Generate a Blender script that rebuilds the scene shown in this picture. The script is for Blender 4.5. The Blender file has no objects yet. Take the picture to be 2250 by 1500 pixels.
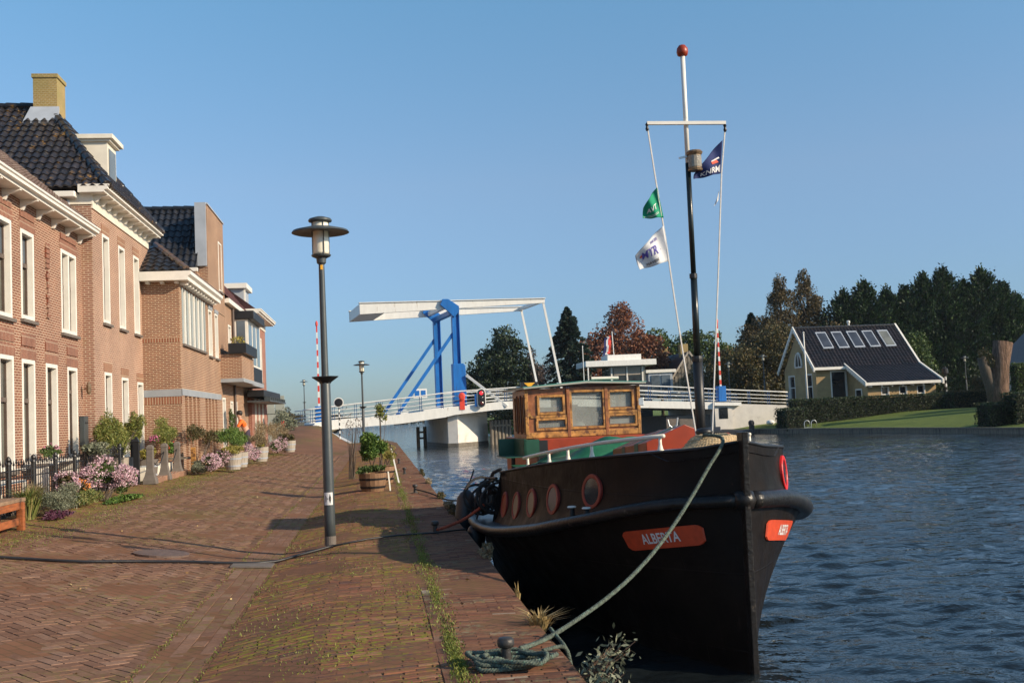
import bpy, bmesh, math, random
import numpy as np
from mathutils import Vector, Matrix
from math import sin, cos, tan, pi, radians, sqrt, atan2, exp
sc = bpy.context.scene
COL = sc.collection
# ---------------------------------------------------------------- camera
TH, PH, RO = radians(7.16), radians(3.72), radians(2.5)
f_ = Vector((sin(TH)*cos(PH), cos(TH)*cos(PH), sin(PH)))
r0 = Vector((cos(TH), -sin(TH), 0)); u0 = r0.cross(f_)
r_ = r0*cos(RO)-u0*sin(RO); u_ = u0*cos(RO)+r0*sin(RO)
cam = bpy.data.cameras.new('camera'); co = bpy.data.objects.new('camera', cam); COL.objects.link(co)
co.matrix_world = Matrix(((r_.x, u_.x, -f_.x, 0), (r_.y, u_.y, -f_.y, 0), (r_.z, u_.z, -f_.z, 1.6), (0, 0, 0, 1)))
cam.lens = 38.4; cam.sensor_width = 36; cam.clip_start = .1; cam.clip_end = 9000
sc.camera = co
# ---------------------------------------------------------------- sky, sun, exposure
SUN_EL, SUN_AZ = radians(24.5), radians(119)
w = bpy.data.worlds.new("World"); sc.world = w; w.use_nodes = True
nt = w.node_tree; bg = nt.nodes['Background']
sky = nt.nodes.new('ShaderNodeTexSky'); sky.sky_type = 'NISHITA'; sky.sun_disc = False
sky.sun_elevation = SUN_EL; sky.sun_rotation = SUN_AZ
sky.air_density = 1.0; sky.dust_density = .45; sky.ozone_density = 2.6
tc = nt.nodes.new('ShaderNodeTexCoord'); sx = nt.nodes.new('ShaderNodeSeparateXYZ'); cr = nt.nodes.new('ShaderNodeValToRGB'); mu = nt.nodes.new('ShaderNodeMixRGB')
nt.links.new(tc.outputs['Generated'], sx.inputs[0]); nt.links.new(sx.outputs['Z'], cr.inputs[0]); mu.blend_type = 'MULTIPLY'; mu.inputs[0].default_value = 1
el = cr.color_ramp.elements; el.new(.5); el.new(.5)      # low haze put into the sky colour as a tint, darker towards the horizon
for q, (p_, c_) in zip(el, [(.0, (.38, .48, .64)), (.06, (.42, .535, .72)), (.207, (.76, .79, .83)), (.36, (.77, 1, 1))]): q.position = p_; q.color = (*c_, 1)
nt.links.new(sky.outputs[0], mu.inputs[1]); nt.links.new(cr.outputs[0], mu.inputs[2]); nt.links.new(mu.outputs[0], bg.inputs[0]); bg.inputs[1].default_value = .15
sd = bpy.data.lights.new('sun', 'SUN'); sd.energy = 4.9; sd.angle = radians(.5); sd.color = (1, .83, .62)
so = bpy.data.objects.new('sun', sd); COL.objects.link(so)
ldir = Vector((-sin(SUN_AZ)*cos(SUN_EL), -cos(SUN_AZ)*cos(SUN_EL), -sin(SUN_EL)))
so.rotation_euler = ldir.to_track_quat('-Z', 'Y').to_euler(); so.location = (60, -20, 40)
sc.view_settings.view_transform = 'Standard'; sc.view_settings.look = 'None'
sc.view_settings.exposure = .22; sc.view_settings.gamma = 1
sc.render.engine = 'CYCLES'
sc.cycles.max_bounces = 6; sc.cycles.transparent_max_bounces = 8
# ---------------------------------------------------------------- materials
def _n(t, ty): return t.nodes.new('ShaderNode'+ty)
def ramp(t, fac, stops):
    r = _n(t, 'ValToRGB'); e = r.color_ramp.elements
    while len(e) < len(stops): e.new(.5)
    for q, (p, c) in zip(e, stops):
        q.position = p; q.color = (*c, 1) if len(c) == 3 else c
    t.links.new(fac, r.inputs[0]); return r.outputs[0]
def mixc(t, fac, a, b, mode='MIX'):
    m = _n(t, 'MixRGB'); m.blend_type = mode
    for i, v in ((0, fac), (1, a), (2, b)):
        if isinstance(v, (int, float)): m.inputs[i].default_value = v
        elif isinstance(v, tuple): m.inputs[i].default_value = (*v[:3], 1)
        else: t.links.new(v, m.inputs[i])
    return m.outputs[0]
def noise(t, scale, detail=3, rough=.55, vec=None, stretch=None):
    n = _n(t, 'TexNoise'); n.inputs['Scale'].default_value = scale; n.inputs['Detail'].default_value = detail
    n.inputs['Roughness'].default_value = rough
    if vec is None: vec = _n(t, 'TexCoord').outputs['Object']
    if stretch:
        mp = _n(t, 'Mapping'); mp.inputs['Scale'].default_value = stretch; t.links.new(vec, mp.inputs[0]); vec = mp.outputs[0]
    t.links.new(vec, n.inputs['Vector']); return n.outputs['Fac']
def bump(t, h, strength=.3, dist=.01, nrm=None):
    b = _n(t, 'Bump'); b.inputs['Strength'].default_value = strength; b.inputs['Distance'].default_value = dist
    t.links.new(h, b.inputs['Height'])
    if nrm: t.links.new(nrm, b.inputs['Normal'])
    return b.outputs[0]
def newmat(name):
    m = bpy.data.materials.new(name); m.use_nodes = True
    return m, m.node_tree, m.node_tree.nodes['Principled BSDF']
def pm(name, col, rough=.6, var=.15, vs=6, bs=60, bst=.15, metal=0, spec=.5, dirt=None, ds=2.5, dth=.6, stretch=None, coat=0, emit=0):
    m, t, p = newmat(name)
    n = noise(t, vs, 4, stretch=stretch)
    c = ramp(t, n, [(.3, tuple(x*(1-var) for x in col)), (.7, tuple(min(1, x*(1+var)) for x in col))])
    if dirt:
        d = ramp(t, noise(t, ds, 6, .65, stretch=stretch), [(dth, (0, 0, 0)), (min(dth+.12, 1), (1, 1, 1))])
        c = mixc(t, d, c, dirt)
    t.links.new(c, p.inputs['Base Color'])
    p.inputs['Roughness'].default_value = rough; p.inputs['Metallic'].default_value = metal
    p.inputs['Specular IOR Level'].default_value = spec; p.inputs['Coat Weight'].default_value = coat
    if bst: t.links.new(bump(t, noise(t, bs, 4, stretch=stretch), bst, .01), p.inputs['Normal'])
    if emit:
        p.inputs['Emission Color'].default_value = (*col, 1); p.inputs['Emission Strength'].default_value = emit
    return m
def brick(name, c1, c2, mortar, bw=.19, rh=.052, ms=.012, algae=None, big=(.55, .75)):
    m, t, p = newmat(name)
    uv = _n(t, 'TexCoord').outputs['UV']
    b = _n(t, 'TexBrick'); b.inputs['Scale'].default_value = 1
    b.inputs['Brick Width'].default_value = bw; b.inputs['Row Height'].default_value = rh
    b.inputs['Mortar Size'].default_value = ms; b.inputs['Mortar Smooth'].default_value = .1; b.inputs['Bias'].default_value = -.1
    b.inputs['Color1'].default_value = (*c1, 1); b.inputs['Color2'].default_value = (*c2, 1); b.inputs['Mortar'].default_value = (*mortar, 1)
    t.links.new(uv, b.inputs[0])
    n1 = noise(t, .8, 5, .6, uv)
    c = mixc(t, 1, b.outputs[0], ramp(t, n1, [(.3, (.78, .76, .76)), (.7, (1.12, 1.1, 1.08))]), 'MULTIPLY')
    n2 = noise(t, 22, 3, .6, uv)
    c = mixc(t, 1, c, ramp(t, n2, [(.3, (.82, .8, .8)), (.7, (1.15, 1.15, 1.15))]), 'MULTIPLY')
    if algae:
        c = mixc(t, ramp(t, noise(t, .6, 4, .6, uv), [(big[0], (0, 0, 0)), (big[1], (.7, .7, .7))]), c, algae)
    t.links.new(c, p.inputs['Base Color']); p.inputs['Roughness'].default_value = .85
    inv = _n(t, 'Math'); inv.operation = 'SUBTRACT'; inv.inputs[0].default_value = 1; t.links.new(b.outputs['Fac'], inv.inputs[1])
    t.links.new(bump(t, inv.outputs[0], .5, .008), p.inputs['Normal'])
    return m
def rndmat(name, stops, rough=.8, moss=None, mth=(.55, .68), ms=1.2, trans=0, bst=.2, spec=.4, fine=30):
    """colour from each piece's own random number (bricks, leaves)"""
    m, t, p = newmat(name)
    a = _n(t, 'Attribute'); a.attribute_name = 'rnd'
    c = ramp(t, a.outputs['Fac'], stops)
    if bst:
        c = mixc(t, 1, c, ramp(t, noise(t, fine, 4, .6), [(.3, (.8, .8, .8)), (.7, (1.15, 1.15, 1.15))]), 'MULTIPLY')
        t.links.new(bump(t, noise(t, fine*2, 3), bst, .005), p.inputs['Normal'])
    if fine == 30 and bst:
        c = mixc(t, 1, c, ramp(t, noise(t, .9, 6, .65), [(.3, (.80, .79, .78)), (.52, (1, 1, 1)), (.75, (1.12, 1.10, 1.06))]), 'MULTIPLY')
    if moss:
        big = ramp(t, noise(t, ms, 6, .7), [(mth[0], (0, 0, 0)), (mth[1], (1, 1, 1))])
        fin = ramp(t, noise(t, 16, 5, .7), [(.47, (0, 0, 0)), (.58, (1, 1, 1))])
        k = mixc(t, 1, big, fin, 'MULTIPLY')
        c = mixc(t, k, c, mixc(t, noise(t, 9), moss[0], moss[1]))
    t.links.new(c, p.inputs['Base Color']); p.inputs['Roughness'].default_value = rough
    p.inputs['Specular IOR Level'].default_value = spec
    if trans:
        out = t.nodes['Material Output']; tr = _n(t, 'BsdfTranslucent'); t.links.new(c, tr.inputs[0])
        mx = _n(t, 'MixShader'); mx.inputs[0].default_value = trans
        t.links.new(p.outputs[0], mx.inputs[1]); t.links.new(tr.outputs[0], mx.inputs[2]); t.links.new(mx.outputs[0], out.inputs[0])
    return m
def glassmat(name, col, rough=.06, spec=.6):
    m, t, p = newmat(name)
    t.links.new(ramp(t, noise(t, .9, 3), [(.35, tuple(x*.7 for x in col)), (.65, tuple(x*1.2 for x in col))]), p.inputs['Base Color'])
    p.inputs['Roughness'].default_value = rough; p.inputs['Specular IOR Level'].default_value = spec
    return m
M = {}
M['white'] = pm('white_paint', (.78, .74, .66), .45, .06, 4, dirt=(.55, .50, .42), ds=3, dth=.66, bst=.05)
M['cream'] = pm('cream_paint', (.76, .70, .58), .5, .06, 4, bst=.05)
M['bridgewhite'] = pm('bridge_white_paint', (.80, .78, .72), .45, .06, 2, dirt=(.46, .38, .29), ds=2.2, dth=.62, bst=.04, stretch=(2, 2, .5))
M['blue'] = pm('bridge_blue_paint', (.012, .15, .48), .42, .18, 1.5, bst=.06, dirt=(.03, .08, .22), ds=2.5, dth=.6, stretch=(2, 2, .4))
M['black'] = pm('black_steel', (.012, .012, .013), .45, .3, 5, bst=.08)
def hullmat():
    m, t, p = newmat('tarred_hull')
    ob = _n(t, 'TexCoord').outputs['Object']; uv = _n(t, 'TexCoord').outputs['UV']
    c = ramp(t, noise(t, 2.2, 5, .6), [(.3, (.007, .0052, .0045)), (.7, (.015, .011, .009))])
    c = mixc(t, ramp(t, noise(t, 6, 6, .7, ob, (2.2, 2.2, .25)), [(.60, (0, 0, 0)), (.75, (.8, .8, .8))]), c, (.034, .024, .019))
    c = mixc(t, ramp(t, noise(t, 9, 5, .7), [(.68, (0, 0, 0)), (.74, (.7, .7, .7))]), c, (.085, .045, .025))
    t.links.new(c, p.inputs['Base Color']); p.inputs['Specular IOR Level'].default_value = .12
    t.links.new(ramp(t, noise(t, 5, 4, .6), [(.3, (.36, .36, .36)), (.7, (.6, .6, .6))]), p.inputs['Roughness'])
    b = _n(t, 'TexBrick'); b.inputs['Scale'].default_value = 1; b.inputs['Brick Width'].default_value = 1.9; b.inputs['Row Height'].default_value = .72; b.inputs['Mortar Size'].default_value = .009
    b.inputs['Mortar Smooth'].default_value = .6; t.links.new(uv, b.inputs[0])
    n1 = bump(t, b.outputs['Fac'], .5, .006); n2 = bump(t, noise(t, 3.2, 3), .5, .03, n1); t.links.new(bump(t, noise(t, 45, 4), .2, .004, n2), p.inputs['Normal'])
    return m
M['hull'] = hullmat()
M['strake'] = pm('worn_strake', (.016, .014, .013), .32, .4, 8, bs=25, bst=.7, spec=.3, dirt=(.10, .08, .065), ds=14, dth=.62)
M['deck'] = pm('deck_paint', (.045, .048, .055), .35, .25, 6, bst=.1)
M['iron'] = pm('cast_iron', (.035, .032, .03), .5, .3, 14, bst=.4, dirt=(.10, .06, .04), ds=20, dth=.6)
M['green'] = pm('green_paint', (.012, .07, .04), .45, .2, 5, bst=.08)
M['tarp'] = pm('green_tarpaulin', (.02, .15, .07), .5, .5, 3, bs=6, bst=.9)
M['red'] = pm('red_paint', (.30, .036, .009), .4, .15, 6, bst=.08)
M['board'] = pm('name_board_red', (.55, .06, .018), .5, .15, 14, bst=.1, dirt=(.1, .02, .015), ds=16, dth=.68)
M['lettering'] = pm('lettering_white', (.72, .70, .68), .6, .05, 4, bst=0)
M['wood'] = pm('weathered_varnish', (.26, .095, .035), .4, .45, 10, bs=30, bst=.3, stretch=(1, 1, 1), dirt=(.40, .22, .06), ds=6, dth=.56)
M['woodyel'] = pm('bare_varnish', (.42, .20, .05), .45, .5, 9, bs=30, bst=.3, dirt=(.10, .04, .02), ds=11, dth=.50)
M['wooddark'] = pm('dark_varnish', (.13, .05, .025), .4, .35, 9, bst=.2)
M['bench'] = pm('bench_wood', (.33, .10, .03), .6, .3, 6, bs=30, bst=.3, stretch=(1, 1, 6), dirt=(.16, .12, .09), ds=4, dth=.62)
M['benchtop'] = pm('bench_top_wood', (.27, .17, .10), .7, .3, 8, bst=.3, stretch=(4, 1, 1))
M['barrel'] = pm('barrel_oak', (.22, .12, .06), .7, .3, 5, bst=.4, stretch=(6, 6, .6))
M['barrelgrey'] = pm('grey_barrel_oak', (.36, .31, .25), .75, .25, 5, bst=.4, stretch=(6, 6, .6))
M['pile'] = pm('grey_timber', (.20, .17, .13), .8, .35, 4, bst=.5, stretch=(6, 6, .5), dirt=(.04, .035, .03), ds=1.5, dth=.55)
M['bark'] = pm('bark', (.10, .075, .055), .9, .4, 6, bs=18, bst=.9, stretch=(4, 4, .8))
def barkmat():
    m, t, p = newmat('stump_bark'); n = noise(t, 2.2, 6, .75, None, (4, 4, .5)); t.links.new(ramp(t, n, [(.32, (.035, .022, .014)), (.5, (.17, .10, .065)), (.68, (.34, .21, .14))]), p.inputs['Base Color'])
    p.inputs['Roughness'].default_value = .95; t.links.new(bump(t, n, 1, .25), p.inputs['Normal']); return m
M['barkred'] = barkmat()  # rough reddish-brown bark, streaked darker and paler along the stem
M['concrete'] = pm('concrete', (.62, .58, .52), .8, .08, 2, bst=.2, dirt=(.40, .37, .33), ds=.9, dth=.58)
M['pier'] = pm('pier_concrete', (.70, .66, .60), .7, .06, 2, bst=.15, dirt=(.50, .45, .38), ds=.6, dth=.55)
M['piertide'] = pm('pier_wet_foot', (.16, .14, .11), .6, .3, 4, bst=.2)
M['quaywall'] = brick('quay_wall_brick', (.13, .07, .05), (.07, .045, .035), (.10, .09, .07), algae=(.05, .06, .03))
M['stone'] = pm('grey_stone', (.15, .125, .105), .8, .15, 6, bst=.3)
M['zinc'] = pm('zinc', (.38, .41, .45), .45, .12, 2, bst=.05)
M['greyband'] = pm('grey_lintel', (.30, .32, .34), .6, .08, 2, bst=.05)
M['greyboard'] = pm('grey_boarding', (.34, .37, .36), .6, .08, 2, bst=.05)
M['lamp'] = pm('lamp_grey_green', (.055, .065, .068), .42, .15, 5, bst=.08, dirt=(.12, .12, .11), ds=7, dth=.68)
M['lampglass'] = pm('lantern_glass', (.80, .74, .58), .2, .2, 6, bst=.05, coat=.6)
M['diffuser'] = pm('lamp_diffuser', (.74, .66, .48), .3, .1, 6, bst=0)
M['sash'] = pm('sash_brown', (.10, .07, .055), .45, .2, 4, bst=.05)
M['glass'] = glassmat('window_glass', (.10, .13, .16))
M['glassdark'] = glassmat('dark_window_glass', (.018, .022, .026))
M['curtain'] = glassmat('curtained_glass', (.17, .175, .15), .10)
M['blind'] = glassmat('blind_glass', (.09, .09, .08), .1)
def clearglass():
    m, t, p = newmat('cabin_glass'); out = t.nodes['Material Output']; tr = _n(t, 'BsdfTransparent'); tr.inputs[0].default_value = (.86, .90, .88, 1)
    p.inputs['Base Color'].default_value = (.42, .44, .42, 1); p.inputs['Roughness'].default_value = .07
    mx = _n(t, 'MixShader'); t.links.new(ramp(t, noise(t, 2.5, 3), [(.3, (.30, .30, .30)), (.7, (.55, .55, .55))]), mx.inputs[0]); t.links.new(tr.outputs[0], mx.inputs[1]); t.links.new(p.outputs[0], mx.inputs[2]); t.links.new(mx.outputs[0], out.inputs[0])
    return m
M['cabin'] = clearglass()
M['skylight'] = glassmat('skylight_glass', (.05, .06, .08), .28, .2)
M['fabric_pink'] = pm('signal_red', (.75, .03, .03), .4, .1, 5, bst=0)
M['rope'] = pm('green_rope', (.09, .11, .085), .9, .6, 40, bs=90, bst=.8, dirt=(.13, .26, .20), ds=45, dth=.56)
M['ropebeige'] = pm('beige_rope', (.50, .36, .20), .85, .25, 30, bst=.4)
M['ropered'] = pm('red_rope', (.40, .07, .03), .85, .3, 30, bst=.4)
M['ropedark'] = pm('dark_rope', (.03, .027, .025), .9, .3, 30, bst=.4)
M['line'] = pm('white_line', (.72, .68, .62), .7, .1, 20, bst=0)
M['rubber'] = pm('fender_rubber', (.02, .02, .022), .45, .3, 8, bst=.2)
M['orange'] = pm('orange_cloth', (.85, .16, .02), .8, .12, 14, bst=.2)
M['trousers'] = pm('dark_trousers', (.05, .035, .06), .85, .2, 14, bst=.2)
M['skin'] = pm('skin', (.50, .28, .19), .55, .06, 14, bst=0)
M['hair'] = pm('hair', (.02, .014, .01), .6, .3, 40, bst=.4)
M['alu'] = pm('bare_steel', (.55, .56, .56), .35, .1, 10, metal=.7, bst=.05)
M['brass'] = pm('old_brass', (.22, .15, .09), .4, .4, 14, metal=.4, bst=.2)
M['yellow'] = pm('yellow_paint', (.85, .42, .02), .5, .08, 5, bst=0)
M['signgreen'] = pm('sign_back', (.36, .38, .33), .5, .1, 3, bst=0)
M['soil'] = pm('soil', (.06, .045, .03), .95, .4, 9, bst=.6)
M['navy'] = pm('navy_cloth', (.012, .025, .12), .8, .15, 10, bst=.2)
M['flaggreen'] = pm('green_cloth', (.0, .26, .13), .8, .1, 10, bst=.2)
M['flagwhite'] = pm('white_cloth', (.66, .66, .66), .8, .06, 10, bst=.2)
M['purple'] = pm('purple_print', (.10, .08, .33), .8, .1, 10, bst=0)
M['flagred'] = pm('orange_red_print', (.62, .10, .06), .8, .1, 10, bst=0)
M['br1'] = brick('red_brown_brick', (.235, .075, .040), (.15, .045, .026), (.46, .33, .23))
M['br2'] = brick('pink_brick', (.30, .125, .08), (.235, .09, .058), (.52, .40, .29), algae=(.36, .27, .10), big=(.60, .82))
M['br3'] = brick('brown_orange_brick', (.26, .10, .052), (.175, .062, .034), (.48, .36, .24))
M['br5'] = brick('dark_red_brick', (.30, .07, .04), (.23, .05, .03), (.42, .27, .20))
M['bryel'] = brick('yellow_brick', (.36, .24, .07), (.29, .19, .055), (.40, .32, .16), bw=.1, rh=.05, algae=(.20, .20, .06), big=(.5, .7))
M['brhouse'] = brick('ochre_brick', (.42, .28, .115), (.35, .22, .09), (.45, .35, .19))
M['soldier'] = brick('soldier_brick', (.24, .078, .042), (.18, .055, .032), (.40, .28, .2), bw=.075, rh=.25)
M['soldier3'] = brick('soldier_brick_orange', (.29, .115, .06), (.21, .08, .042), (.44, .33, .22), bw=.075, rh=.25)
def tilemat(name, a, b, lichen=None):
    m, t, p = newmat(name)
    n = noise(t, 3.5, 5, .6); at = _n(t, 'Attribute'); at.attribute_name = 'rnd'
    c = mixc(t, 1, ramp(t, at.outputs['Fac'], [(0, a), (1, b)]), ramp(t, n, [(.3, (.75, .75, .75)), (.7, (1.3, 1.3, 1.3))]), 'MULTIPLY')
    if lichen:
        k = mixc(t, 1, ramp(t, noise(t, 1.1, 4, .6), [(.50, (0, 0, 0)), (.66, (1, 1, 1))]), ramp(t, noise(t, 9, 4, .7), [(.55, (0, 0, 0)), (.63, (.8, .8, .8))]), 'MULTIPLY')
        c = mixc(t, k, c, lichen)
        k2 = ramp(t, noise(t, 14, 5, .7), [(.58, (0, 0, 0)), (.66, (.6, .6, .6))]); c = mixc(t, k2, c, (.20, .17, .12))
    t.links.new(c, p.inputs['Base Color']); p.inputs['Roughness'].default_value = .32
    return m
M['tileblack'] = tilemat('black_pantiles', (.016, .015, .017), (.035, .03, .032), (.42, .22, .03))
M['tileglaze'] = tilemat('glazed_black_pantiles', (.014, .015, .018), (.028, .028, .032))
M['tileold'] = tilemat('old_brown_tiles', (.13, .085, .065), (.20, .14, .11), (.22, .20, .08))
M['tilered'] = tilemat('mottled_red_tiles', (.05, .022, .02), (.13, .05, .035))
M['tilehouse'] = tilemat('dark_brown_pantiles', (.010, .009, .009), (.028, .020, .018))
# ---------------------------------------------------------------- object helpers
ORG = {}
def tag(o, label=None, cat=None, group=None, kind=None):
    for k, v in (('label', label), ('category', cat), ('group', group), ('kind', kind)):
        if v: o[k] = v
    return o
def thing(name, label, cat, loc=(0, 0, 0), group=None):
    o = bpy.data.objects.new(name, None); o.empty_display_size = .2; COL.objects.link(o)
    o.location = loc; ORG[o] = Vector(loc); return tag(o, label, cat, group)
def rx_dup(o, parent=None):
    c = o.copy(); COL.objects.link(c); c.parent = parent
    for ch in list(o.children): rx_dup(ch, c)
    return c
def dup(root, loc, rz=0, label=None, scale=1):
    c = rx_dup(root); c.location = loc; c.rotation_euler = (0, 0, rz); c.scale = (scale,)*3
    if label: c['label'] = label
    ORG[c] = Vector(loc); return c
def link(name, me, parent=None):
    o = bpy.data.objects.new(name, me); COL.objects.link(o)
    if parent is not None: o.parent = parent
    ORG[o] = ORG[parent].copy() if parent is not None else Vector((0, 0, 0))
    return o
class MB:
    def __init__(s): s.v = []; s.f = []; s.mi = []; s.m = 0; s.ms = []
    def use(s, mat):
        if mat not in s.ms: s.ms.append(mat)
        s.m = s.ms.index(mat); return s
    def add(s, vs, fs):
        b = len(s.v); s.v += [tuple(p) for p in vs]
        for f in fs: s.f.append([b+i for i in f]); s.mi.append(s.m)
        return s
    def box(s, a, b, X=None):
        (x0, y0, z0), (x1, y1, z1) = a, b
        p = [(x, y, z) for z in (z0, z1) for y in (y0, y1) for x in (x0, x1)]
        if X: p = [X(*q) for q in p]
        return s.add(p, [(0, 2, 3, 1), (4, 5, 7, 6), (0, 1, 5, 4), (2, 6, 7, 3), (0, 4, 6, 2), (1, 3, 7, 5)])
    def tube(s, pts, r, n=8, cap=True):
        pts = [Vector(p) for p in pts]; rs = r if isinstance(r, (list, tuple)) else [r]*len(pts)
        rings = []; up = None
        for i, p in enumerate(pts):
            d = (pts[min(i+1, len(pts)-1)]-pts[max(i-1, 0)]).normalized()
            if up is None: up = Vector((0, 0, 1)) if abs(d.z) < .9 else Vector((1, 0, 0))
            a = d.cross(up).normalized(); b = a.cross(d).normalized(); up = b
            rings.append([p+(a*cos(2*pi*k/n)+b*sin(2*pi*k/n))*rs[i] for k in range(n)])
        vs = [q for g in rings for q in g]; fs = []
        for i in range(len(pts)-1):
            for k in range(n): fs.append((i*n+k, i*n+(k+1) % n, (i+1)*n+(k+1) % n, (i+1)*n+k))
        if cap: fs += [tuple(range(n))[::-1], tuple((len(pts)-1)*n+k for k in range(n))]
        return s.add(vs, fs)
    def lathe(s, prof, c=(0, 0, 0), n=20, X=None, sq=False):
        vs = []; fs = []
        for r, z in prof:
            for k in range(n):
                a = 2*pi*k/n+(pi/4 if sq else 0); q = (c[0]+r*cos(a), c[1]+r*sin(a), c[2]+z); vs.append(X(*q) if X else q)
        for i in range(len(prof)-1):
            for k in range(n): fs.append((i*n+k, i*n+(k+1) % n, (i+1)*n+(k+1) % n, (i+1)*n+k))
        fs += [tuple(range(n))[::-1], tuple((len(prof)-1)*n+k for k in range(n))]
        return s.add(vs, fs)
    def prism(s, poly, a, b, X=None):
        """poly of (p,q) extruded from a to b along the third axis; X maps (p,q,t)"""
        n = len(poly); vs = [X(p, q, t) for t in (a, b) for p, q in poly]
        return s.add(vs, [tuple(range(n))[::-1], tuple(range(n, 2*n))]+[(i, (i+1) % n, n+(i+1) % n, n+i) for i in range(n)])
    def bar(s, p, q, wd, h, up=(0, 0, 1)):
        p = Vector(p); q = Vector(q); d = (q-p).normalized(); up = (0, 1, 0) if abs(d.dot(Vector(up))) > .98 else up; a = d.cross(Vector(up)).normalized(); b = a.cross(d).normalized()
        vs = [c+a*i*wd/2+b*j*h/2 for c in (p, q) for i, j in ((-1, -1), (1, -1), (1, 1), (-1, 1))]
        return s.add(vs, [(3, 2, 1, 0), (4, 5, 6, 7)]+[(i, (i+1) % 4, 4+(i+1) % 4, 4+i) for i in range(4)])
    def grid(s, P, nu, nv):
        vs = [P(i/nu, j/nv) for j in range(nv+1) for i in range(nu+1)]
        return s.add(vs, [(j*(nu+1)+i, j*(nu+1)+i+1, (j+1)*(nu+1)+i+1, (j+1)*(nu+1)+i) for j in range(nv) for i in range(nu)])
    def build(s, name, mat=None, parent=None, smooth=False, bev=0, uv=True, merge=False, auto=None, solid=0, recalc=True, rnd=None, uvax=None):
        me = bpy.data.meshes.new(name); org = ORG[parent] if parent is not None else Vector((0, 0, 0))
        me.from_pydata([Vector(p)-org for p in s.v], [], s.f)
        for m in (s.ms or [M[mat] if isinstance(mat, str) else mat]): me.materials.append(M[m] if isinstance(m, str) else m)
        me.polygons.foreach_set('material_index', s.mi)
        if rnd is not None:
            at = me.attributes.new('rnd', 'FLOAT', 'FACE'); at.data.foreach_set('value', rnd)
        if bev or merge or recalc:
            b = bmesh.new(); b.from_mesh(me)
            if merge: bmesh.ops.remove_doubles(b, verts=b.verts, dist=1e-4)
            if recalc: bmesh.ops.recalc_face_normals(b, faces=b.faces)
            if bev:
                es = [e for e in b.edges if len(e.link_faces) == 2 and e.calc_face_angle(0) > .6]
                bmesh.ops.bevel(b, geom=es, offset=bev, segments=2, affect='EDGES', profile=.5)
            b.to_mesh(me); b.free()
        if smooth: me.polygons.foreach_set('use_smooth', [True]*len(me.polygons))
        if uv:
            u = me.uv_layers.new(name='uv'); vv = me.vertices; ls = me.loops
            for p in me.polygons:
                n = p.normal; ax = max(range(3), key=lambda k: abs(n[k]))
                for li in p.loop_indices:
                    c = vv[ls[li].vertex_index].co+org
                    u.data[li].uv = (c.y, c.z) if ax == 0 else (c.x, c.z) if ax == 1 else (c.x, c.y)
        o = link(name, me, parent)
        if auto is not None: me.set_sharp_from_angle(angle=radians(auto)) if hasattr(me, 'set_sharp_from_angle') else None
        if solid:
            md = o.modifiers.new('s', 'SOLIDIFY'); md.thickness = solid; md.offset = 0
        return o
def npmesh(name, V, nper, mat, parent=None, rnd=None, smooth=False):
    """V: (k*nper,3) world-space numpy verts, faces of nper verts each"""
    org = np.array(ORG[parent]) if parent is not None else np.zeros(3)
    V = (V-org).astype(np.float32); k = len(V)//nper
    me = bpy.data.meshes.new(name); me.vertices.add(len(V)); me.vertices.foreach_set('co', V.ravel())
    me.loops.add(len(V)); me.loops.foreach_set('vertex_index', np.arange(len(V), dtype=np.int32))
    me.polygons.add(k); me.polygons.foreach_set('loop_start', np.arange(0, len(V), nper, dtype=np.int32))
    me.polygons.foreach_set('loop_total', np.full(k, nper, dtype=np.int32))
    me.update(calc_edges=True)
    at = me.attributes.new('rnd', 'FLOAT', 'FACE'); at.data.foreach_set('value', np.asarray(rnd if rnd is not None else np.random.rand(k), dtype=np.float32))
    me.materials.append(M[mat] if isinstance(mat, str) else mat)
    return link(name, me, parent)
def rot_frames(rs, k, upbias=0.):
    n = rs.normal(size=(k, 3)); n[:, 2] += upbias; n /= np.linalg.norm(n, axis=1)[:, None]
    a = np.cross(n, rs.normal(size=(k, 3))); a /= np.linalg.norm(a, axis=1)[:, None]
    return n, a, np.cross(n, a)
def leaves(name, C, size, mat, parent=None, seed=1, aspect=.55, jitter=.4, upbias=.4, rnd=None, direction=None):
    rs = np.random.RandomState(seed); k = len(C)
    n, a, b = rot_frames(rs, k, upbias)
    if direction is not None:
        a = direction/np.linalg.norm(direction, axis=1)[:, None]; b = np.cross(a, rs.normal(size=(k, 3))); b /= np.linalg.norm(b, axis=1)[:, None]
    s = size*(1+jitter*rs.uniform(-1, 1, k))[:, None]
    V = np.stack([C-a*s*.5, C+b*s*aspect*.5, C+a*s*.5, C-b*s*aspect*.5], 1).reshape(-1, 3)
    return npmesh(name, V, 4, mat, parent, rnd if rnd is not None else rs.rand(k))
def srnd(seed=0): return np.random.RandomState(seed)
def lobes_points(rs, lobes, n, shell=.55, gaps=.25):
    """points near the surfaces of many small clumps inside the given big ellipsoids (cx,cy,cz,rx,ry,rz)"""
    L = np.array(lobes, float); vol = L[:, 3]*L[:, 4]*L[:, 5]; pk = rs.choice(len(L), n, p=vol**.7/np.sum(vol**.7))
    d = rs.normal(size=(n, 3)); d /= np.linalg.norm(d, axis=1)[:, None]
    r = shell+(1-shell)*rs.rand(n)**.6
    wob = 1+.16*np.sin(d[:, 0]*5+pk*1.7)*np.cos(d[:, 1]*6+pk)+.12*np.sin(d[:, 2]*7+pk*2.1+d[:, 0]*3)
    return L[pk, :3]+d*L[pk, 3:]*(r*wob)[:, None]
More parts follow.
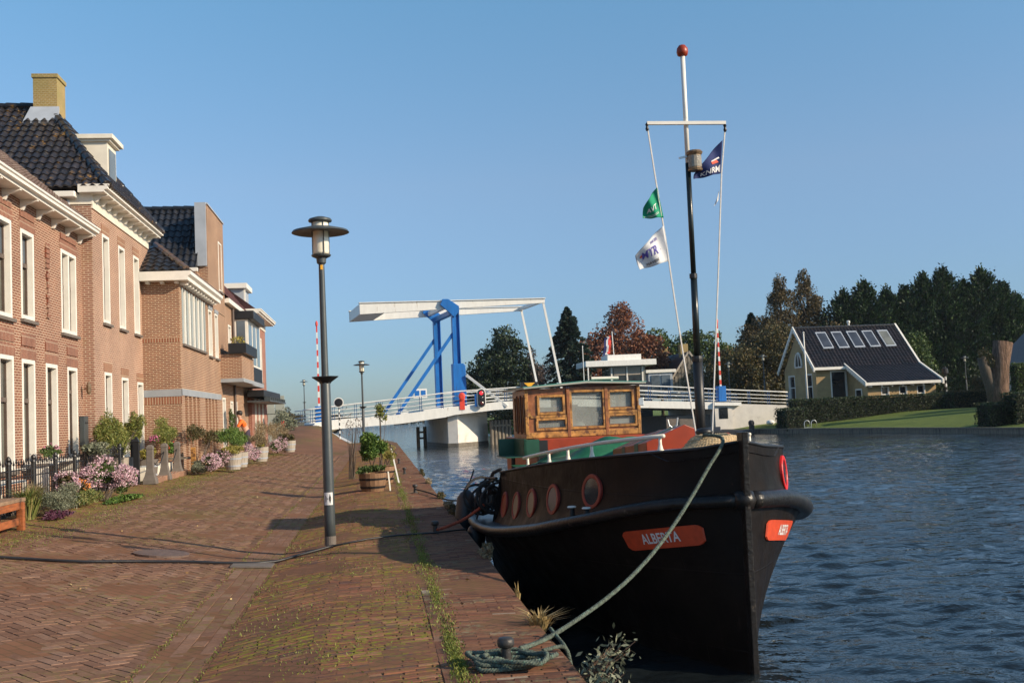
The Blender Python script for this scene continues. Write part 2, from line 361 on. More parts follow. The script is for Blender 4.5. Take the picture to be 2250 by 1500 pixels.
def subclumps(rs, ell, k, frac=.34):
    """split one ellipsoid into k clumps spread through its outer volume"""
    cx, cy, cz, rx, ry, rz = ell; out = []
    for _ in range(k):
        d = rs.normal(size=3); d /= np.linalg.norm(d); q = .35+.5*rs.rand(); fr = frac*(.7+.6*rs.rand())
        out.append((cx+d[0]*rx*q, cy+d[1]*ry*q, cz+d[2]*rz*q, rx*fr, ry*fr, rz*fr*.85))
    return out
def leafmat(name, stops, trans=.18, rough=.6): return rndmat(name, stops, rough=rough, trans=trans, bst=0)
def tones(c, lo=.45, hi=1.5): return [(0, tuple(x*lo for x in c)), (.5, c), (1, tuple(min(1, x*hi) for x in c))]
M['L_darkpine'] = leafmat('dark_pine_foliage', [(0, (.008, .016, .007)), (.5, (.024, .045, .018)), (1, (.07, .10, .04))], .1)
M['L_fir'] = leafmat('fir_foliage', tones((.020, .040, .024)))
M['L_cypress'] = leafmat('cypress_foliage', [(0, (.006, .014, .005)), (.5, (.018, .042, .012)), (.85, (.035, .075, .02)), (1, (.07, .12, .035))], .08)
M['L_rust'] = leafmat('rust_foliage', [(0, (.10, .035, .02)), (.5, (.24, .085, .04)), (1, (.34, .16, .08))])
M['L_green'] = leafmat('mid_green_foliage', tones((.075, .115, .026)))
M['L_olive'] = leafmat('olive_brown_foliage', [(0, (.025, .03, .01)), (.5, (.075, .07, .022)), (1, (.15, .10, .035))])
M['L_brown'] = leafmat('autumn_larch_foliage', [(0, (.035, .032, .014)), (.5, (.105, .080, .032)), (1, (.19, .13, .055))])
M['L_twig'] = leafmat('bare_twig_foliage', [(0, (.09, .06, .045)), (1, (.22, .15, .12))], 0)
M['L_hedge'] = leafmat('hedge_foliage', tones((.030, .048, .014)))
M['L_bamboo'] = leafmat('bamboo_leaves', [(0, (.06, .09, .015)), (.5, (.17, .20, .04)), (1, (.34, .30, .09))])
M['L_yellow'] = leafmat('yellow_green_leaves', [(0, (.12, .12, .02)), (.5, (.30, .26, .05)), (1, (.45, .38, .10))])
M['L_bright'] = leafmat('bright_green_leaves', [(0, (.03, .07, .01)), (.5, (.09, .17, .025)), (1, (.20, .28, .06))])
M['L_grey'] = leafmat('grey_green_leaves', [(0, (.07, .08, .05)), (.5, (.17, .19, .12)), (1, (.30, .30, .20))])
M['L_grass'] = leafmat('tuft_grass', [(0, (.06, .10, .02)), (.5, (.17, .20, .05)), (1, (.36, .30, .12))])
M['L_moss'] = leafmat('joint_grass', [(0, (.07, .10, .015)), (.5, (.15, .19, .03)), (1, (.27, .27, .06))])
M['L_dry'] = leafmat('dry_grass', [(0, (.22, .15, .06)), (1, (.52, .38, .16))])
M['L_pink'] = leafmat('pink_aster', [(0, (.40, .22, .28)), (.5, (.66, .43, .48)), (1, (.80, .62, .64))], .15)
M['L_orange'] = leafmat('orange_bloom', [(0, (.5, .14, .03)), (1, (.75, .30, .06))], .1)
M['L_purple'] = leafmat('purple_leaves', [(0, (.05, .015, .03)), (1, (.16, .05, .09))], .1)
M['L_magenta'] = leafmat('magenta_bloom', [(0, (.35, .06, .16)), (1, (.60, .18, .32))], .1)
M['L_redbloom'] = leafmat('red_bloom', [(0, (.4, .04, .03)), (1, (.65, .10, .06))], .1)
M['L_heath'] = leafmat('heath_leaves', [(0, (.12, .09, .05)), (.5, (.25, .19, .10)), (1, (.36, .27, .15))])
# ================================================================ GROUND
def sm(a, b, x):
    t = min(1, max(0, (x-a)/(b-a))); return t*t*(3-2*t)
PX = [(-60, .34), (-5.5, .32), (-4.8, .24), (-3, .05), (-1.9, -.08), (-1.3, -.11), (-.5, 0), (50, 0)]
def gz(x, y):
    z = PX[-1][1]
    for (a, za), (b, zb) in zip(PX, PX[1:]):
        if x <= b: z = za+(zb-za)*max(0, (x-a)/(b-a)); break
    k = sm(54, 86, y)*(1-sm(-4.6, -1.4, x)) if y < 88 else 1-sm(-4.6, -1.4, x)
    return z*(1-k)+1.28*k+.007*sin(x*2.1+y*.9)+.006*sin(y*2.3-x*1.3)+.004*sin(x*5.2)*cos(y*3.7)
EDGE = 1.16
WAT = -.9
# paving base sheet (mortar, soil and the brick beyond the single bricks)
def paving_base():
    m, t, p = newmat('paving_base'); uv = _n(t, 'TexCoord').outputs['UV']
    b = _n(t, 'TexBrick'); b.inputs['Scale'].default_value = 1; b.inputs['Brick Width'].default_value = .2; b.inputs['Row Height'].default_value = .1
    b.inputs['Mortar Size'].default_value = .008
    for k, c in (('Color1', (.225, .115, .070)), ('Color2', (.19, .095, .058)), ('Mortar', (.14, .085, .05))): b.inputs[k].default_value = (*c, 1)
    mp = _n(t, 'Mapping'); mp.inputs['Rotation'].default_value = (0, 0, radians(45)); t.links.new(uv, mp.inputs[0]); t.links.new(mp.outputs[0], b.inputs[0])
    c = mixc(t, 1, b.outputs[0], ramp(t, noise(t, .35, 6, .7), [(.3, (.75, .75, .72)), (.7, (1.2, 1.15, 1.1))]), 'MULTIPLY')
    k = mixc(t, 1, ramp(t, noise(t, .35, 6, .7, stretch=(1, .35, 1)), [(.50, (0, 0, 0)), (.64, (1, 1, 1))]), ramp(t, noise(t, 7, 5, .7), [(.40, (0, 0, 0)), (.6, (.8, .8, .8))]), 'MULTIPLY')
    c = mixc(t, k, c, (.12, .125, .03))
    t.links.new(c, p.inputs['Base Color']); p.inputs['Roughness'].default_value = .9; p.inputs['Specular IOR Level'].default_value = .1
    return m
M['paving'] = paving_base()
ys = list(np.arange(-14, 74, 1.0))+list(np.arange(74, 88.5, .5))
def edge_x(y):
    if y <= 72: return EDGE
    if y <= 74.9: return EDGE-(y-72)*.45
    return -1.98-(y-74.9)*.30 if y <= 85 else -5.0-.1*(y-85)
xs = [-60, -30, -14, -9, -6.6, -5.6, -4.9, -4.4, -3.8, -3.3, -2.8, -2.3, -1.9, -1.6, -1.3, -1.1, -.8, -.5, 0, .6, 1.16]
b = MB(); rows = []
for y in ys:
    ex = edge_x(y); rows.append([(min(x, ex) if x < 1.1 else ex, y, gz(min(x, ex), y)-.0025) for x in xs])
b.add([p for r in rows for p in r], [(j*len(xs)+i, j*len(xs)+i+1, (j+1)*len(xs)+i+1, (j+1)*len(xs)+i) for j in range(len(rows)-1) for i in range(len(xs)-1)])
tag(b.build('street', 'paving', smooth=True, recalc=False), 'red brick street rising towards the drawbridge', kind='structure')
# tip of the low quay beside the ramp
b = MB(); b.prism([(-2.0, 74.85), (-.15, 74.8), (1.0, 76.5), (.3, 80.4), (-.9, 78.2)], -1.2, -.02, lambda p, q, t: (p, q, t))
tag(b.build('quay_tip', 'paving'), kind='structure')
# land beyond the ramp, to the horizon
def land(name, poly, z, mat, depth=1.6):
    b = MB(); b.prism(poly, z-depth, z, lambda p, q, t: (p, q, t)); return tag(b.build(name, mat), kind='structure')
def grassmat(name, a, c, b2):
    m, t, p = newmat(name)
    k = ramp(t, noise(t, 1.3, 6, .7), [(.3, a), (.55, c), (.75, b2)])
    k = mixc(t, 1, k, ramp(t, noise(t, 30, 4, .7), [(.3, (.6, .6, .6)), (.7, (1.35, 1.35, 1.35))]), 'MULTIPLY')
    t.links.new(k, p.inputs['Base Color']); p.inputs['Roughness'].default_value = .9
    t.links.new(bump(t, noise(t, 9, 6, .85), 1, .25), p.inputs['Normal']); return m
M['lawn'] = grassmat('lawn', (.09, .14, .015), (.15, .21, .022), (.20, .24, .035))
M['field'] = grassmat('field', (.10, .075, .03), (.16, .12, .05), (.20, .15, .07))
M['earth'] = grassmat('bank_earth', (.025, .022, .012), (.045, .035, .02), (.07, .05, .03))
land('north_bank', [(-400, 88.0), (-5.6, 88.0), (-5.6, 95), (-7, 130), (-10, 300), (-30, 1500), (-2500, 1500), (-2500, 88)], 1.10, 'field')
b = MB(); b.box((-60, 86, 1.1), (-5.4, 97, 1.262)); tag(b.build('road_crest', 'paving'), kind='structure')
b = MB(); b.prism([(30, 400), (200, 330), (1500, 330), (3500, 2500), (-2500, 2500), (-30, 1500)], -.9-.8, -.2, lambda p, q, t: (p, q, t)); tag(b.build('far_shore', 'field'), kind='structure')
# ---- single bricks ----
rs = srnd(5)
def brick_mesh(name, items, mat, hz=.012, gap=.0045):
    """items: (cx,cy,angle,len,wid); every brick follows the ground"""
    n = len(items); A = np.array(items, float)
    cx, cy, an, L, Wd = A.T; V = np.zeros((n, 8, 3)); lx = (L-gap)/2; ly = (Wd-gap)/2
    j = rs.normal(size=n)*.0016; tx = rs.normal(size=n)*.008; ty = rs.normal(size=n)*.008; da = rs.normal(size=n)*.012
    ca, sa = np.cos(an+da), np.sin(an+da)
    for k, (i, jj, t) in enumerate([(-1, -1, 0), (1, -1, 0), (1, 1, 0), (-1, 1, 0), (-1, -1, 1), (1, -1, 1), (1, 1, 1), (-1, 1, 1)]):
        q = .0 if t == 0 else .004
        x = cx+ca*i*(lx-q)-sa*jj*(ly-q); y = cy+sa*i*(lx-q)+ca*jj*(ly-q)
        g = np.array([gz(a, c) for a, c in zip(x, y)])
        V[:, k] = np.stack([x, y, g+(-.012 if t == 0 else 0)+(hz-.012)+j+t*(i*tx*L+jj*ty*Wd)*.5], 1)
    F = [(4, 5, 6, 7), (0, 1, 5, 4), (1, 2, 6, 5), (2, 3, 7, 6), (3, 0, 4, 7)]
    Q = np.concatenate([V[:, f] for f in F], 1).reshape(-1, 3)
    r = np.repeat(rs.rand(n), 5)
    o = npmesh(name, Q, 4, mat, rnd=r); return o
RD = [(0, (.175, .094, .062)), (.3, (.193, .105, .070)), (.6, (.21, .118, .078)), (.85, (.23, .133, .090)), (1, (.255, .155, .11))]
M['b_road'] = rndmat('road_brick', RD, .85, spec=.12, moss=((.12, .12, .03), (.20, .17, .05)), mth=(.46, .66), ms=.5)
M['b_apron'] = rndmat('quay_brick', [(0, (.12, .07, .06)), (.25, (.17, .078, .05)), (.6, (.21, .092, .055)), (.85, (.26, .11, .065)), (1, (.32, .17, .10))], .85, spec=.12, moss=((.14, .135, .02), (.24, .215, .035)), mth=(.36, .56), ms=.8)
M['b_edge'] = rndmat('edge_brick', [(0, (.11, .06, .045)), (.5, (.18, .08, .05)), (.97, (.24, .12, .07)), (1, (.34, .27, .20))], .85, spec=.12, moss=((.12, .13, .03), (.30, .28, .20)), mth=(.50, .62), ms=1.4)
ca = cos(pi/4)
def herring(x0, x1, y0, y1):
    out = []
    pmin = (x0+y0)*ca; pmax = (x1+y1)*ca; qmin = (y0-x1)*ca; qmax = (y1-x0)*ca
    for i in range(int(pmin/.1)-2, int(pmax/.1)+3):
        p = i*.1; lo = max(qmin, p-2*x1*ca-.5 if False else qmin)
        # x=(p-q)*ca -> q=p-x/ca ; y=(p+q)*ca
        ql = p-x1/ca; qh = p-x0/ca
        for j in range(int(ql/.1)-2, int(qh/.1)+3):
            r = (i-j) % 4
            if r == 0: c = (i+1, j+.5, 0)
            elif r == 3: c = (i+.5, j+1, 1)
            else: continue
            P, Q = c[0]*.1, c[1]*.1; x = (P-Q)*ca; y = (P+Q)*ca
            if x0 < x < x1 and y0 < y < y1: out.append((x, y, pi/4+c[2]*pi/2, .2, .1))
    return out
road = herring(-4.75, -1.72, 5, 52)
brick_mesh('road_paving', road, 'b_road')['kind'] = 'structure'
it = []                                    # left verge, running bond across the street
for k, y in enumerate(np.arange(8, 50, .1)):
    for x in np.arange(-6.3+(k % 2)*.1, -4.78, .2): it.append((x+.1, y, 0, .2, .1))
M['b_verge'] = rndmat('verge_brick', [(0, (.14, .07, .05)), (.5, (.20, .09, .058)), (1, (.28, .14, .09))], .85, spec=.12, moss=((.13, .14, .02), (.22, .21, .03)), mth=(.26, .46), ms=.9)
brick_mesh('verge_paving', it, 'b_verge')['kind'] = 'structure'
it = []                                    # gutter strip, long bricks along the street
for k in range(4):
    for y in np.arange(5+.1*(k % 2), 70, .2): it.append((-1.66+k*.105, y, pi/2, .2, .105))
brick_mesh('gutter_paving', it, 'b_road')['kind'] = 'structure'
it = []
for k, y in enumerate(np.arange(4.6, 60, .060)):
    off = (k % 2)*.105+rs.rand()*.03
    for x in np.arange(-1.26-off, .335, .21):
        a = max(x, -1.262); bb = min(x+.21, .338)
        if bb-a > .012: it.append(((a+bb)/2, y+.13*((a+bb)/2+.46), .13, bb-a, .060))
brick_mesh('quay_paving', it, 'b_apron')['kind'] = 'structure'
it = []
for y in np.arange(5, 70, .2): it.append((.38, y, pi/2+rs.normal()*.01, .2, .082))
for k, y in enumerate(np.arange(5, 60, .052)):
    off = (k % 2)*.1
    for x in np.arange(.45-off, 1.12, .2):
        a = max(x, .45); bb = min(x+.2, 1.15)
        if bb-a > .015: it.append(((a+bb)/2, y, 0, bb-a, .052))
brick_mesh('quay_edge_paving', it, 'b_edge')['kind'] = 'structure'
# quay wall
b = MB(); b.box((EDGE-.5, -14, -2), (EDGE, 72, -.035)); b.prism([(EDGE-.5, 72), (EDGE, 72), (1.0, 76.4), (.3, 80.3), (-1, 79)], -2, -.04, lambda p, q, t: (p, q, t))
o = b.build('quay_wall', 'quaywall'); tag(o, 'dark brick quay wall dropping into the canal', kind='structure')
b = MB()
for (x0, y0), (x1, y1) in zip([(-1.98, 74.9), (-4.95, 84.9)], [(-4.95, 84.9), (-5.1, 88)]):
    zs = (gz(x0, y0), gz(x1, y1)); b.add([(x0+dx, y0, z) for z in (-2, zs[0]+.04) for dx in (0, .28)]+[(x1+dx, y1, z) for z in (-2, max(zs[1], 1.25)+.04) for dx in (0, .28)], [(0, 1, 3, 2), (4, 6, 7, 5), (0, 4, 5, 1), (2, 3, 7, 6), (0, 2, 6, 4), (1, 5, 7, 3)])
tag(b.build('ramp_wall', 'white'), 'low white concrete edge along the ramp to the drawbridge', 'wall')
# ---- water ----
def watermat():
    m, t, p = newmat('water')
    vec = _n(t, 'TexCoord').outputs['Object']
    p.inputs['Base Color'].default_value = (.011, .015, .017, 1); p.inputs['Roughness'].default_value = .04; p.inputs['IOR'].default_value = 1.333
    a = noise(t, 1.6, 2, .5, vec, (.78, 1.15, 1)); c = noise(t, 4.6, 3, .6, vec, (.85, 1.15, 1)); d = noise(t, .16, 3, .55, vec, (.8, 1.1, 1))
    s = _n(t, 'Math'); s.operation = 'MULTIPLY_ADD'; t.links.new(c, s.inputs[0]); s.inputs[1].default_value = .42; t.links.new(a, s.inputs[2])
    s2 = _n(t, 'Math'); s2.operation = 'MULTIPLY'; t.links.new(s.outputs[0], s2.inputs[0])
    t.links.new(ramp(t, d, [(.3, (.55, .55, .55)), (.7, (1.1, 1.1, 1.1))]), s2.inputs[1])
    t.links.new(bump(t, s2.outputs[0], 1, .10), p.inputs['Normal'])
    return m
M['water'] = watermat()
WL = WAT-.05
b = MB(); b.add([(-3000, -200, WL), (3000, -200, WL), (3000, 4000, WL), (-3000, 4000, WL)], [(0, 1, 2, 3)])
tag(b.build('water', 'water', recalc=False), kind='structure')
def waves():
    na, nd = 560, 860; an = np.radians(np.linspace(-4, 47, na)); dd = 4.5*np.exp(np.linspace(0, math.log(150/4.5), nd)); A, Dd = np.meshgrid(an, dd)
    X = Dd*np.sin(A); Y = Dd*np.cos(A); Z = np.zeros_like(X); q = srnd(77); sp = Dd*math.log(150/4.5)/nd*2.6
    for i in range(46):
        lam = .16*math.exp(q.rand()*math.log(8)); th = q.normal()*.62+math.pi*.5+.25; k = 2*math.pi/lam; amp = .040*lam/(2*math.pi)
        fade = np.clip((lam/sp-1)/1.5, 0, 1); ph = k*(X*math.cos(th)+Y*math.sin(th))+q.rand()*6.28+.8*np.sin(X*.31+i)+.8*np.cos(Y*.23+i*2)
        Z += amp*fade*(np.sin(ph)+.22*np.sin(2*ph+.5))
    Z *= .75+.35*np.sin(X*.37+1.2)*np.cos(Y*.29)
    Z[0] = Z[-1] = -.045; Z[:, 0] = Z[:, -1] = -.045
    co_ = np.stack([X, Y, WAT+Z], -1).reshape(-1, 3).astype(np.float32); me = bpy.data.meshes.new('canal_waves'); me.vertices.add(len(co_)); me.vertices.foreach_set('co', co_.ravel())
    i, j = np.meshgrid(np.arange(na-1), np.arange(nd-1)); v0 = (j*na+i).ravel(); F = np.stack([v0, v0+na, v0+na+1, v0+1], 1).astype(np.int32); F = F[:, ::-1]
    me.loops.add(F.size); me.loops.foreach_set('vertex_index', np.ascontiguousarray(F).ravel()); me.polygons.add(len(F)); me.polygons.foreach_set('loop_start', np.arange(0, F.size, 4, dtype=np.int32)); me.polygons.foreach_set('loop_total', np.full(len(F), 4, dtype=np.int32))
    me.update(calc_edges=True); me.polygons.foreach_set('use_smooth', np.ones(len(F), dtype=bool)); me.materials.append(M['water']); tag(link('canal_waves', me), kind='structure')
waves()
b = MB(); b.box((-3000, -200, -4), (3000, 4000, -3)); tag(b.build('canal_bed', 'earth'), kind='structure')
# ---- far (east) bank ----
SHR = [(38, 10), (37.2, 40), (36.9, 59), (34.5, 72), (31.5, 80), (28.8, 86), (27.4, 89), (25.6, 96), (24, 104), (19, 112), (15.5, 125), (12.5, 150), (14, 250), (60, 800)]
def bank_z(x, y, d): return -.6+.35*sm(0, 4, d)+(.65*sm(3, 13, d))
b = MB(); ds = [0, 0, .25, 1, 2, 3, 4, 5.5, 7, 9, 11, 14, 20, 60, 1500]; pr = []
yy = []
for (xa, ya), (xb, yb) in zip(SHR, SHR[1:]):
    n = max(1, int((yb-ya)/3)); n = min(n, 40)
    for k in range(n): yy.append((xa+(xb-xa)*k/n, ya+(yb-ya)*k/n))
yy.append(SHR[-1])
for x, y in yy:
    for k, d in enumerate(ds): pr.append((x+d, y, -3 if k == 0 else bank_z(x, y, d)))
n = len(ds)
b.add(pr, [(j*n+i, j*n+i+1, (j+1)*n+i+1, (j+1)*n+i) for j in range(len(yy)-1) for i in range(n-1)])
tag(b.build('east_bank_lawn', 'lawn', smooth=True, recalc=False), 'green lawn on the opposite bank', kind='structure')
# timber campshedding along the bank
b = MB()
for (xa, ya), (xb, yb) in zip(SHR[1:8], SHR[2:9]):
    b.bar((xa-.07, ya, -.82), (xb-.07, yb, -.82), .12, .5)
    b.bar((xa-.1, ya, -.56), (xb-.1, yb, -.56), .2, .08)
tag(b.build('bank_revetment', 'pile'), 'dark timber revetment edging the opposite lawn', 'revetment')
def clear_sea(): pass
# tufts of grass in the joints of the quay
rs2 = srnd(11); C = []; Dn = []
for _ in range(21000):
    y = 5.2+55*rs2.rand()**1.8; dens = .5+.5*sin(y*1.9)*cos(y*.7+1)
    if rs2.rand() > dens*.9+.15: continue
    x = .455+rs2.normal()*.032*(1+1.2*max(0, sin(y*2.3))); h = .012+.03*rs2.rand()
    C.append((x, y, gz(x, y)+h*.5)); Dn.append((rs2.normal()*.5, rs2.normal()*.5, 1))
for _ in range(11000):
    x = -1.25+1.6*rs2.rand(); y = 5.2+22*rs2.rand()**1.4
    if sin(x*5.1+y*1.3)+cos(y*3.1-x*2.2)+rs2.normal()*.7 < .7: continue
    y = round(y/.06)*.06+.03+.13*(x+.46)+rs2.normal()*.006; h = .008+.014*rs2.rand()
    C.append((x, y, gz(x, y)+h*.5)); Dn.append((rs2.normal()*.7, rs2.normal()*.7, 1))
for _ in range(12000):
    y = 11+40*rs2.rand()**1.2; x = -4.62+rs2.normal()*.22+.14*sin(y*.8); h = .012+.03*rs2.rand()
    C.append((x, y, gz(x, y)+h*.5)); Dn.append((rs2.normal()*.6, rs2.normal()*.6, 1))
for _ in range(1800):
    y = 7+30*rs2.rand()**1.3; x = -1.72+rs2.normal()*.02 if rs2.rand() < .5 else -1.27+rs2.normal()*.02; h = .008+.018*rs2.rand()
    C.append((x, y, gz(x, y)+h*.5)); Dn.append((rs2.normal()*.6, rs2.normal()*.6, 1))
tag(leaves('joint_grass', np.array(C), .026, 'L_moss', seed=2, aspect=.28, direction=np.array(Dn)), 'short grass and moss growing in the paving joints', 'grass', kind='stuff')
C = []; Dn = []
for _ in range(260):
    y = 6+34*rs2.rand()**1.2; x = -5.2+6.2*rs2.rand()
    if -1.1 < x < .3 and rs2.rand() < .5: continue
    C.append((x, y, gz(x, y)+.010)); Dn.append((rs2.normal(), rs2.normal(), .15*rs2.normal()))
M['L_fallen'] = leafmat('fallen_leaf', [(0, (.16, .08, .03)), (.6, (.34, .20, .07)), (1, (.50, .38, .16))], .05)
tag(leaves('fallen_leaves', np.array(C), .035, 'L_fallen', seed=9, aspect=.6, direction=np.array(Dn)), 'dry fallen leaves scattered over the street and quay', 'leaves', kind='stuff')
# ================================================================ HOUSES
def FX(X0): return lambda u, v, w: (X0+w, u, v)          # facade towards the canal (+X)
def FY(Y0): return lambda u, v, w: (u, Y0-w, v)          # facade towards the camera (-Y)
def wall_panel(b, X, u0, u1, v0, v1, holes=(), dep=.19):
    us = sorted({u0, u1, *[h[0] for h in holes], *[h[1] for h in holes]}); vs = sorted({v0, v1, *[h[2] for h in holes], *[h[3] for h in holes]})
    us = [u for u in us if u0 <= u <= u1]; vs = [v for v in vs if v0 <= v <= v1]
    for a, c in zip(us, us[1:]):
        for d, e in zip(vs, vs[1:]):
            um, vm = (a+c)/2, (d+e)/2
            if any(h[0] < um < h[1] and h[2] < vm < h[3] for h in holes): continue
            b.add([X(a, d, 0), X(c, d, 0), X(c, e, 0), X(a, e, 0)], [(0, 1, 2, 3)])
    for (a, c, d, e) in [h[:4] for h in holes]:
        b.add([X(a, d, 0), X(c, d, 0), X(c, e, 0), X(a, e, 0), X(a, d, -dep), X(c, d, -dep), X(c, e, -dep), X(a, e, -dep)],
              [(0, 4, 5, 1), (1, 5, 6, 2), (2, 6, 7, 3), (3, 7, 4, 0)])
def window(par, X, h, fw=.07, pane='curtain', top=None, toppane='glass', mull=0, sill=True, sash='sash', name='window', dep=.18, proud=.012, frame='white', glz=-.15):
    a, c, d, e = h; b = MB(); g = .003
    b.box((a+g, d+g, -dep), (a+fw, e-g, proud), X); b.box((c-fw, d+g, -dep), (c-g, e-g, proud), X)
    b.box((a+fw, e-fw, -dep), (c-fw, e-g, proud), X); b.box((a+fw, d+g, -dep), (c-fw, d+fw, proud), X)
    for k in range(mull):
        m = a+(c-a)*(k+1)/(mull+1); b.box((m-fw*.6, d+fw, -dep), (m+fw*.6, e-fw, proud-.004), X)
    f = b.build(name, frame, par, bev=.004)
    n = mull+1
    for k in range(n):
        m0 = a+(c-a)*k/n+fw*(1 if k == 0 else .6); m1 = a+(c-a)*(k+1)/n-fw*(1 if k == n-1 else .6)
        t = e-fw if top is None else top
        p = MB().box((m0, d+fw, glz-.02), (m1, t, glz), X); p.build('pane', pane, f)
        if top is not None:
            MB().box((m0, top, glz-.02), (m1, e-fw, glz+.02), X).build('pane', toppane, f)
            s = MB(); sw = .035
            s.box((m0, top-.04, glz-.01), (m1, top+.045, glz+.055), X)
            s.box((m0, top+.045, glz), (m0+sw, e-fw, glz+.05), X); s.box((m1-sw, top+.045, glz), (m1, e-fw, glz+.05), X); s.box((m0+sw, e-fw-sw, glz), (m1-sw, e-fw, glz+.05), X)
            s.box((m1-.03, d+fw, glz), (m1, top-.04, glz+.05), X); s.box((m0, d+fw, glz), (m1-.03, d+fw+.06, glz+.05), X); s.box((m0, d+fw+.06, glz), (m0+.025, top-.04, glz+.05), X)
            s.build('sash', sash, f)
    if sill:
        MB().box((a-.05, d-.07, -.02), (c+.05, d-.003, .075), X).build('sill', 'stone', f, bev=.006)
    return f
def pantiles(name, P0, U, V, Lu, Lv, mat, par, tu=.24, tv=.33, clamp=None, ns=6, amp=.028):
    P0, U, V = Vector(P0), Vector(U).normalized(), Vector(V).normalized(); Nn = U.cross(V).normalized()
    if Nn.z < 0: Nn = -Nn
    nu = max(1, round(Lu/tu)); nv = max(1, round(Lv/tv)); tu = Lu/nu; tv = Lv/nv; rr = random.Random(name)
    Q = []; R = []
    def pt(u, v, h, lo, hi): u = min(hi, max(lo, u)); return P0+U*u+V*v+Nn*h
    for j in range(nv):
        v0, v1 = j*tv, (j+1)*tv; l0, h0 = clamp(v0) if clamp else (0, Lu); l1, h1 = clamp(v1) if clamp else (0, Lu)
        for i in range(nu):
            rn = rr.random(); dz = rr.uniform(-.004, .004)
            if (i+1)*tu < min(l0, l1) or i*tu > max(h0, h1): continue
            for k in range(ns):
                a0, a1 = (i+k/ns)*tu, (i+(k+1)/ns)*tu
                s0, s1 = amp*(1+sin(2*pi*k/ns)*.9), amp*(1+sin(2*pi*(k+1)/ns)*.9)
                A = pt(a0, v0, s0+.028+dz, l0, h0); B = pt(a1, v0, s1+.028+dz, l0, h0); C = pt(a1, v1, s1+dz, l1, h1); D = pt(a0, v1, s0+dz, l1, h1)
                if (A-B).length < 1e-4 and (C-D).length < 1e-4: continue
                Q += [A, B, C, D]; R.append(rn)
                E0 = pt(a0, v0, s0-.012, l0, h0); E1 = pt(a1, v0, s1-.012, l0, h0)
                Q += [E0, E1, B, A]; R.append(rn)
    o = npmesh(name, np.array([tuple(q) for q in Q]), 4, mat, par, np.array(R)); return o
def ridge(par, p, q, mat, r=.11, step=.36, name='ridge_tiles'):
    p, q = Vector(p), Vector(q); L = (q-p).length; n = max(1, round(L/step)); b = MB()
    for k in range(n):
        a = p+(q-p)*k/n; c = p+(q-p)*(k+1)/n+(q-p).normalized()*.03
        b.tube([a, c], [r*1.12, r*.92], 8)
    return b.build(name, mat, par, smooth=False)
def cornice_x(par, X0, y0, y1, z, out=.42, h=.12, mat='white', name='cornice'):
    b = MB(); P = [(0, 0), (out-.08, 0), (out-.08, h*.45), (out, h*.55), (out, h), (out+.03, h+.02), (out+.03, h+.06), (0, h+.06)]
    b.prism(P, y0, y1, lambda p, q, t: (X0+p, t, z+q)); return b.build(name, mat, par)
GB = .30
def house(name, label, cat, X0, X1, Y0, Y1, z1, mat, holes, sideholes=(), group=None, z0=.2):
    r = thing(name, label, cat, (X0, (Y0+Y1)/2, z0), group); b = MB()
    wall_panel(b, FX(X0), Y0, Y1, z0, z1, holes); wall_panel(b, FY(Y0), X1, X0, z0, z1, sideholes)
    b.add([(X1, Y0, z0), (X1, Y1, z0), (X1, Y1, z1), (X1, Y0, z1)], [(0, 1, 2, 3)]); b.add([(X0, Y1, z0), (X1, Y1, z0), (X1, Y1, z1), (X0, Y1, z1)], [(0, 1, 2, 3)])
    b.add([(X0, Y0, z1), (X0, Y1, z1), (X1, Y1, z1), (X1, Y0, z1)], [(0, 1, 2, 3)])
    b.build('wall', mat, r, recalc=False); return r
# ---------------------------------------------------------------- house 1
X1 = -6.8; F = FX(X1)
g1 = [(17.85, 18.68, .92, 3.06), (19.35, 20.18, .92, 3.06), (20.8, 21.64, .92, 3.08), (22.12, 22.94, .92, 3.06), (23.67, 24.5, .92, 3.05)]
u1 = [(17.6, 18.45, 3.78, 5.66), (19.3, 20.1, 3.78, 5.66), (20.75, 21.6, 3.78, 5.66), (22.14, 22.97, 3.84, 5.62)]
dbl = (24.88, 26.1, 3.78, 5.64); dr = (25.26, 26.06, .42, 3.05)
h1 = house('brick_house', 'red-brown brick house nearest the camera, behind the iron railing', 'house', X1, -16, 10, 26.62, 6.3, 'br1', g1+u1+[dbl, dr])
for k, h in enumerate(g1): window(h1, F, h, .085, 'curtain', top=2.25, toppane='blind')
for h in u1: window(h1, F, h, .085, 'curtain', top=4.95, toppane='glass')
window(h1, F, dbl, .085, 'curtain', top=4.85, toppane='curtain', mull=1)
fd = window(h1, F, dr, .08, 'curtain', top=2.5, toppane='curtain', sill=False, name='door')
b = MB(); b.box((dr[0]+.08, .46, -.11), (dr[1]-.08, 1.1, -.09), F); b.build('door_panel', 'white', fd, bev=.01)
MB().tube([F(25.42, 1.35, -.08), F(25.42, 1.35, -.03), F(25.52, 1.35, -.03)], .012).build('handle', 'brass', fd)
for h in g1+[dr]:                      # soldier courses, stacked panels above ground-floor openings
    MB().box((h[0]-.08, h[3], -.02), (h[1]+.08, h[3]+.22, .012), F).build('brick_arch', 'soldier', h1)
    MB().box((h[0]-.02, h[3]+.26, -.02), (h[1]+.02, h[3]+.5, .02), F).build('brick_panel', 'soldier', h1)
for h in u1+[dbl]:
    MB().box((h[0]-.08, h[3], -.02), (h[1]+.08, h[3]+.2, .012), F).build('brick_arch', 'soldier', h1)
    MB().box((h[0]-.02, h[3]+.23, -.02), (h[1]+.02, h[3]+.36, .02), F).build('brick_panel', 'soldier', h1)
b = MB()
for yc in (23.85, 21.87-.0):
    if yc < 22: continue
    for k in range(15):
        z = 4.0+k*.105; wd = (.10, .05, .08, .05)[k % 4] if k < 10 else .13
        b.box((yc-wd, z, -.02), (yc+wd, z+.085, .035), F)
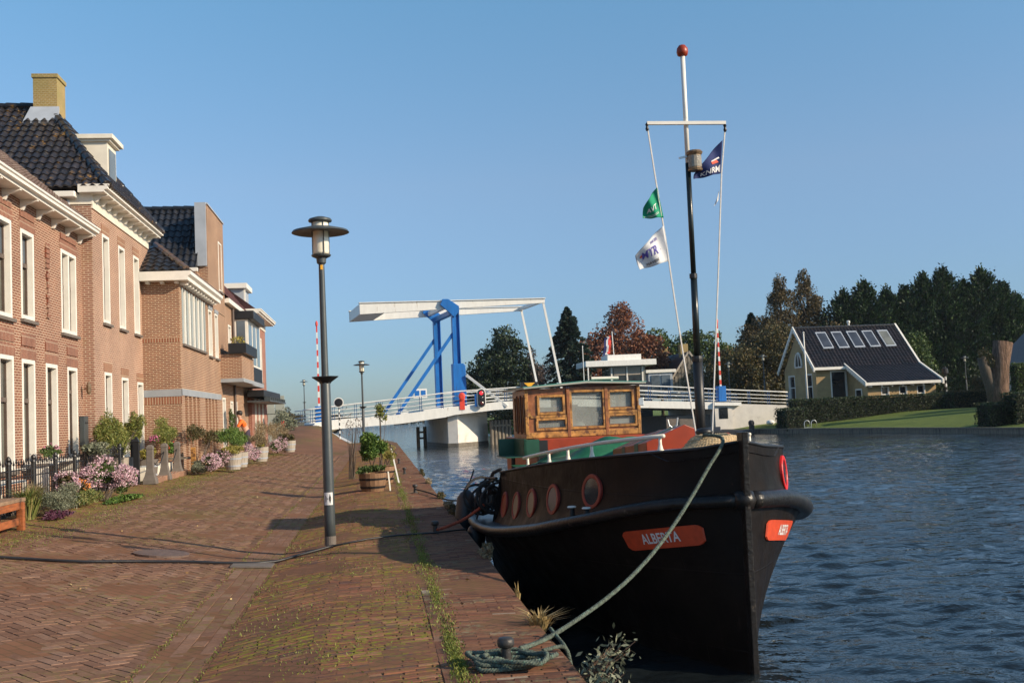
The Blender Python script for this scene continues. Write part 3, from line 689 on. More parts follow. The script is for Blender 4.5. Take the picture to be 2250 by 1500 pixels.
b.build('brick_ornament', 'soldier', h1)
cornice_x(h1, X1+.003, 10, 26.6, 6.17, .42)
for k in range(16):
    y = 10.7+k*1.04; P = [(0, -.20), (.05, -.20), (.10, -.10), (.33, -.03), (.33, -.004), (0, -.004)]
    if y < 15: continue
    MB().prism(P, y, y+.09, lambda p, q, t: (X1+.004+p, t, 6.17+q)).build('bracket', 'white', h1)
sl = Vector((-cos(radians(41)), 0, sin(radians(41))))
pantiles('roof', (-6.42, 15, 6.33), (0, 1, 0), sl, 11.5, 4.6, 'tileold', h1, tv=.28, tu=.2)
b = MB(); b.prism([(-6.42, 6.34), (-16, 6.34), (-9.9, 9.3)], 10, 26.55, lambda p, q, t: (p, t, q)); b.build('roof_body', 'tileold', h1)
# wall things on house 1 and 2
b = thing('mailbox', 'flat grey letter box on the brick wall beside the white door', 'letter box', (-6.55, 26.45, 1.3))
MB().box((-6.79, 26.14, 1.28), (-6.68, 26.5, 1.95)).build('box', 'lamp', b, bev=.01); MB().box((-6.681, 26.2, 1.78), (-6.672, 26.44, 1.81)).build('slot', 'black', b)
b = thing('wall_lantern', 'small brass wall lantern near the brick corner above the letter box', 'lantern', (-6.6, 26.4, 2.6))
MB().tube([(-6.79, 26.35, 2.55), (-6.66, 26.35, 2.6), (-6.62, 26.35, 2.72)], .012).build('arm', 'brass', b)
MB().lathe([(.03, 0), (.055, .06), (.06, .2), (.03, .26), (.01, .3)], (-6.62, 26.35, 2.45), 8).build('lantern', 'brass', b)
# ---------------------------------------------------------------- house 2
X2 = -6.55; F = FX(X2)
g2 = [(27.55, 28.28, .8, 3.02), (29.34, 30.1, .8, 2.96), (31.2, 31.95, .8, 2.9)]
u2 = [(27.55, 28.25, 4.22, 6.42), (29.25, 29.95, 4.22, 6.40), (31.0, 31.7, 4.22, 6.40)]
h2 = house('brick_house', 'tall pink brick house with a hipped roof and a mossy chimney', 'house', X2, -16, 26.62, 32.98, 7.2, 'br2', g2+u2)
for h in g2: window(h2, F, h, .08, 'curtain', top=2.1, toppane='blind')
for h in u2: window(h2, F, h, .08, 'curtain', top=5.6, toppane='curtain')
for h in g2+u2: MB().box((h[0]-.06, h[3], -.02), (h[1]+.06, h[3]+.23, .008), F).build('brick_arch', 'soldier3', h2)
MB().box((X2, 26.62, 6.86), (X2+.03, 32.99, 7.2)).build('frieze', 'cream', h2)
MB().box((X2-.55, 26.59, 6.95), (X2+.03, 26.617, 7.2)).build('frieze', 'cream', h2)
cornice_x(h2, X2-.25, 26.38, 33.15, 7.2, .68, .13)
b = MB(); b.box((-16, 26.3, 7.08), (X2-.3, 26.62, 7.22)); b.build('gutter', 'white', h2, bev=.02)
MB().tube([(X2-.52, 26.55, 7.05), (X2-.52, 26.55, 6.1)], .045).build('downpipe', 'zinc', h2)
for k in range(11):
    y = 26.75+k*.6; P = [(0, -.16), (.06, -.16), (.14, -.06), (.34, -.02), (.34, -.003), (0, -.003)]
    MB().prism(P, y, y+.08, lambda p, q, t: (X2+.031+p, t, 7.2+q)).build('bracket', 'white', h2)
AP = Vector((-8.35, 29.8, 10.2)); zE = 7.32
def hip_front():   # slope facing the camera
    lo, hi = Vector((-16, 26.4, zE)), Vector((-6.1, 26.4, zE)); V = Vector((0, AP.y-26.4, AP.z-zE)); L = V.length; Lu = 9.9
    return pantiles('roof', lo, (1, 0, 0), V, Lu, L, 'tileblack', h2, clamp=lambda v: (0, Lu-(-6.1-AP.x)*v/L), tu=.205, tv=.29)
hip_front()
V = Vector((AP.x+6.1, 0, AP.z-zE)); L2 = V.length; Lu2 = 33.1-26.4
pantiles('roof', (-6.1, 26.4, zE), (0, 1, 0), V, Lu2, L2, 'tileblack', h2, clamp=lambda v: ((AP.y-26.4)*v/L2, Lu2-(33.1-AP.y)*v/L2), tu=.205, tv=.29)
b = MB(); b.add([(-16, 26.4, zE-.02), (-6.12, 26.4, zE-.02), (-6.12, 33.1, zE-.02), (-16, 33.1, zE-.02), tuple(AP-Vector((0, 0, .03))), (-16, AP.y, AP.z-.03)], [(0, 1, 4, 5), (1, 2, 4), (2, 3, 5, 4), (3, 0, 5), (0, 3, 2, 1)]); b.build('roof_body', 'tileblack', h2)
ridge(h2, (-6.15, 26.45, zE+.05), AP, 'tileblack'); ridge(h2, (-6.15, 33.05, zE+.05), AP, 'tileblack'); ridge(h2, (-16, AP.y, AP.z+.03), AP+Vector((0, 0, .03)), 'tileblack')
b = MB(); b.box((-8.66, 29.42, 9.6), (-8.06, 30.2, 10.9)); b.box((-8.69, 29.39, 10.9), (-8.03, 30.23, 11.0)); ch = b.build('chimney', 'bryel', h2)
b = MB(); b.add([(-8.85, 29.1, 9.62), (-7.95, 29.1, 9.62), (-8.0, 29.40, 10.12), (-8.72, 29.40, 10.12), (-8.85, 29.08, 9.58), (-7.95, 29.08, 9.58), (-8.0, 29.415, 10.0), (-8.72, 29.415, 10.0)], [(0, 1, 2, 3), (4, 7, 6, 5), (0, 4, 5, 1), (1, 5, 6, 2), (2, 6, 7, 3), (3, 7, 4, 0)]); b.build('flashing', 'zinc', ch)
# dormer
b = MB(); b.box((-8.4, 29.15, 7.7), (-6.75, 30.1, 9.1)); d_ = b.build('dormer', 'cream', h2)
b = MB(); b.box((-8.5, 29.07, 9.1), (-6.66, 30.18, 9.16)); b.box((-8.5, 29.0, 9.16), (-6.58, 30.25, 9.28)); b.build('dormer_cornice', 'cream', d_, bev=.01)
MB().box((-6.752, 29.27, 7.9), (-6.73, 29.98, 8.95)).build('pane', 'curtain', d_)
# ---------------------------------------------------------------- house 3
X3 = -5.5; F = FX(X3); zb = 5.75
bay_h = [(32.3, 36.6, 4.0, 5.62)]
w3 = [(37.3, 38.1, 3.93, 5.5), (38.75, 39.5, 3.93, 5.5)]
niche = [(32.5+k*.72, 33.0+k*.72, .3, 2.5) for k in range(4)]+[(36.3+k*.72, 36.8+k*.72, .3, 2.5) for k in range(4)]
d3 = [(40.2, 41.0, .45, 2.6)]
h3 = house('brick_house', 'orange-brown brick house with grey lintel band and a black tiled gable', 'house', X3, -13, 32.0, 41.3, zb, 'br3', bay_h+w3+niche+d3)
b = MB()
b.box((X3-1.05, 31.985, 2.48), (X3+.015, 31.999, 2.68)); b.box((X3+.001, 31.985, 2.50), (X3+.015, 39.9, 2.69)); b.build('lintel_band', 'greyband', h3)
MB().box((X3-1.05, 31.988, 4.02), (X3, 31.998, 4.14)).build('brick_band', 'soldier3', h3)
MB().box((X3-1.05, 31.990, 2.26), (X3, 31.998, 2.47)).build('brick_band', 'soldier3', h3)
for n_ in niche: MB().box((n_[0], .3, -.18), (n_[1], 2.5, -.12), F).build('niche_back', 'br3', h3)
f = MB()
f.box((32.3, 4.0, -.12), (36.6, 5.62, -.1), F); bw = f.build('bay_window', 'curtain', h3)
for k in range(6):
    u = 32.3+k*.81; MB().box((u, 4.0, -.13), (u+.22, 5.62, .02), F).build('mullion', 'greyboard', bw)
    if k < 5: MB().box((u+.50, 4.0, -.1), (u+.66, 5.62, .01), F).build('frame', 'white', bw)
MB().box((32.3, 3.93, -.03), (36.6, 3.995, .07), F).build('sill', 'stone', bw)
for h in w3: window(h3, F, h, .08, 'curtain', sill=True); MB().box((h[0]-.05, h[3], -.02), (h[1]+.05, h[3]+.13, .03), F).build('lintel', 'greyband', h3)
fd = window(h3, F, d3[0], .09, 'curtain', top=2.1, toppane='curtain', sill=False, name='door')
# bay cornice and hip
b = MB(); P = [(-.1, 0), (.30, 0), (.30, .1), (.38, .16), (.38, .26), (-.1, .26)]
b.prism(P, 31.62, 38.2, lambda p, q, t: (X3+p, t, zb+q)); b.box((-6.53, 31.62, zb+.002), (X3-.1, 31.998, zb+.258)); b.build('cornice', 'white', h3)
for k in range(12): MB().box((X3+.001, 32.1+k*.5, zb-.09), (X3+.22, 32.2+k*.5, zb-.002)).build('bracket', 'white', h3)
for k in range(3): MB().box((X3-.9+k*.4, 31.8, zb-.07), (X3-.8+k*.4, 31.998, zb-.002)).build('bracket', 'white', h3)
b = MB(); b.add([(-5.2, 31.7, 6.02), (-5.2, 38.1, 6.02), (-8.2, 38.1, 6.02), (-8.2, 31.7, 6.02), (-6.4, 33.4, 7.0), (-8.2, 33.4, 7.0), (-6.4, 37.5, 7.0), (-8.2, 37.5, 7.0)], [(0, 1, 6, 4), (3, 0, 4, 5), (1, 2, 7, 6), (4, 6, 7, 5)]); b.build('bay_roof_body', 'tileglaze', h3)
Vv = Vector((0, 1.7, .98)); Lh = Vv.length
pantiles('bay_roof', (-8.2, 31.7, 6.03), (1, 0, 0), Vv, 3.0, Lh, 'tileglaze', h3, clamp=lambda v: (0, 3.0-1.2*v/Lh), tv=.3)
Vv2 = Vector((-1.2, 0, .98)); Lh2 = Vv2.length
pantiles('bay_roof', (-5.2, 31.7, 6.03), (0, 1, 0), Vv2, 6.4, Lh2, 'tileold', h3, clamp=lambda v: (1.7*v/Lh2, 6.4), tv=.25, tu=.2)
ridge(h3, (-5.25, 31.75, 6.08), (-6.4, 33.4, 7.06), 'tileold', .09)
# gable slab and the roof behind it
b = MB(); b.box((-5.78, 37.4, 5.6), (-5.48, 41.3, 9.05)); wall_panel(b, FX(-5.478), 37.4, 41.3, 5.6, 9.05, [(39.9, 40.7, 6.4, 8.2)]); b.build('gable', 'br3', h3)
b = MB(); b.box((-5.86, 37.3, 6.95), (-5.50, 37.399, 9.1)); b.box((-5.84, 37.38, 9.052), (-5.44, 41.34, 9.1)); b.build('coping', 'zinc', h3)
window(h3, FX(-5.475), (39.9, 40.7, 6.4, 8.2), .07, 'curtain', top=7.6, toppane='curtain')
Vr = Vector((0, 2.5, 2.45)); Lr = Vr.length
pantiles('roof', (-13, 36.75, 6.8), (1, 0, 0), Vr, 7.22, Lr, 'tileglaze', h3, tu=.22, tv=.34, amp=.034)
b = MB(); b.prism([(36.76, 6.78), (39.25, 9.2), (41.7, 6.78)], -13, -5.8, lambda p, q, t: (t, p, q)); b.build('roof_body', 'tileglaze', h3)
ridge(h3, (-13, 39.25, 9.25), (-5.8, 39.25, 9.25), 'tileglaze', .12)
MB().box((-8, 36.6, 6.68), (-5.7, 36.76, 6.8)).build('gutter', 'white', h3)
MB().box((-6.3, 36.85, 6.0), (-5.75, 37.38, 6.7)).build('brick_pier', 'br3', h3)
MB().box((-13, 36.8, 5.7), (-5.8, 41.3, 6.8)).build('attic_wall', 'br3', h3)
# ---------------------------------------------------------------- house 4
F = FX(X3)
h4h = [(42.2, 43.0, 4.5, 5.4), (42.3, 43.1, .5, 2.5), (43.5, 44.3, .5, 2.5)]
h4 = house('brick_house', 'narrow brown brick house with a red-black tiled roof and a white bay window', 'house', X3-.0, -13, 41.32, 48.0, 6.25, 'br3', h4h)
for h in h4h: window(h4, F, h, .08, 'curtain', sill=False)
MB().box((X3, 41.35, 6.13), (X3+.18, 47.95, 6.3)).build('gutter', 'white', h4)
s4 = Vector((-1.2, 0, 1.5)); pantiles('roof', (X3+.1, 41.4, 6.3), (0, 1, 0), s4, 6.6, 1.6, 'tilered', h4, tu=.24, amp=.035)
b = MB(); b.prism([(X3+.08, 6.28), (X3-1.1, 7.6), (-12.9, 7.6), (-12.9, 6.28)], 41.35, 47.95, lambda p, q, t: (p, t, q)); b.build('roof_body', 'tilered', h4)
MB().tube([(X3+.06, 43.3, 6.1), (X3+.06, 43.3, .4)], .05).build('downpipe', 'sash', h4)
b = MB(); b.box((X3, 39.95, 3.25), (X3+.75, 43.7, 4.12)); bl = b.build('balcony', 'br3', h4); MB().box((X3, 39.9, 3.12), (X3+.8, 43.75, 3.248)).build('balcony_floor', 'greyband', bl)
b = MB(); b.box((X3, 43.8, 3.9), (X3+.55, 48.3, 5.72)); by = b.build('bay_window', 'white', h4)
for k in range(3): MB().box((X3+.551, 44.0+k*1.45, 4.0), (X3+.56, 45.1+k*1.45, 5.6)).build('pane', 'curtain', by)
MB().box((X3+.12, 43.79, 3.95), (X3+.45, 43.798, 5.65)).build('pane', 'glass', by)
MB().box((X3, 43.7, 5.722), (X3+.8, 47.9, 6.05)).build('canopy', 'black', by, bev=.02); MB().box((X3, 43.75, 3.3), (X3+.6, 48.35, 3.898)).build('bay_apron', 'black', by); MB().box((X3, 43.7, 3.12), (X3+.65, 48.4, 3.298)).build('bay_base', 'greyband', by)
fb = thing('flower_box', 'long black flower box on the brick balcony, green plant inside', 'flower box', (X3+.6, 41.6, 4.15))
b = MB(); b.box((X3+.3, 39.8, 4.14), (X3+.92, 43.4, 4.2)); b.box((X3+.3, 39.8, 4.2), (X3+.34, 43.4, 4.5)); b.box((X3+.88, 39.8, 4.2), (X3+.92, 43.4, 4.5)); b.box((X3+.34, 39.8, 4.2), (X3+.88, 39.84, 4.5)); b.box((X3+.34, 43.36, 4.2), (X3+.88, 43.4, 4.5)); b.build('box', 'black', fb)
leaves('foliage', lobes_points(srnd(3), [(X3+.6, 40.2, 4.6, .25, .4, .2), (X3+.6, 42, 4.5, .2, 1.2, .1)], 300), .09, 'L_yellow', fb, 4)
# ---------------------------------------------------------------- house 5
X5 = -5.35; F = FX(X5)
h5h = [(49.2, 49.8, 3.5, 5.6), (50.7, 51.3, 3.5, 5.6), (52.2, 52.8, 3.5, 5.6), (49.2, 49.8, .6, 2.9), (50.7, 51.3, .6, 2.9), (52.3, 52.9, .6, 2.9)]
h5 = house('brick_house', 'dark red brick end house with a white cornice and a grey dormer', 'house', X5, -13, 48.02, 54.6, 6.35, 'br5', h5h)
for h in h5h: window(h5, F, h, .08, 'curtain', sill=True)
MB().box((X5+.001, 48.03, 6.05), (X5+.03, 54.6, 6.35)).build('frieze', 'cream', h5); MB().box((X5-.5, 47.99, 6.0), (X5+.03, 48.015, 6.35)).build('frieze', 'cream', h5)
cornice_x(h5, X5-.3, 47.85, 54.8, 6.35, .8, .14)
b = MB(); b.prism([(X5+.3, 6.55), (-7.2, 8.2), (-12, 8.2), (-13, 6.55)], 48, 54.6, lambda p, q, t: (p, t, q)); b.build('roof', 'tilered', h5)
b = MB(); b.box((-7.2, 48.4, 6.6), (-5.6, 50.2, 7.5)); d5 = b.build('dormer', 'zinc', h5); MB().box((-7.3, 48.2, 7.5), (-5.45, 50.4, 7.72)).build('dormer_cornice', 'white', d5); MB().box((-5.6, 48.4, 6.6), (-5.54, 48.55, 7.5)).build('dormer_post', 'white', d5)
aw = thing('awning', 'black slatted canopy over the entrance of the end house', 'canopy', (X5, 50, 2.7))
MB().box((X5+.01, 46.4, 2.72), (X5+.7, 54, 3.0)).build('box', 'black', aw, bev=.02)
b = MB(); b.box((X5+.01, 46.3, 2.5), (X5+.95, 54.2, 2.56))
for k in range(9): b.box((X5+.7, 46.4+k*.9, 2.56), (X5+.95, 46.5+k*.9, 2.7))
b.build('slats', 'lamp', aw)
# ================================================================ BOAT
PHI = radians(3.5); BO = (3.38, 9.93)
def W(s, t, z): return Vector((BO[0]-s*sin(PHI)+t*cos(PHI), BO[1]+s*cos(PHI)+t*sin(PHI), z))
def itp(T, s): return float(np.interp(s, [a for a, _ in T], [c for _, c in T]))
SH = [(0, .69), (.5, .65), (.9, .565), (1.3, .47), (2.3, .29), (3.5, .16), (4.6, .10), (8, .05), (14, .15)]
DK = [(0, 1.24), (.35, 1.17), (1.9, 1.06), (5, .80), (14, .8)]
aft = lambda s: sqrt(max(0, 1-(max(0, s-4.4)/5.4)**2))
def hbS(s): return (2.0*(1-exp(-s/1.35))-.03*s)*aft(s)
def hbU(s): return 1.66*(1-exp(-s/1.5))-.03*s
def hbW(s): return 1.62*(1-exp(-s/3.6))*aft(s)
def hull(s, z, side, off=0):
    sh = itp(SH, s); u = max(0, min(1, (z+1.0)/(sh+1.0))); h = hbW(s)+(hbS(s)-.04-hbW(s))*u**1.35
    return W(s, side*(h+off), z)
boat = thing('tugboat', 'black steel tugboat moored at the brick quay, red name boards on its bow', 'boat', tuple(W(6, 0, WAT)))
SS = [0, .05, .12, .2, .3, .45, .6, .8, 1, 1.25, 1.5, 1.8, 2.2, 2.6, 3.1, 3.7, 4.4, 5.2, 6.0, 6.8, 7.5, 8.1, 8.6, 9.0, 9.35, 9.6, 9.75, 9.79]
b = MB()
for side in (-1, 1):
    n = len(SS); m = 12; vs = []
    for s in SS:
        for k in range(m+1): vs.append(hull(s, -1.0+(itp(SH, s)+1.0)*k/m, side))
    b.add(vs, [(i*(m+1)+k, (i+1)*(m+1)+k, (i+1)*(m+1)+k+1, i*(m+1)+k+1) for i in range(n-1) for k in range(m)])
hl = b.build('hull', 'hull', boat, smooth=True, merge=True)
# rubbing strake, thick half-round tube
for side in (-1, 1):
    ss = SS[1:]; MB().tube([W(s, side*(hbS(s)+.0), itp(SH, s)) for s in ss], [(.064 if side < 0 else .085)]*len(ss), 12).build('rubbing_strake', 'strake', boat, smooth=True)
# weld seam of the strake round the stem
b = MB(); b.lathe([(.02, -.1), (.09, -.08), (.12, 0), (.09, .08), (.02, .1)], W(.05, 0, .69), 12); b.build('stem_cap', 'strake', boat, smooth=True)
# stem bar
b = MB(); b.add([W(s, t, z) for z, sb in ((-1.05, .02), (.6, 0), (1.33, -.03)) for s, t in ((sb+.1, -.03), (sb-.045, -.03), (sb-.045, .03), (sb+.1, .03))],
      [(0, 1, 5, 4), (1, 2, 6, 5), (2, 3, 7, 6), (3, 0, 4, 7), (4, 5, 9, 8), (5, 6, 10, 9), (6, 7, 11, 10), (7, 4, 8, 11), (8, 9, 10, 11), (3, 2, 1, 0)]); b.build('stem', 'strake', boat, bev=.008)
# cabin side (raised foredeck) with its foot flared into the side deck
SU = [0, .04, .1, .2, .3, .45, .6, .8, 1, 1.25, 1.5, 1.8, 2.1, 2.4, 2.8, 3.2, 3.6, 4, 4.5, 5]
def upper(s, z, side, off=0):
    sh = itp(SH, s); dk = itp(DK, s); u = max(0, min(1, (z-sh)/(dk-sh))); fl = (hbS(s)-hbU(s))*.45*(1-u)**4; sd = .06*min(1, s) if side > 0 else 0
    return W(s, side*(hbU(s)+fl+off+sd), z)
b = MB()
for side in (-1, 1):
    m = 9; vs = []
    for s in SU:
        sh, dk = itp(SH, s), itp(DK, s)
        for k in range(m+1): vs.append(upper(s, sh+(dk-sh)*k/m, side))
    b.add(vs, [(i*(m+1)+k, (i+1)*(m+1)+k, (i+1)*(m+1)+k+1, i*(m+1)+k+1) for i in range(len(SU)-1) for k in range(m)])
b.add([upper(5, .10, -1), upper(5, .8, -1), upper(5, .8, 1), upper(5, .10, 1)], [(0, 1, 2, 3)])
b.build('cabin_side', 'hull', boat, smooth=False, merge=True, auto=35)
b = MB(); m = 10; vs = []
for s in SU[1:]:
    for k in range(m+1):
        t = -1+2*k/m; vs.append(W(s, t*(hbU(s)+.02)+(.06*min(1, s) if t > 0 else 0)*t, itp(DK, s)+.05*(1-t*t)*min(1, s/1.5)+.004-(.10 if s < .75 else 0)))
b.add(vs, [(i*(m+1)+k, (i+1)*(m+1)+k, (i+1)*(m+1)+k+1, i*(m+1)+k+1) for i in range(len(SU)-2) for k in range(m)])
b.build('foredeck', 'deck', boat, smooth=True)
for side in (-1, 1): MB().tube([upper(s, itp(DK, s), side, 0) for s in SU[1:]], .017, 6).build('deck_edge', 'black', boat, smooth=True)
b = MB()
for side in (-1, 1):
    vs = []
    for s in SS[1:]:
        h = hbU(min(s, 5))*.9 if s < 8.5 else 0
        z = itp(SH, s)+.05; vs += [W(s, side*min(hbU(s) if s < 5 else 0, hbS(s)), z), W(s, side*hbS(s), z)]
    b.add(vs, [(2*i, 2*i+1, 2*i+3, 2*i+2) for i in range(len(SS)-2)])
b.build('side_deck', 'deck', boat, smooth=True, merge=True)
b = MB()
for side in (-1, 1):
    vs = []
    sa = [6.6, 7.2, 7.8, 8.3, 8.8, 9.2, 9.5, 9.7, 9.78]
    for s in sa:
        for o_, zt in ((0, .04), (0, .24), (-.04, .24), (-.04, .04)): vs.append(W(s, side*max(0, hbS(s)-.05+o_), itp(SH, s)+zt))
    b.add(vs, [(4*i+k, 4*i+(k+1) % 4, 4*i+4+(k+1) % 4, 4*i+4+k) for i in range(len(sa)-1) for k in range(4)]+[(0, 1, 2, 3)])
b.build('bulwark', 'hull', boat, smooth=False)
# portholes
M['portred'] = pm('porthole_dark_red', (.26, .028, .016), .5, .2, 9, bst=.1)
def porthole(s, z, side, r, pane, rim='portred'):
    P = upper(s, z, side); P2 = upper(s+.05, z, side); P3 = upper(s, z+.05, side)
    a = (P2-P).normalized()*(-side); c = (P3-P).normalized(); n_ = a.cross(c).normalized()
    if n_.dot(W(s, side*9, z)-P) < 0: n_ = -n_
    T = lambda x, y, w_: P+a*x+c*y+n_*(w_+.016)
    o = MB().lathe([(r*.76, -.02), (r*.76, .006), (r*.79, .011), (r*.97, .011), (r, .004), (r, -.02)], (0, 0, 0), 32, X=T).build('porthole', rim, boat, smooth=False)
    MB().lathe([(r*.785, -.01), (r*.785, .003)], (0, 0, 0), 28, X=T).build('pane', pane, o)
M['portglass'] = glassmat('porthole_curtain', (.13, .12, .10), .15); M['porttan'] = glassmat('porthole_tan', (.17, .125, .08), .3)
for s, z, pn in ((1.6, .73, 'glassdark'), (2.48, .60, 'portglass'), (3.22, .51, 'porttan'), (3.92, .43, 'porttan'), (4.62, .39, 'red')): porthole(s, z, -1, .185 if s < 2 else .175, pn)
M['redrim'] = pm('porthole_red', (.70, .02, .02), .4, .1, 5, bst=0)
porthole(.93, .86, 1, .18, 'glassdark', 'redrim')
for s in (2.0, 2.9): porthole(s, .62, 1, .17, 'glassdark', 'redrim')
# name boards following the hull
def text_data(s, bold=.0, font_scale=1, space=1.0):
    cu = bpy.data.curves.new('t', 'FONT'); cu.body = s; cu.size = 1; cu.offset = bold; cu.space_character = space; cu.resolution_u = 3
    o = bpy.data.objects.new('t', cu); COL.objects.link(o); dg = bpy.context.evaluated_depsgraph_get(); me = o.evaluated_get(dg).to_mesh()
    v = [tuple(q.co) for q in me.vertices]; f = [tuple(p.vertices) for p in me.polygons]
    o.evaluated_get(dg).to_mesh_clear(); bpy.data.objects.remove(o); bpy.data.curves.remove(cu)
    x0 = min(p[0] for p in v); x1 = max(p[0] for p in v); y0 = min(p[1] for p in v); y1 = max(p[1] for p in v)
    return [((p[0]-x0)/(x1-x0), (p[1]-y0)/(y1-y0)) for p in v], f
def nameboard(side):
    za, zb_ = .255, .365   # aft, fore centre heights
    s0, s1 = .30, 1.03
    zc = lambda s: zb_+(za-zb_)*(s-s0)/(s1-s0)
    hw = .098
    def outline(x):        # half height along the board, clipped corners
        e = min(x, 1-x); return hw*(.62+.38*min(1, e/.05)) if e < .05 else hw
    b = MB(); n = 26; vs = []
    for off in (.012, .03):
        for k in range(n+1):
            x = k/n; s = s0+(s1-s0)*x
            for q in (-1, -.34, .34, 1): vs.append(hull(s, zc(s)+outline(x)*q, side, off))
    K = (n+1)*4; fs = []
    for k in range(n):
        for j in range(3): fs += [(k*4+j, k*4+4+j, k*4+5+j, k*4+j+1), (K+k*4+j, K+k*4+j+1, K+k*4+5+j, K+k*4+4+j)]
        fs += [(k*4, K+k*4, K+k*4+4, k*4+4), (k*4+3, k*4+7, K+k*4+7, K+k*4+3)]
    for k in (0, n):
        for j in range(3): fs.append((k*4+j, K+k*4+j, K+k*4+j+1, k*4+j+1))
    b.add(vs, fs); bd = b.build('name_board', 'board', boat)
    tv, tf = text_data('ALBERTA' if side < 0 else 'ALBERTA-', .02)
    sa, sb_ = (.845, .485) if side < 0 else (.56, .88)
    b = MB(); b.add([hull(sa+(sb_-sa)*x, zc(sa+(sb_-sa)*x)-.045+y*.10, side, .034) for x, y in tv], tf); b.build('lettering', 'lettering', bd, recalc=False)
nameboard(-1); nameboard(1)
# double bollards on the side decks
for side in (-1, 1):
    s = 1.62; z = itp(SH, s)+.03
    for ds in (-.12, .12):
        c = W(s+ds, side*(hbS(s+ds)-.14), z); bb = MB().lathe([(.035, -.03), (.03, .11), (.042, .12)], c, 12).build('deck_bollard', 'black', boat)
        MB().lathe([(.046, .12), (.05, .128), (.04, .138), (.0, .14)], c, 12).build('bollard_cap', 'white', bb)
# hand rail along the cabin top
for side in (-1, 1):
    ss = np.linspace(.95 if side < 0 else 1.6, 4.85, 16); rl = MB().tube([W(s, side*(hbU(s)-.30), itp(DK, s)+.17) for s in ss], .021, 8).build('hand_rail', 'cream', boat, smooth=True)
    for s in (1.0 if side < 0 else 1.65, 2.15, 2.8, 3.5, 4.6): MB().lathe([(.045, 0), (.03, .02), (.018, .07), (.016, .15)], W(s, side*(hbU(s)-.30), itp(DK, s)+.02), 8).build('stanchion', 'cream', rl, smooth=True)
# wheelhouse
WS = 6.0
def FWH(u, v, w_): return W(WS-w_, u, v)
dkz = .62
b = MB(); b.box((WS-.45, -.78, .55), (WS+2.2, .80, 1.205), lambda s, t, z: W(s, t, z)); b.build('wheelhouse_base', 'red', boat, bev=.01)
b = MB(); b.box((WS-.47, -.80, .55), (WS-.36, -.66, 1.19), lambda s, t, z: W(s, t, z)); b.build('base_corner', 'black', boat)
wh = MB()
hs_ = [(-.67, -.30, 1.57, 1.81), (-.70, -.27, 1.34, 1.475), (-.185, .31, 1.34, 1.865), (.40, .76, 1.60, 1.85), (.385, .80, 1.35, 1.495)]
wall_panel(wh, FWH, -.86, .88, 1.205, 1.93, hs_, .05)
TP = lambda s: 1-.10*(s-WS)/1.5
for side in (-1, 1):
    e = -.86 if side < 0 else .88
    def FS(u, v, w_, e=e, side=side): return W(WS+u, e*TP(WS+u)+side*w_, v)
    sh_ = [(.12, .42, 1.3, 1.82), (.52, .84, 1.3, 1.82), (.94, 1.3, 1.3, 1.82)]
    wall_panel(wh, FS, 0, 1.5, 1.205, 1.93, sh_, .05)
wall_panel(wh, lambda u, v, w_: W(WS+1.5+w_, u, v), -.77, .79, 1.205, 1.93, [(-.65, -.15, 1.4, 1.82), (.2, .68, 1.4, 1.82)], .03)
wh.add([W(WS, -.86, 1.21), W(WS, .88, 1.21), W(WS+1.5, .79, 1.21), W(WS+1.5, -.77, 1.21)], [(0, 1, 2, 3)])
whs = wh.build('wheelhouse', 'wood', boat, recalc=False)
for (a, c, d, e) in hs_:
    fr = MB(); g = .024
    for q in ((a-g, d-g, a+.012, e+g), (c-.012, d-g, c+g, e+g), (a+.012, e-.01, c-.012, e+g), (a+.012, d-g, c-.012, d+.012)): fr.box((q[0], q[1], -.02), (q[2], q[3], .022), FWH)
    fo = fr.build('window_frame', 'woodyel', whs, bev=.004); MB().box((a+.01, d+.01, -.04), (c-.01, e-.01, -.03), FWH).build('pane', 'cabin', fo)
    MB().box((a+.012, d+.012, -.03), (c-.012, d+.02, -.012), FWH).build('putty', 'wooddark', fo)
for side in (-1, 1):
    e = -.86 if side < 0 else .88
    def FS(u, v, w_, e=e, side=side): return W(WS+u, e*TP(WS+u)+side*w_, v)
    for (a, c, d, f2) in [(.12, .42, 1.3, 1.82), (.52, .84, 1.3, 1.82), (.94, 1.3, 1.3, 1.82)]:
        MB().box((a, d, -.04), (c, f2, -.03), FS).build('pane', 'cabin', whs)
        MB().box((a-.03, d-.03, 0), (a+.012, f2+.03, .02), FS).build('window_frame', 'wooddark', whs)
for u in (-.855, -.228, .352, .85):
    MB().box((u-.025, 1.21, .001), (u+.025, 1.92, .03), FWH).build('post', 'woodyel' if abs(u) > .5 else 'wood', whs, bev=.006)
MB().box((-.84, 1.21, .001), (.86, 1.295, .026), FWH).build('sill_board', 'woodyel', whs, bev=.006)
MB().box((-.8, 1.505, .001), (-.26, 1.538, .024), FWH).build('rail', 'woodyel', whs); MB().box((.38, 1.527, .001), (.83, 1.565, .024), FWH).build('rail', 'woodyel', whs)
b = MB(); ro = [(-.91, 1.93), (.05, 1.985), (.95, 1.945), (.95, 1.975), (.05, 2.02), (-.91, 1.96)]
b.prism(ro, WS-.12, WS+1.65, lambda p, q, t: W(t, p, q)); rf = b.build('wheelhouse_roof', 'signgreen', boat, bev=.006)
M['teal'] = pm('teal_paint', (.05, .30, .25), .5, .1, 4)
b = MB(); b.prism([(-.915, 1.956), (.05, 2.016), (.955, 1.971), (.955, 1.979), (.05, 2.024), (-.915, 1.964)], WS-.125, WS+1.66, lambda p, q, t: W(t, p, q)); b.build('roof_felt', 'teal', rf)
MB().tube([W(WS+.2, .2, 2.06), W(WS+.2, .62, 2.055)], .022).build('roof_rail', 'cream', rf)
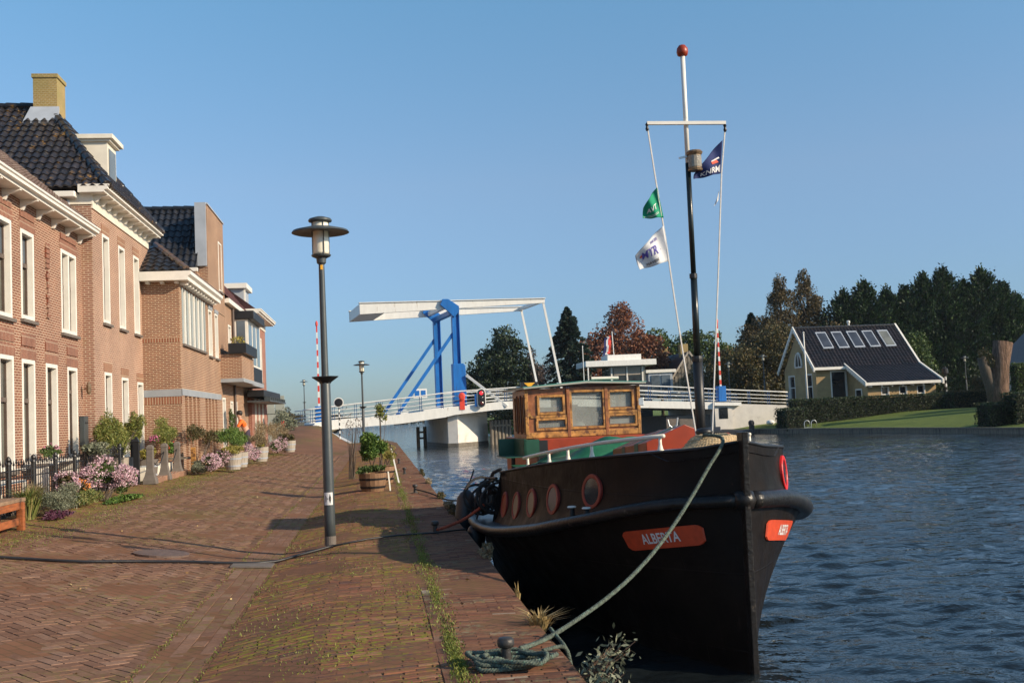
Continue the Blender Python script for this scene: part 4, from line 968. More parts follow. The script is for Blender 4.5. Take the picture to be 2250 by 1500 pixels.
MB().tube([W(WS+.1, .06, 2.0), W(WS+.1, .06, 2.55)], .007).build('aerial', 'alu', rf)
MB().box((WS-.03, .84, 1.62), (WS+.05, .93, 1.74), lambda s, t, z: W(s, t, z)).build('deck_lamp', 'alu', whs, bev=.01)
# what stands behind the wheelhouse glass
rl_ = thing('paper_roll', 'white paper roll on the window ledge behind the lower right wheelhouse pane', 'paper roll', tuple(W(WS+.12, .6, 1.33)))
T_ = lambda x, y, z: W(WS+.10+z, .62+x, 1.41+y)
MB().lathe([(.055, 0), (.055, .09)], (0, 0, 0), 16, X=T_).build('roll', 'bridgewhite', rl_); MB().lathe([(.018, -.002), (.018, .0)], (0, 0, 0), 10, X=lambda x, y, z: T_(x, y, z-.001)).build('core', 'sash', rl_)
bx_ = thing('container', 'pale beige container behind the lower left wheelhouse pane', 'container', tuple(W(WS+.15, -.4, 1.22))); MB().lathe([(.05, 0), (.05, .26), (.035, .27)], W(WS+.14, -.38, 1.22), 14).build('can', 'diffuser', bx_)
bx_ = thing('bowl', 'upturned white bowl behind the middle wheelhouse pane', 'bowl', tuple(W(WS+.2, -.02, 1.3))); MB().lathe([(.09, 0), (.075, .05), (.03, .08), (.0, .085)], W(WS+.16, -.02, 1.335), 16).build('bowl', 'bridgewhite', bx_, smooth=True)
cp_ = thing('cupboard', 'pale cupboard standing inside the wheelhouse', 'cupboard', tuple(W(WS+1.2, -.1, 1.22))); MB().box((WS+.95, -.14, 1.22), (WS+1.4, .16, 1.68), lambda s, t, z: W(s, t, z)).build('carcass', 'curtain', cp_, bev=.01); MB().box((WS+.93, -.12, 1.5), (WS+.948, .14, 1.66), lambda s, t, z: W(s, t, z)).build('drawer', 'bridgewhite', cp_)
ct_ = thing('curtain', 'white curtain drawn at the right side inside the wheelhouse', 'curtain', tuple(W(WS+.5, .8, 1.3))); MB().grid(lambda u, v: W(WS+.1+.35*u, .79+.02*sin(u*30), 1.3+.55*v), 24, 2).build('cloth', 'flagwhite', ct_, smooth=True, solid=.004)
MB().box((WS+.12, -.84, 1.225), (WS+.3, .84, 1.33), lambda s, t, z: W(s, t, z)).build('window_ledge', 'wood', whs)
# starboard light board
b = MB(); b.box((WS-.55, -1.02, .98), (WS+.25, -.985, 1.22), lambda s, t, z: W(s, t, z)); b.box((WS+.22, -1.25, .98), (WS+.25, -1.02, 1.22), lambda s, t, z: W(s, t, z)); b.box((WS-.55, -1.28, .965), (WS+.25, -.985, .98), lambda s, t, z: W(s, t, z)); b.box((WS-.55, -1.02, .98), (WS-.52, -.80, 1.21), lambda s, t, z: W(s, t, z))
lb = b.build('light_board', 'green', boat)
MB().tube([W(WS-.1, -1.1, .7), W(WS-.1, -1.1, .98)], .03).build('board_post', 'black', lb)
# hatch on the foredeck, red with a green band
b = MB(); P_ = [(-.28, 0), (-.28, .13), (.18, .31), (.62, .13), (.62, 0)]
b.prism(P_, 2.1, 3.5, lambda p, q, t: W(t, p, itp(DK, t)+.03+q)); ht = b.build('skylight_hatch', 'red', boat, bev=.008)
b = MB(); b.prism([(-.285, 0), (-.285, .135), (.18, .317), (.625, .135), (.625, 0)], 2.42, 2.56, lambda p, q, t: W(t, p, itp(DK, t)+.03+q)); b.build('band', 'green', ht)
b = MB(); b.prism([(-.285, 0), (-.285, .135), (.18, .317), (.625, .135), (.625, 0)], 2.95, 3.08, lambda p, q, t: W(t, p, itp(DK, t)+.03+q)); b.build('band', 'sash', ht)
hk = MB(); c = W(2.5, .18, itp(DK, 2.5)+.33); hk.tube([c+Vector((-.06, 0, .10)), c+Vector((-.045, 0, .03)), c, c+Vector((.045, 0, .03)), c+Vector((.06, 0, .12))], .011); hk.build('horn_hook', 'alu', ht)
# mast
MX, MY = 3.44, 11.4
mast = MB().tube([(MX-.01, MY, 1.05), (MX-.008, MY, 2.1)], .054, 12).build('mast', 'black', boat, smooth=True)
M['mastblack'] = pm('peeling_mast_paint', (.010, .014, .013), .3, .3, 6, dirt=(.30, .20, .15), ds=4, dth=.66)
MB().tube([(MX-.008, MY, 2.1), (MX, MY, 3.0)], .037, 12).build('mast_section', 'mastblack', mast, smooth=True)
MB().tube([(MX, MY, 3.0), (MX+.004, MY, 4.22)], .029, 12).build('mast_section', 'mastblack', mast, smooth=True)
MB().lathe([(.058, 0), (.061, .03), (.058, .06)], (MX-.008, MY, 2.06), 12).build('mast_collar', 'black', mast)
MB().lathe([(.043, 0), (.043, .05)], (MX-.003, MY, 2.96), 12).build('mast_collar', 'black', mast)
MB().tube([(MX+.004, MY, 4.22), (MX+.01, MY, 5.42)], .026, 12).build('topmast', 'white', mast, smooth=True)
MB().lathe([(.02, 0), (.055, .015), (.065, .05), (.06, .09), (.035, .125), (.005, .135)], (MX+.01, MY, 5.40), 14).build('truck', 'red', mast, smooth=True)
MB().bar((MX-.44, MY-.04, 4.655), (MX+.44, MY-.04, 4.65), .035, .035).build('crosstree', 'white', mast)
M['dimlens'] = pm('old_lens', (.28, .25, .20), .2, .3, 30, bst=.3)
ml = MB().lathe([(.075, 0), (.08, .02), (.07, .03), (.07, .17), (.08, .18), (.09, .2), (.075, .22), (.03, .225)], (MX+.065, MY-.06, 4.12), 16).build('mast_light', 'brass', mast, smooth=False)
MB().lathe([(.073, .04), (.073, .16)], (MX+.065, MY-.06, 4.12), 16).build('lens', 'dimlens', ml); MB().bar((MX-.10, MY-.03, 4.27), (MX+.06, MY-.03, 4.30), .02, .02).build('light_bracket', 'alu', ml)
# halyards
hlL = [(MX-.44, MY-.04, 4.62), (3.06, MY-.04, 4.05), (3.135, MY-.04, 3.4), (3.22, MY-.05, 2.5), (3.36, MY-.08, 1.15)]
hlR = [(MX+.43, MY-.04, 4.6), (3.80, MY-.04, 4.1), (3.70, MY-.04, 3.0), (3.60, MY-.05, 2.0), (3.51, MY-.08, 1.15)]
for P_ in (hlL, hlR):
    hy = MB().tube(P_, .0055, 6).build('halyard', 'line', mast); MB().tube([(p[0]+.014, p[1]+.02, p[2]) for p in P_], .0035, 5).build('halyard_fall', 'line', hy)
    MB().lathe([(.012, -.05), (.02, -.03), (.012, 0), (.02, .02), (.006, .04)], P_[0], 8).build('shackle', 'black', hy)
# flags
def flag(name, label, mat, T0, T1, B0, B1, amp, deco):
    """cloth quad: T0,B0 at the hoist, T1,B1 at the fly, (x,z) pairs"""
    yb_ = MY-.045
    def P(u, v, off=0):
        x = (T0[0]*(1-u)+T1[0]*u)*(1-v)+(B0[0]*(1-u)+B1[0]*u)*v; z = (T0[1]*(1-u)+T1[1]*u)*(1-v)+(B0[1]*(1-u)+B1[1]*u)*v
        z += .02*sin(u*pi)*(1-v)
        return Vector((x, yb_+amp*sin(u*7+v*2.5)*min(1, u*3)+off, z+.008*sin(u*9)*u))
    fl = thing(name, label, 'flag', (T0[0], yb_, B0[1]))
    MB().grid(lambda u, v: P(u, v), 26, 16).build('cloth', mat, fl, smooth=True, recalc=False, solid=.002)
    for nm, m_, txt, (ua, ub, va, vb), mir, shear in deco:
        if txt is None: continue
        if isinstance(txt, str):
            tv, tf = text_data(txt, .02)
        else: tv, tf = txt
        b = MB(); b.add([P(ua+(ub-ua)*((1-x) if mir else x), va+(vb-va)*(1-y)+shear*(x-.5), -.006) for x, y in tv], tf); b.build(nm, m_, fl, recalc=False)
    return fl
def arcband(n=10, y0=0, rise=.5, th=.25):
    v = []; f = []
    for k in range(n+1): x = k/n; y = y0+rise*sin(x*pi); v += [(x, y), (x, y+th)]
    return v, [(2*k, 2*k+2, 2*k+3, 2*k+1) for k in range(n)]
flag('flag', 'green pennant with white lettering on the left halyard', 'flaggreen', (3.075, 3.95), (2.915, 3.73), (3.13, 3.62), (2.90, 3.615), .03,
     [('lettering', 'lettering', 'AVT', (.78, .25, .48, .70), False, -.06), ('swoosh', 'lettering', arcband(12, 0, -.35, .12), (.95, .2, .72, .88), False, -.10), ('swoosh', 'lettering', arcband(12, 0, -.3, .1), (.75, .2, .68, .82), False, -.08)])
flag('flag', 'white club flag with a purple emblem on the left halyard', 'flagwhite', (3.12, 3.53), (2.80, 3.215), (3.165, 3.15), (2.835, 3.06), .035,
     [('emblem', 'purple', 'MTR', (.30, .82, .30, .62), True, .10), ('emblem_stripe', 'purple', ([(0, 0), (1, 0), (1, .08), (0, .08)], [(0, 1, 2, 3)]), (.2, .92, .42, .60), False, .04), ('emblem_dot', 'flagred', ([(.5+.5*cos(k*.785), .5+.5*sin(k*.785)) for k in range(8)], [tuple(range(8))]), (.78, .9, .32, .44), False, 0),
      ('lettering', 'purple', 'WATER', (.25, .52, .12, .22), True, .05), ('lettering', 'sash', 'HAVEN', (.35, .72, .80, .90), True, -.02)])
flag('flag', 'navy blue flag with white letters and a red mark on the right halyard', 'navy', (3.835, 4.46), (3.50, 4.09), (3.79, 4.09), (3.485, 4.03), .03,
     [('lettering', 'lettering', 'KNRM', (.04, .74, .70, .92), True, .05), ('mark', 'flagred', ([(0, 0), (.8, .2), (1, 1), (.3, .7)], [(0, 1, 2, 3)]), (.1, .42, .42, .62), False, 0), ('mark', 'lettering', ([(0, .3), (1, .6), (1, .85), (.1, .6)], [(0, 1, 2, 3)]), (.08, .40, .36, .56), False, 0)])
flag('flag', 'small furled white pennant on the right halyard', 'flagwhite', (3.765, 3.90), (3.735, 3.80), (3.75, 3.80), (3.69, 3.72), .005, [])
# bow gear
bt = MB(); bt.lathe([(.06, 0), (.06, .20), (.085, .22), (.09, .245), (.07, .27), (.02, .28)], W(.95, -.02, 1.08), 16); bt.build('mooring_bitt', 'black', boat, smooth=True)
tag(MB().lathe([(.02, -.07), (.06, -.04), (.075, 0), (.06, .04), (.02, .07)], W(1.3, .36, 1.22), 14).build('mooring_buoy', 'red', smooth=True), 'small red buoy lying beside the coiled beige rope on the bow', 'buoy')
# tarpaulin heap
rt = srnd(8)
def tarpP(u, v):
    s = 3.6+2.1*u; t = -1.2+1.9*v; e = min(u, 1-u, v, 1-v)*2; rise = .04+.30*min(1, max(0, (v-.12)*2.2))*min(1, e*5)
    return W(s, t, itp(DK, min(s, 5))+.02+rise*(.85+.15*sin(s*9+t*4))+.03*sin(t*11+s*5)*min(1, e*6))
tp = MB().grid(tarpP, 30, 30).build('tarpaulin', 'tarp', smooth=True, recalc=False); tag(tp, 'crumpled green tarpaulin spread over the deck before the wheelhouse', 'tarpaulin')
# ---- mooring gear ----
def bollard(name, label, x, y, sc_=1):
    r = thing(name, label, 'bollard', (x, y, 0), 'iron bollards along the quay edge')
    MB().lathe([(.06, 0), (.06, .015), (.034, .02), (.03, .12)], (x, y, .0), 18).build('post', 'iron', r, smooth=False)
    MB().lathe([(.03, .115), (.05, .125), (.055, .145), (.053, .168), (.042, .18), (0, .182)], (x, y, 0), 20).build('head', 'iron', r, smooth=True); return r
B0 = bollard('bollard', 'nearest iron bollard on the quay edge, green rope heaped around it', .755, 7.0)
for (x, y), lb_ in zip([(.72, 15.0), (.73, 23.3), (.70, 31.3), (.68, 38.5), (.67, 45.5), (.66, 53), (.66, 60.5)],
    ['iron bollard with the red rope tied to it, in the shade of the tugboat', 'iron bollard with a dark rope running to the stern of the tugboat', 'fourth iron bollard from the camera on the sunlit quay edge', 'fifth iron bollard from the camera along the quay edge', 'sixth iron bollard from the camera, before the two farthest', 'last but one iron bollard on the far quay edge', 'farthest iron bollard at the end of the quay']):
    dup(B0, (x, y, 0), 0, lb_)
def twist(pts, r, strands=3, pitch=.09, n=None):
    """laid rope: strands wound round a smoothed path"""
    P = [Vector(p) for p in pts]; Q = []
    for i in range(len(P)-1):
        p0, p1, p2, p3 = P[max(i-1, 0)], P[i], P[i+1], P[min(i+2, len(P)-1)]; L = (p2-p1).length; k = max(2, int(L/(pitch/5)))
        for j in range(k):
            t = j/k; Q.append(.5*((2*p1)+(p2-p0)*t+(2*p0-5*p1+4*p2-p3)*t*t+(3*p1-p0-3*p2+p3)*t**3))
    Q.append(P[-1]); b = MB(); d0 = 0; up = None; F = []
    for i, q in enumerate(Q):
        d = (Q[min(i+1, len(Q)-1)]-Q[max(i-1, 0)]).normalized()
        if up is None: up = Vector((0, 0, 1)) if abs(d.z) < .9 else Vector((1, 0, 0))
        a = d.cross(up).normalized(); c = a.cross(d); up = c
        if i: d0 += (Q[i]-Q[i-1]).length
        F.append((q, a, c, d0))
    for s in range(strands): b.tube([q+(a*cos(2*pi*(s/strands+l/pitch))+c*sin(2*pi*(s/strands+l/pitch)))*r*.5 for q, a, c, l in F], r*.62, 5)
    return b
ct = thing('rope_coil', 'thick beige mooring rope coiled on the bow of the tugboat', 'rope', tuple(W(.78, 0, 1.1)))
for k in range(7):
    r = .345-.030*k; z = 1.12+.024*k; c = W(.82, .02, z)
    twist([c+Vector((r*1.05*cos(q*2*pi/22+k), r*.85*sin(q*2*pi/22+k), .012*sin(q*2*pi/22*2+k)-.05*sin(q*2*pi/22+k)*(k < 5))) for q in range(23)], .026, pitch=.085).build('turn', 'ropebeige', ct, smooth=True)
E1 = Vector((1.17, 7.72, .03)); bow = W(.16, -.13, 1.25)
pts = [W(.75, -.1, 1.28), W(.45, -.18, 1.30), bow]+[bow.lerp(E1, k/8)-Vector((0, 0, .25*sin(pi*k/8))) for k in range(1, 8)]+[E1, Vector((1.0, 7.45, .035)), Vector((.86, 7.12, .08))]
lr = thing('mooring_rope', 'green-flecked mooring rope running from the tugboat bow down to the nearest bollard', 'rope', tuple(E1)); twist(pts, .017, pitch=.07).build('rope', 'rope', lr, smooth=True)
rr_ = srnd(21); pts = []
for k in range(64):
    a = k*.62; rad = .085+.07*(k/64)+.04*sin(k*1.3)+.03*sin(k*.37); pts.append((.80+rad*1.45*cos(a)+.04*sin(k*.9), 6.95+rad*1.2*sin(a)-.03, .02+.02*(k % 5 == 0)+.011*(k//13)+.02*rr_.rand()))
rh = thing('rope_heap', 'heap of green-flecked rope wound around the nearest bollard', 'rope', (.75, 7, 0)); twist(pts, .0155, pitch=.06).build('coil', 'rope', rh, smooth=True)
b = twist([(1.02, 7.2, .04), (1.18, 7.3, .03), (1.22, 7.33, -.1), (1.22, 7.5, -.02), (1.17, 7.85, .05)], .014, pitch=.06); b.build('loose_end', 'rope', rh, smooth=True)
rd = thing('mooring_rope', 'red rope from the second bollard up to the hanging hoses on the tugboat', 'rope', (.72, 15, 0)); twist([(.72, 15, .07), (.80, 15.0, .07), (1.15, 15.2, .17), W(5.35, -1.62, .36)], .022).build('rope', 'ropered', rd, smooth=True)
rk = thing('mooring_rope', 'dark rope from the third bollard to the stern quarter of the tugboat', 'rope', (.73, 23.3, 0)); twist([(.73, 23.3, .08), (1.0, 22.3, .05), (1.3, 20.5, .02), W(8.0, -1.25, .25)], .014).build('rope', 'ropedark', rk, smooth=True)
def fender(label, p, q, r):
    f = thing('fender', label, 'fender', tuple(p)); p, q = Vector(p), Vector(q); b = MB(); L = [0, .06, .15, .5, .85, .94, 1]; R = [.25, .7, 1, 1.02, 1, .7, .25]
    b.tube([p.lerp(q, k) for k in L], [r*k for k in R], 14).build('body', 'rubber', f, smooth=True)
    MB().tube([q, q+Vector((.12, .1, .3))], .012).build('lanyard', 'ropedark', f)
fender('long black fender hanging between the tugboat and the quay', (1.22, 17.2, -.45), (1.36, 17.25, .42), .15)
fender('short black fender below the hoses at the tugboat side', (1.30, 15.35, -.7), (1.30, 15.35, .08), .13)
hc = thing('hose_coil', 'dark hoses and ropes bundled over the rail behind the cabin side', 'hose', tuple(W(5.4, -1.5, .2))); b = MB()
for k in range(9):
    c = W(5.25+k*.06, -1.5-.02*k, .45); rr2 = .20+.03*sin(k*2)
    b.tube([c+Vector((.07*sin(q*.5+k), .10*cos(q*2*pi/16), 0))+Vector((rr2*.75*cos(q*2*pi/16), 0, (rr2+.04*sin(k*3))*sin(q*2*pi/16))) for q in range(17)], .018, 6)
b.tube([W(5.0, -1.45, .84), W(5.3, -1.5, .78), W(5.5, -1.6, .5), W(5.6, -1.62, .2)], .025); b.build('coil', 'ropedark', hc, smooth=True)
MB().tube([W(5.05, -1.5, .72), W(5.6, -1.55, .70), W(6.3, -1.6, .40), W(6.6, -1.62, .15)], .02).build('guard_rail', 'black', hc)
# ================================================================ BRIDGE
E1v = Vector((cos(radians(2.2)), sin(radians(2.2)), 0)); E2v = Vector((cos(radians(98.5)), sin(radians(98.5)), 0)); OB = Vector((-1.09, 87.68, 0))
def BW(a, b_, z): p = OB+E1v*a+E2v*b_; return Vector((p.x, p.y, z))
TOP = [(-4.8, 1.42), (-2.6, 1.62), (2.7, 1.84), (6.1, 2.18), (10.4, 2.5), (13.5, 2.55), (16.5, 2.48), (22.2, 2.11), (28.7, 1.72), (34.7, 1.25)]
RT = [(-4.8, 2.5), (-1.5, 2.77), (3.45, 3.14), (7.07, 3.46), (12.6, 3.62), (16, 3.62), (22.3, 3.34), (25.9, 3.06), (28.8, 2.78), (33.7, 2.4), (35, 2.3)]
br = thing('drawbridge', 'white and blue steel drawbridge spanning the canal, its balance beams raised overhead', 'bridge', tuple(BW(7.6, 3, WAT)))
def strip(b, aa, b0, b1, zt, dep):
    vs = []
    for a in aa:
        z = itp(zt, a); d = dep(a); vs += [BW(a, b0, z-d), BW(a, b1, z-d), BW(a, b1, z), BW(a, b0, z)]
    n = len(aa); b.add(vs, [(4*i+k, 4*i+(k+1) % 4, 4*i+4+(k+1) % 4, 4*i+4+k) for i in range(n-1) for k in range(4)]+[(0, 1, 2, 3), (4*n-1, 4*n-2, 4*n-3, 4*n-4)])
dpt = lambda a: .72 if a < 6.5 else (.62 if a < 16.8 else .58)
AA = list(np.linspace(-4.0, 28.9, 40))
for b0, b1 in ((-1.45, -1.2), (7.7, 7.95)): b = MB(); strip(b, AA, b0, b1, TOP, dpt); b.build('edge_beam', 'bridgewhite', br)
b = MB(); strip(b, AA, -1.2, 7.7, [(a, z-.12) for a, z in TOP], lambda a: .25); b.build('deck', 'greyband', br)
# abutment and ramp on the far side
b = MB(); b.prism([(28.4, -1.5), (29.9, -1.5), (29.9, 8), (28.4, 8)], -1.3, 1.5, lambda p, q, t: BW(p, q, t)); ab = b.build('abutment', 'concrete', br)
MB().box((28.75, -1.53, .35), (29.5, -1.50, 1.25), lambda p, q, z: BW(p, q, z)).build('window', 'glassdark', ab)
b = MB(); b.prism([(24.6, -.6), (28.4, -.6), (28.4, 7), (24.6, 7)], -1.3, .75, lambda p, q, t: BW(p, q, t)); b.build('recessed_wall', 'stone', ab)
b = MB(); strip(b, [28.3, 30.6], -1.75, -1.0, [(28, 1.74), (31, 1.62)], lambda a: .28); b.build('corbel', 'bridgewhite', ab)
b = MB(); strip(b, list(np.linspace(29.9, 35.2, 8)), -1.35, -1.1, [(29.9, 1.55), (35.2, 1.2)], lambda a: 2.3); b.build('ramp_wall', 'concrete', br)
b = MB(); strip(b, list(np.linspace(29.9, 60, 8)), -1.1, 7.8, [(29.9, 1.5), (35.2, 1.1), (60, .7)], lambda a: 1.6); b.build('ramp_road', 'paving', br)
# railings
M['bluedark'] = pm('dark_blue_paint', (.02, .07, .19), .4, .1, 3, bst=0)
for bb in (-1.3, 7.8):
    rl = None
    for k, (fr, r) in enumerate(((1, .055), (.70, .035), (.42, .035), (.16, .03))):
        aa = np.linspace(-4.8, 34.9, 60); pts = [BW(a, bb, itp(TOP, a)+(itp(RT, a)-itp(TOP, a))*fr) for a in aa]
        b = MB().tube(pts, r, 6); o = b.build('railing' if rl is None else 'rail', 'bridgewhite', br if rl is None else rl, smooth=True); rl = rl or o
    for k in range(24):
        a = -4.2+k*1.7; z0, z1 = itp(TOP, a), itp(RT, a); b = MB()
        for da in (-.08, .08): b.box((a+da-.018, bb-.03, z0), (a+da+.018, bb+.03, z1-.04), lambda p, q, z: BW(p, q, z))
        b.build('post', 'bluedark', rl)
# portal
def bx(a0, b0, z0, a1, b1, z1): return MB().box((a0, b0, z0), (a1, b1, z1), lambda p, q, z: BW(p, q, z))
for bb, da in ((0, 0), (6.5, -.2)):
    pb = MB()
    for q in ((7.30, -.25, 7.60, .25), (7.60, .02, 7.83, .25), (7.83, -.25, 7.88, .25)): pb.box((q[0]+da, bb+q[1], 2.3), (q[2]+da, bb+q[3], 10.25), lambda p, q_, z: BW(p, q_, z))
    pl = pb.build('pillar', 'blue', br)
    if bb == 0:
        b = MB(); b.prism([(7.18, 2.3), (8.2, 2.3), (8.2, 5.55), (8.05, 5.72), (7.18, 5.72)], -.36, .36, lambda p, q, t: BW(p, t, q)); b.build('drive_casing', 'blue', pl, bev=.03)
    b = MB(); b.prism([(6.55+da, 10.95), (6.35+da, 10.5), (7.0+da, 9.9), (7.45+da, 9.45), (7.86+da, 9.9), (7.86+da, 10.35), (7.0+da, 10.95)], bb-.42, bb-.24, lambda p, q, t: BW(p, t, q)); b.build('pivot_head', 'blue', pl, bev=.02)
    MB().bar(BW(7.35+da, bb, 8.15), BW(2.45+da, bb, 1.55), .26, .26).build('brace', 'blue', br)
bx(7.2, .25, 9.72, 7.62, 6.25, 10.12).build('portal_beam', 'blue', br, bev=.02)
# balance beams
ar = None
for bb in (0, 6.5):
    b = MB(); b.prism([(-.05, 9.93), (15.0, 10.45), (15.0, 10.8), (-.05, 10.82)], bb-.16, bb+.16, lambda p, q, t: BW(p, t, q)); b.build('balance_beam', 'bridgewhite', br)
    MB().prism([(-.1, 10.82), (15.05, 10.8), (15.05, 10.86), (-.1, 10.88)], bb-.26, bb+.26, lambda p, q, t: BW(p, t, q)).build('flange', 'bridgewhite', br)
    rod = MB().bar(BW(14.9, bb, 10.5), BW(16.25, bb, 2.5), .17, .17).build('hanger_rod', 'bridgewhite', br)
bx(-.02, .17, 9.97, 1.9, 6.33, 10.78).build('counterweight', 'bridgewhite', br); bx(14.7, .17, 10.5, 14.95, 6.33, 10.76).build('tie_beam', 'bridgewhite', br)
bx(6.6, .17, 10.2, 6.9, 6.33, 10.6).build('tie_beam', 'bridgewhite', br)
MB().bar(BW(8.2, -.5, 4.75), BW(11.15, -1.5, 2.1), .16, .2).build('barrier_arm', 'bridgewhite', br)
# pier
A_, B_, C_, D_ = (6.3, 87.0), (5.5, 87.2), (9.0, 90.2), (8.6, 98.5)
pr = thing('bridge_pier', 'pointed white concrete pier under the blue pillars of the drawbridge', 'pier', (6.4, 91, WAT))
b = MB(); b.prism([A_, C_, D_, (4.1, 97), B_], -2, 1.42, lambda p, q, t: (p, q, t)); b.build('base', 'pier', pr, bev=.03)
b = MB(); b.prism([(6.3, 87.0), (9.0, 90.2), (8.6, 97), (5.9, 95), (5.5, 87.2)], 1.423, 2.1, lambda p, q, t: (p, q, t)); b.build('cap', 'pier', pr, bev=.03)
b = MB(); b.prism([(6.3, 86.96), (9.03, 90.2), (8.62, 98.6), (4.05, 97.05), (5.47, 87.17)], -2, -.62, lambda p, q, t: (p, q, t)); b.build('wet_foot', 'piertide', pr)
def piles(name, label, pts, z1, r=.14, rails=()):
    t = thing(name, label, 'timber fender', (pts[0][0], pts[0][1], WAT))
    for i, (x, y) in enumerate(pts): MB().lathe([(r, -2), (r, z1-.03), (r*.85, z1)], (x, y, 0), 8).build('pile', 'pile', t)
    for z in rails: MB().bar((pts[0][0], pts[0][1]-.16, z), (pts[-1][0], pts[-1][1]-.16, z), .1, .16).build('waler', 'pile', t)
piles('timber_fender', 'row of grey timber piles right of the white bridge pier', [(9.15+k*.31, 88.6+k*.12) for k in range(6)], 1.05, .15, (.6,))
piles('timber_fender', 'two weathered timber posts left of the white bridge pier', [(3.3, 92), (3.9, 92.6)], .75, .15, (.3, -.2))
piles('timber_fender', 'pair of dark timber posts standing in the water behind the wheelhouse', [(17.0, 84.5), (18.9, 84.5)], 1.35, .2, (.9,))
# barriers
def gate(label, a, b_, zb, zt, lean):
    g = thing('barrier', label, 'barrier', tuple(BW(a, b_, zb)), 'red and white bridge barriers standing upright')
    MB().box((a-.32, b_-.3, zb), (a+.32, b_+.3, zb+1.25), lambda p, q, z: BW(p, q, z)).build('cabinet', 'blue', g, bev=.02)
    n = 14
    for k in range(n):
        z0 = zb+1.0+(zt-zb-1)*k/n; z1 = zb+1.0+(zt-zb-1)*(k+1)/n; MB().bar(BW(a, b_, z0), BW(a, b_, z1), .16-.004*k, .1).build('stripe', 'fabric_pink' if k % 2 else 'bridgewhite', g)
    MB().lathe([(.05, 0), (.1, .1), (.1, .3), (.03, .45)], BW(a, b_, zt), 8).build('lamp', 'fabric_pink', g)
M['barred'] = M['fabric_pink'] = pm('signal_orange_red', (.72, .06, .03), .45, .1, 5, bst=0)
gate('raised red and white barrier with blue cabinet at the near end of the bridge', -3.55, -.9, 1.5, 9.0, 0)
gate('raised red and white barrier with blue cabinet at the far end of the bridge', 29.15, -1.2, 1.78, 8.2, 0)
# traffic light
tl = thing('traffic_light', 'ship signal light showing red on the bridge railing above the pier', 'traffic light', tuple(BW(9.2, -1.75, 2.3)))
c = BW(9.05, -1.7, 2.85); rr3 = [(cos(a), sin(a)) for a in np.linspace(0, pi, 9)]
ov = lambda r, h: [(x*r, h+y*r) for x, y in rr3]+[(-x*r, -h-y*r) for x, y in rr3]
MB().prism(ov(.36, .42), 0, .06, lambda p, q, t: c+E1v*p+Vector((0, -t, q))).build('rim', 'bridgewhite', tl); MB().prism(ov(.29, .42), .065, .10, lambda p, q, t: c+E1v*p+Vector((0, -t, q))).build('backboard', 'black', tl)
M['redlight'] = pm('lit_red_lens', (.9, .02, .03), .3, 0, 5, bst=0, emit=1.6); M['dulllens'] = pm('unlit_lens', (.10, .015, .015), .2, .1, 5, bst=0)
for dz, m_ in ((.40, 'redlight'), (0, 'glassdark'), (-.40, 'dulllens')): MB().lathe([(.14, 0), (.14, .03), (.1, .05)], (0, 0, 0), 16, X=lambda x, y, z, dz=dz: c+E1v*x+Vector((0, -.1-z, y+dz))).build('lens', m_, tl)
MB().box((8.55, -1.7, 2.2), (8.72, -1.5, 3.2), lambda p, q, z: BW(p, q, z)).build('bracket', 'blue', tl)
# red lifebuoy case, sign
lc = thing('lifebuoy_case', 'red lifebuoy case on the bridge railing beside the blue pillar', 'lifebuoy case', tuple(BW(7.6, -1.4, 2.4)))
MB().lathe([(.26, 0), (.26, .2), (.15, .24)], (0, 0, 0), 16, X=lambda x, y, z: BW(7.55, -1.45, 3.05)+Vector((x, -z, y*1.25))).build('case', 'fabric_pink', lc, smooth=False); MB().box((7.35, -1.5, 2.0), (7.75, -1.45, 2.9), lambda p, q, z: BW(p, q, z)).build('back_plate', 'fabric_pink', lc)
sg = thing('sign', 'small blue and white sign on a post left of the blue pillars', 'sign', tuple(BW(5.4, 5, 2)))
MB().box((4.9, 5, 3.15), (6.05, 5.06, 3.95), lambda p, q, z: BW(p, q, z)).build('plate', 'bridgewhite', sg, bev=.02)
for a0 in (5.02, 5.55): MB().box((a0, 4.97, 3.3), (a0+.38, 4.99, 3.8), lambda p, q, z: BW(p, q, z)).build('pictogram', 'blue', sg)
MB().box((5.44, 5.07, 2), (5.5, 5.12, 3.9), lambda p, q, z: BW(p, q, z)).build('post', 'alu', sg)
sg = thing('sign', 'black panel with a yellow triangle on the bridge railing above the wheelhouse', 'sign', tuple(BW(13.4, -1.5, 3.2)))
MB().box((12.3, -1.55, 3.45), (13.7, -1.45, 3.98), lambda p, q, z: BW(p, q, z)).build('plate', 'black', sg); MB().prism([(12.55, 3.92), (13.45, 3.92), (13.0, 3.52)], -1.6, -1.57, lambda p, q, t: BW(p, t, q)).build('triangle', 'yellow', sg)
ms = thing('round_sign', 'round black disc with white rim on a black and white striped post', 'sign', (-2.55, 74, .3))
T = lambda x, y, z: Vector((-2.55+x, 74-z, 2.78+y))
MB().lathe([(.33, 0), (.33, .04)], (0, 0, 0), 24, X=T).build('rim', 'bridgewhite', ms); MB().lathe([(.27, .042), (.27, .06), (.1, .07)], (0, 0, 0), 24, X=T).build('disc', 'black', ms)
for k in range(12): MB().lathe([(.045, 0), (.045, .178)], (-2.55, 74.05, .35+k*.18), 8).build('band', 'black' if k % 2 else 'bridgewhite', ms)
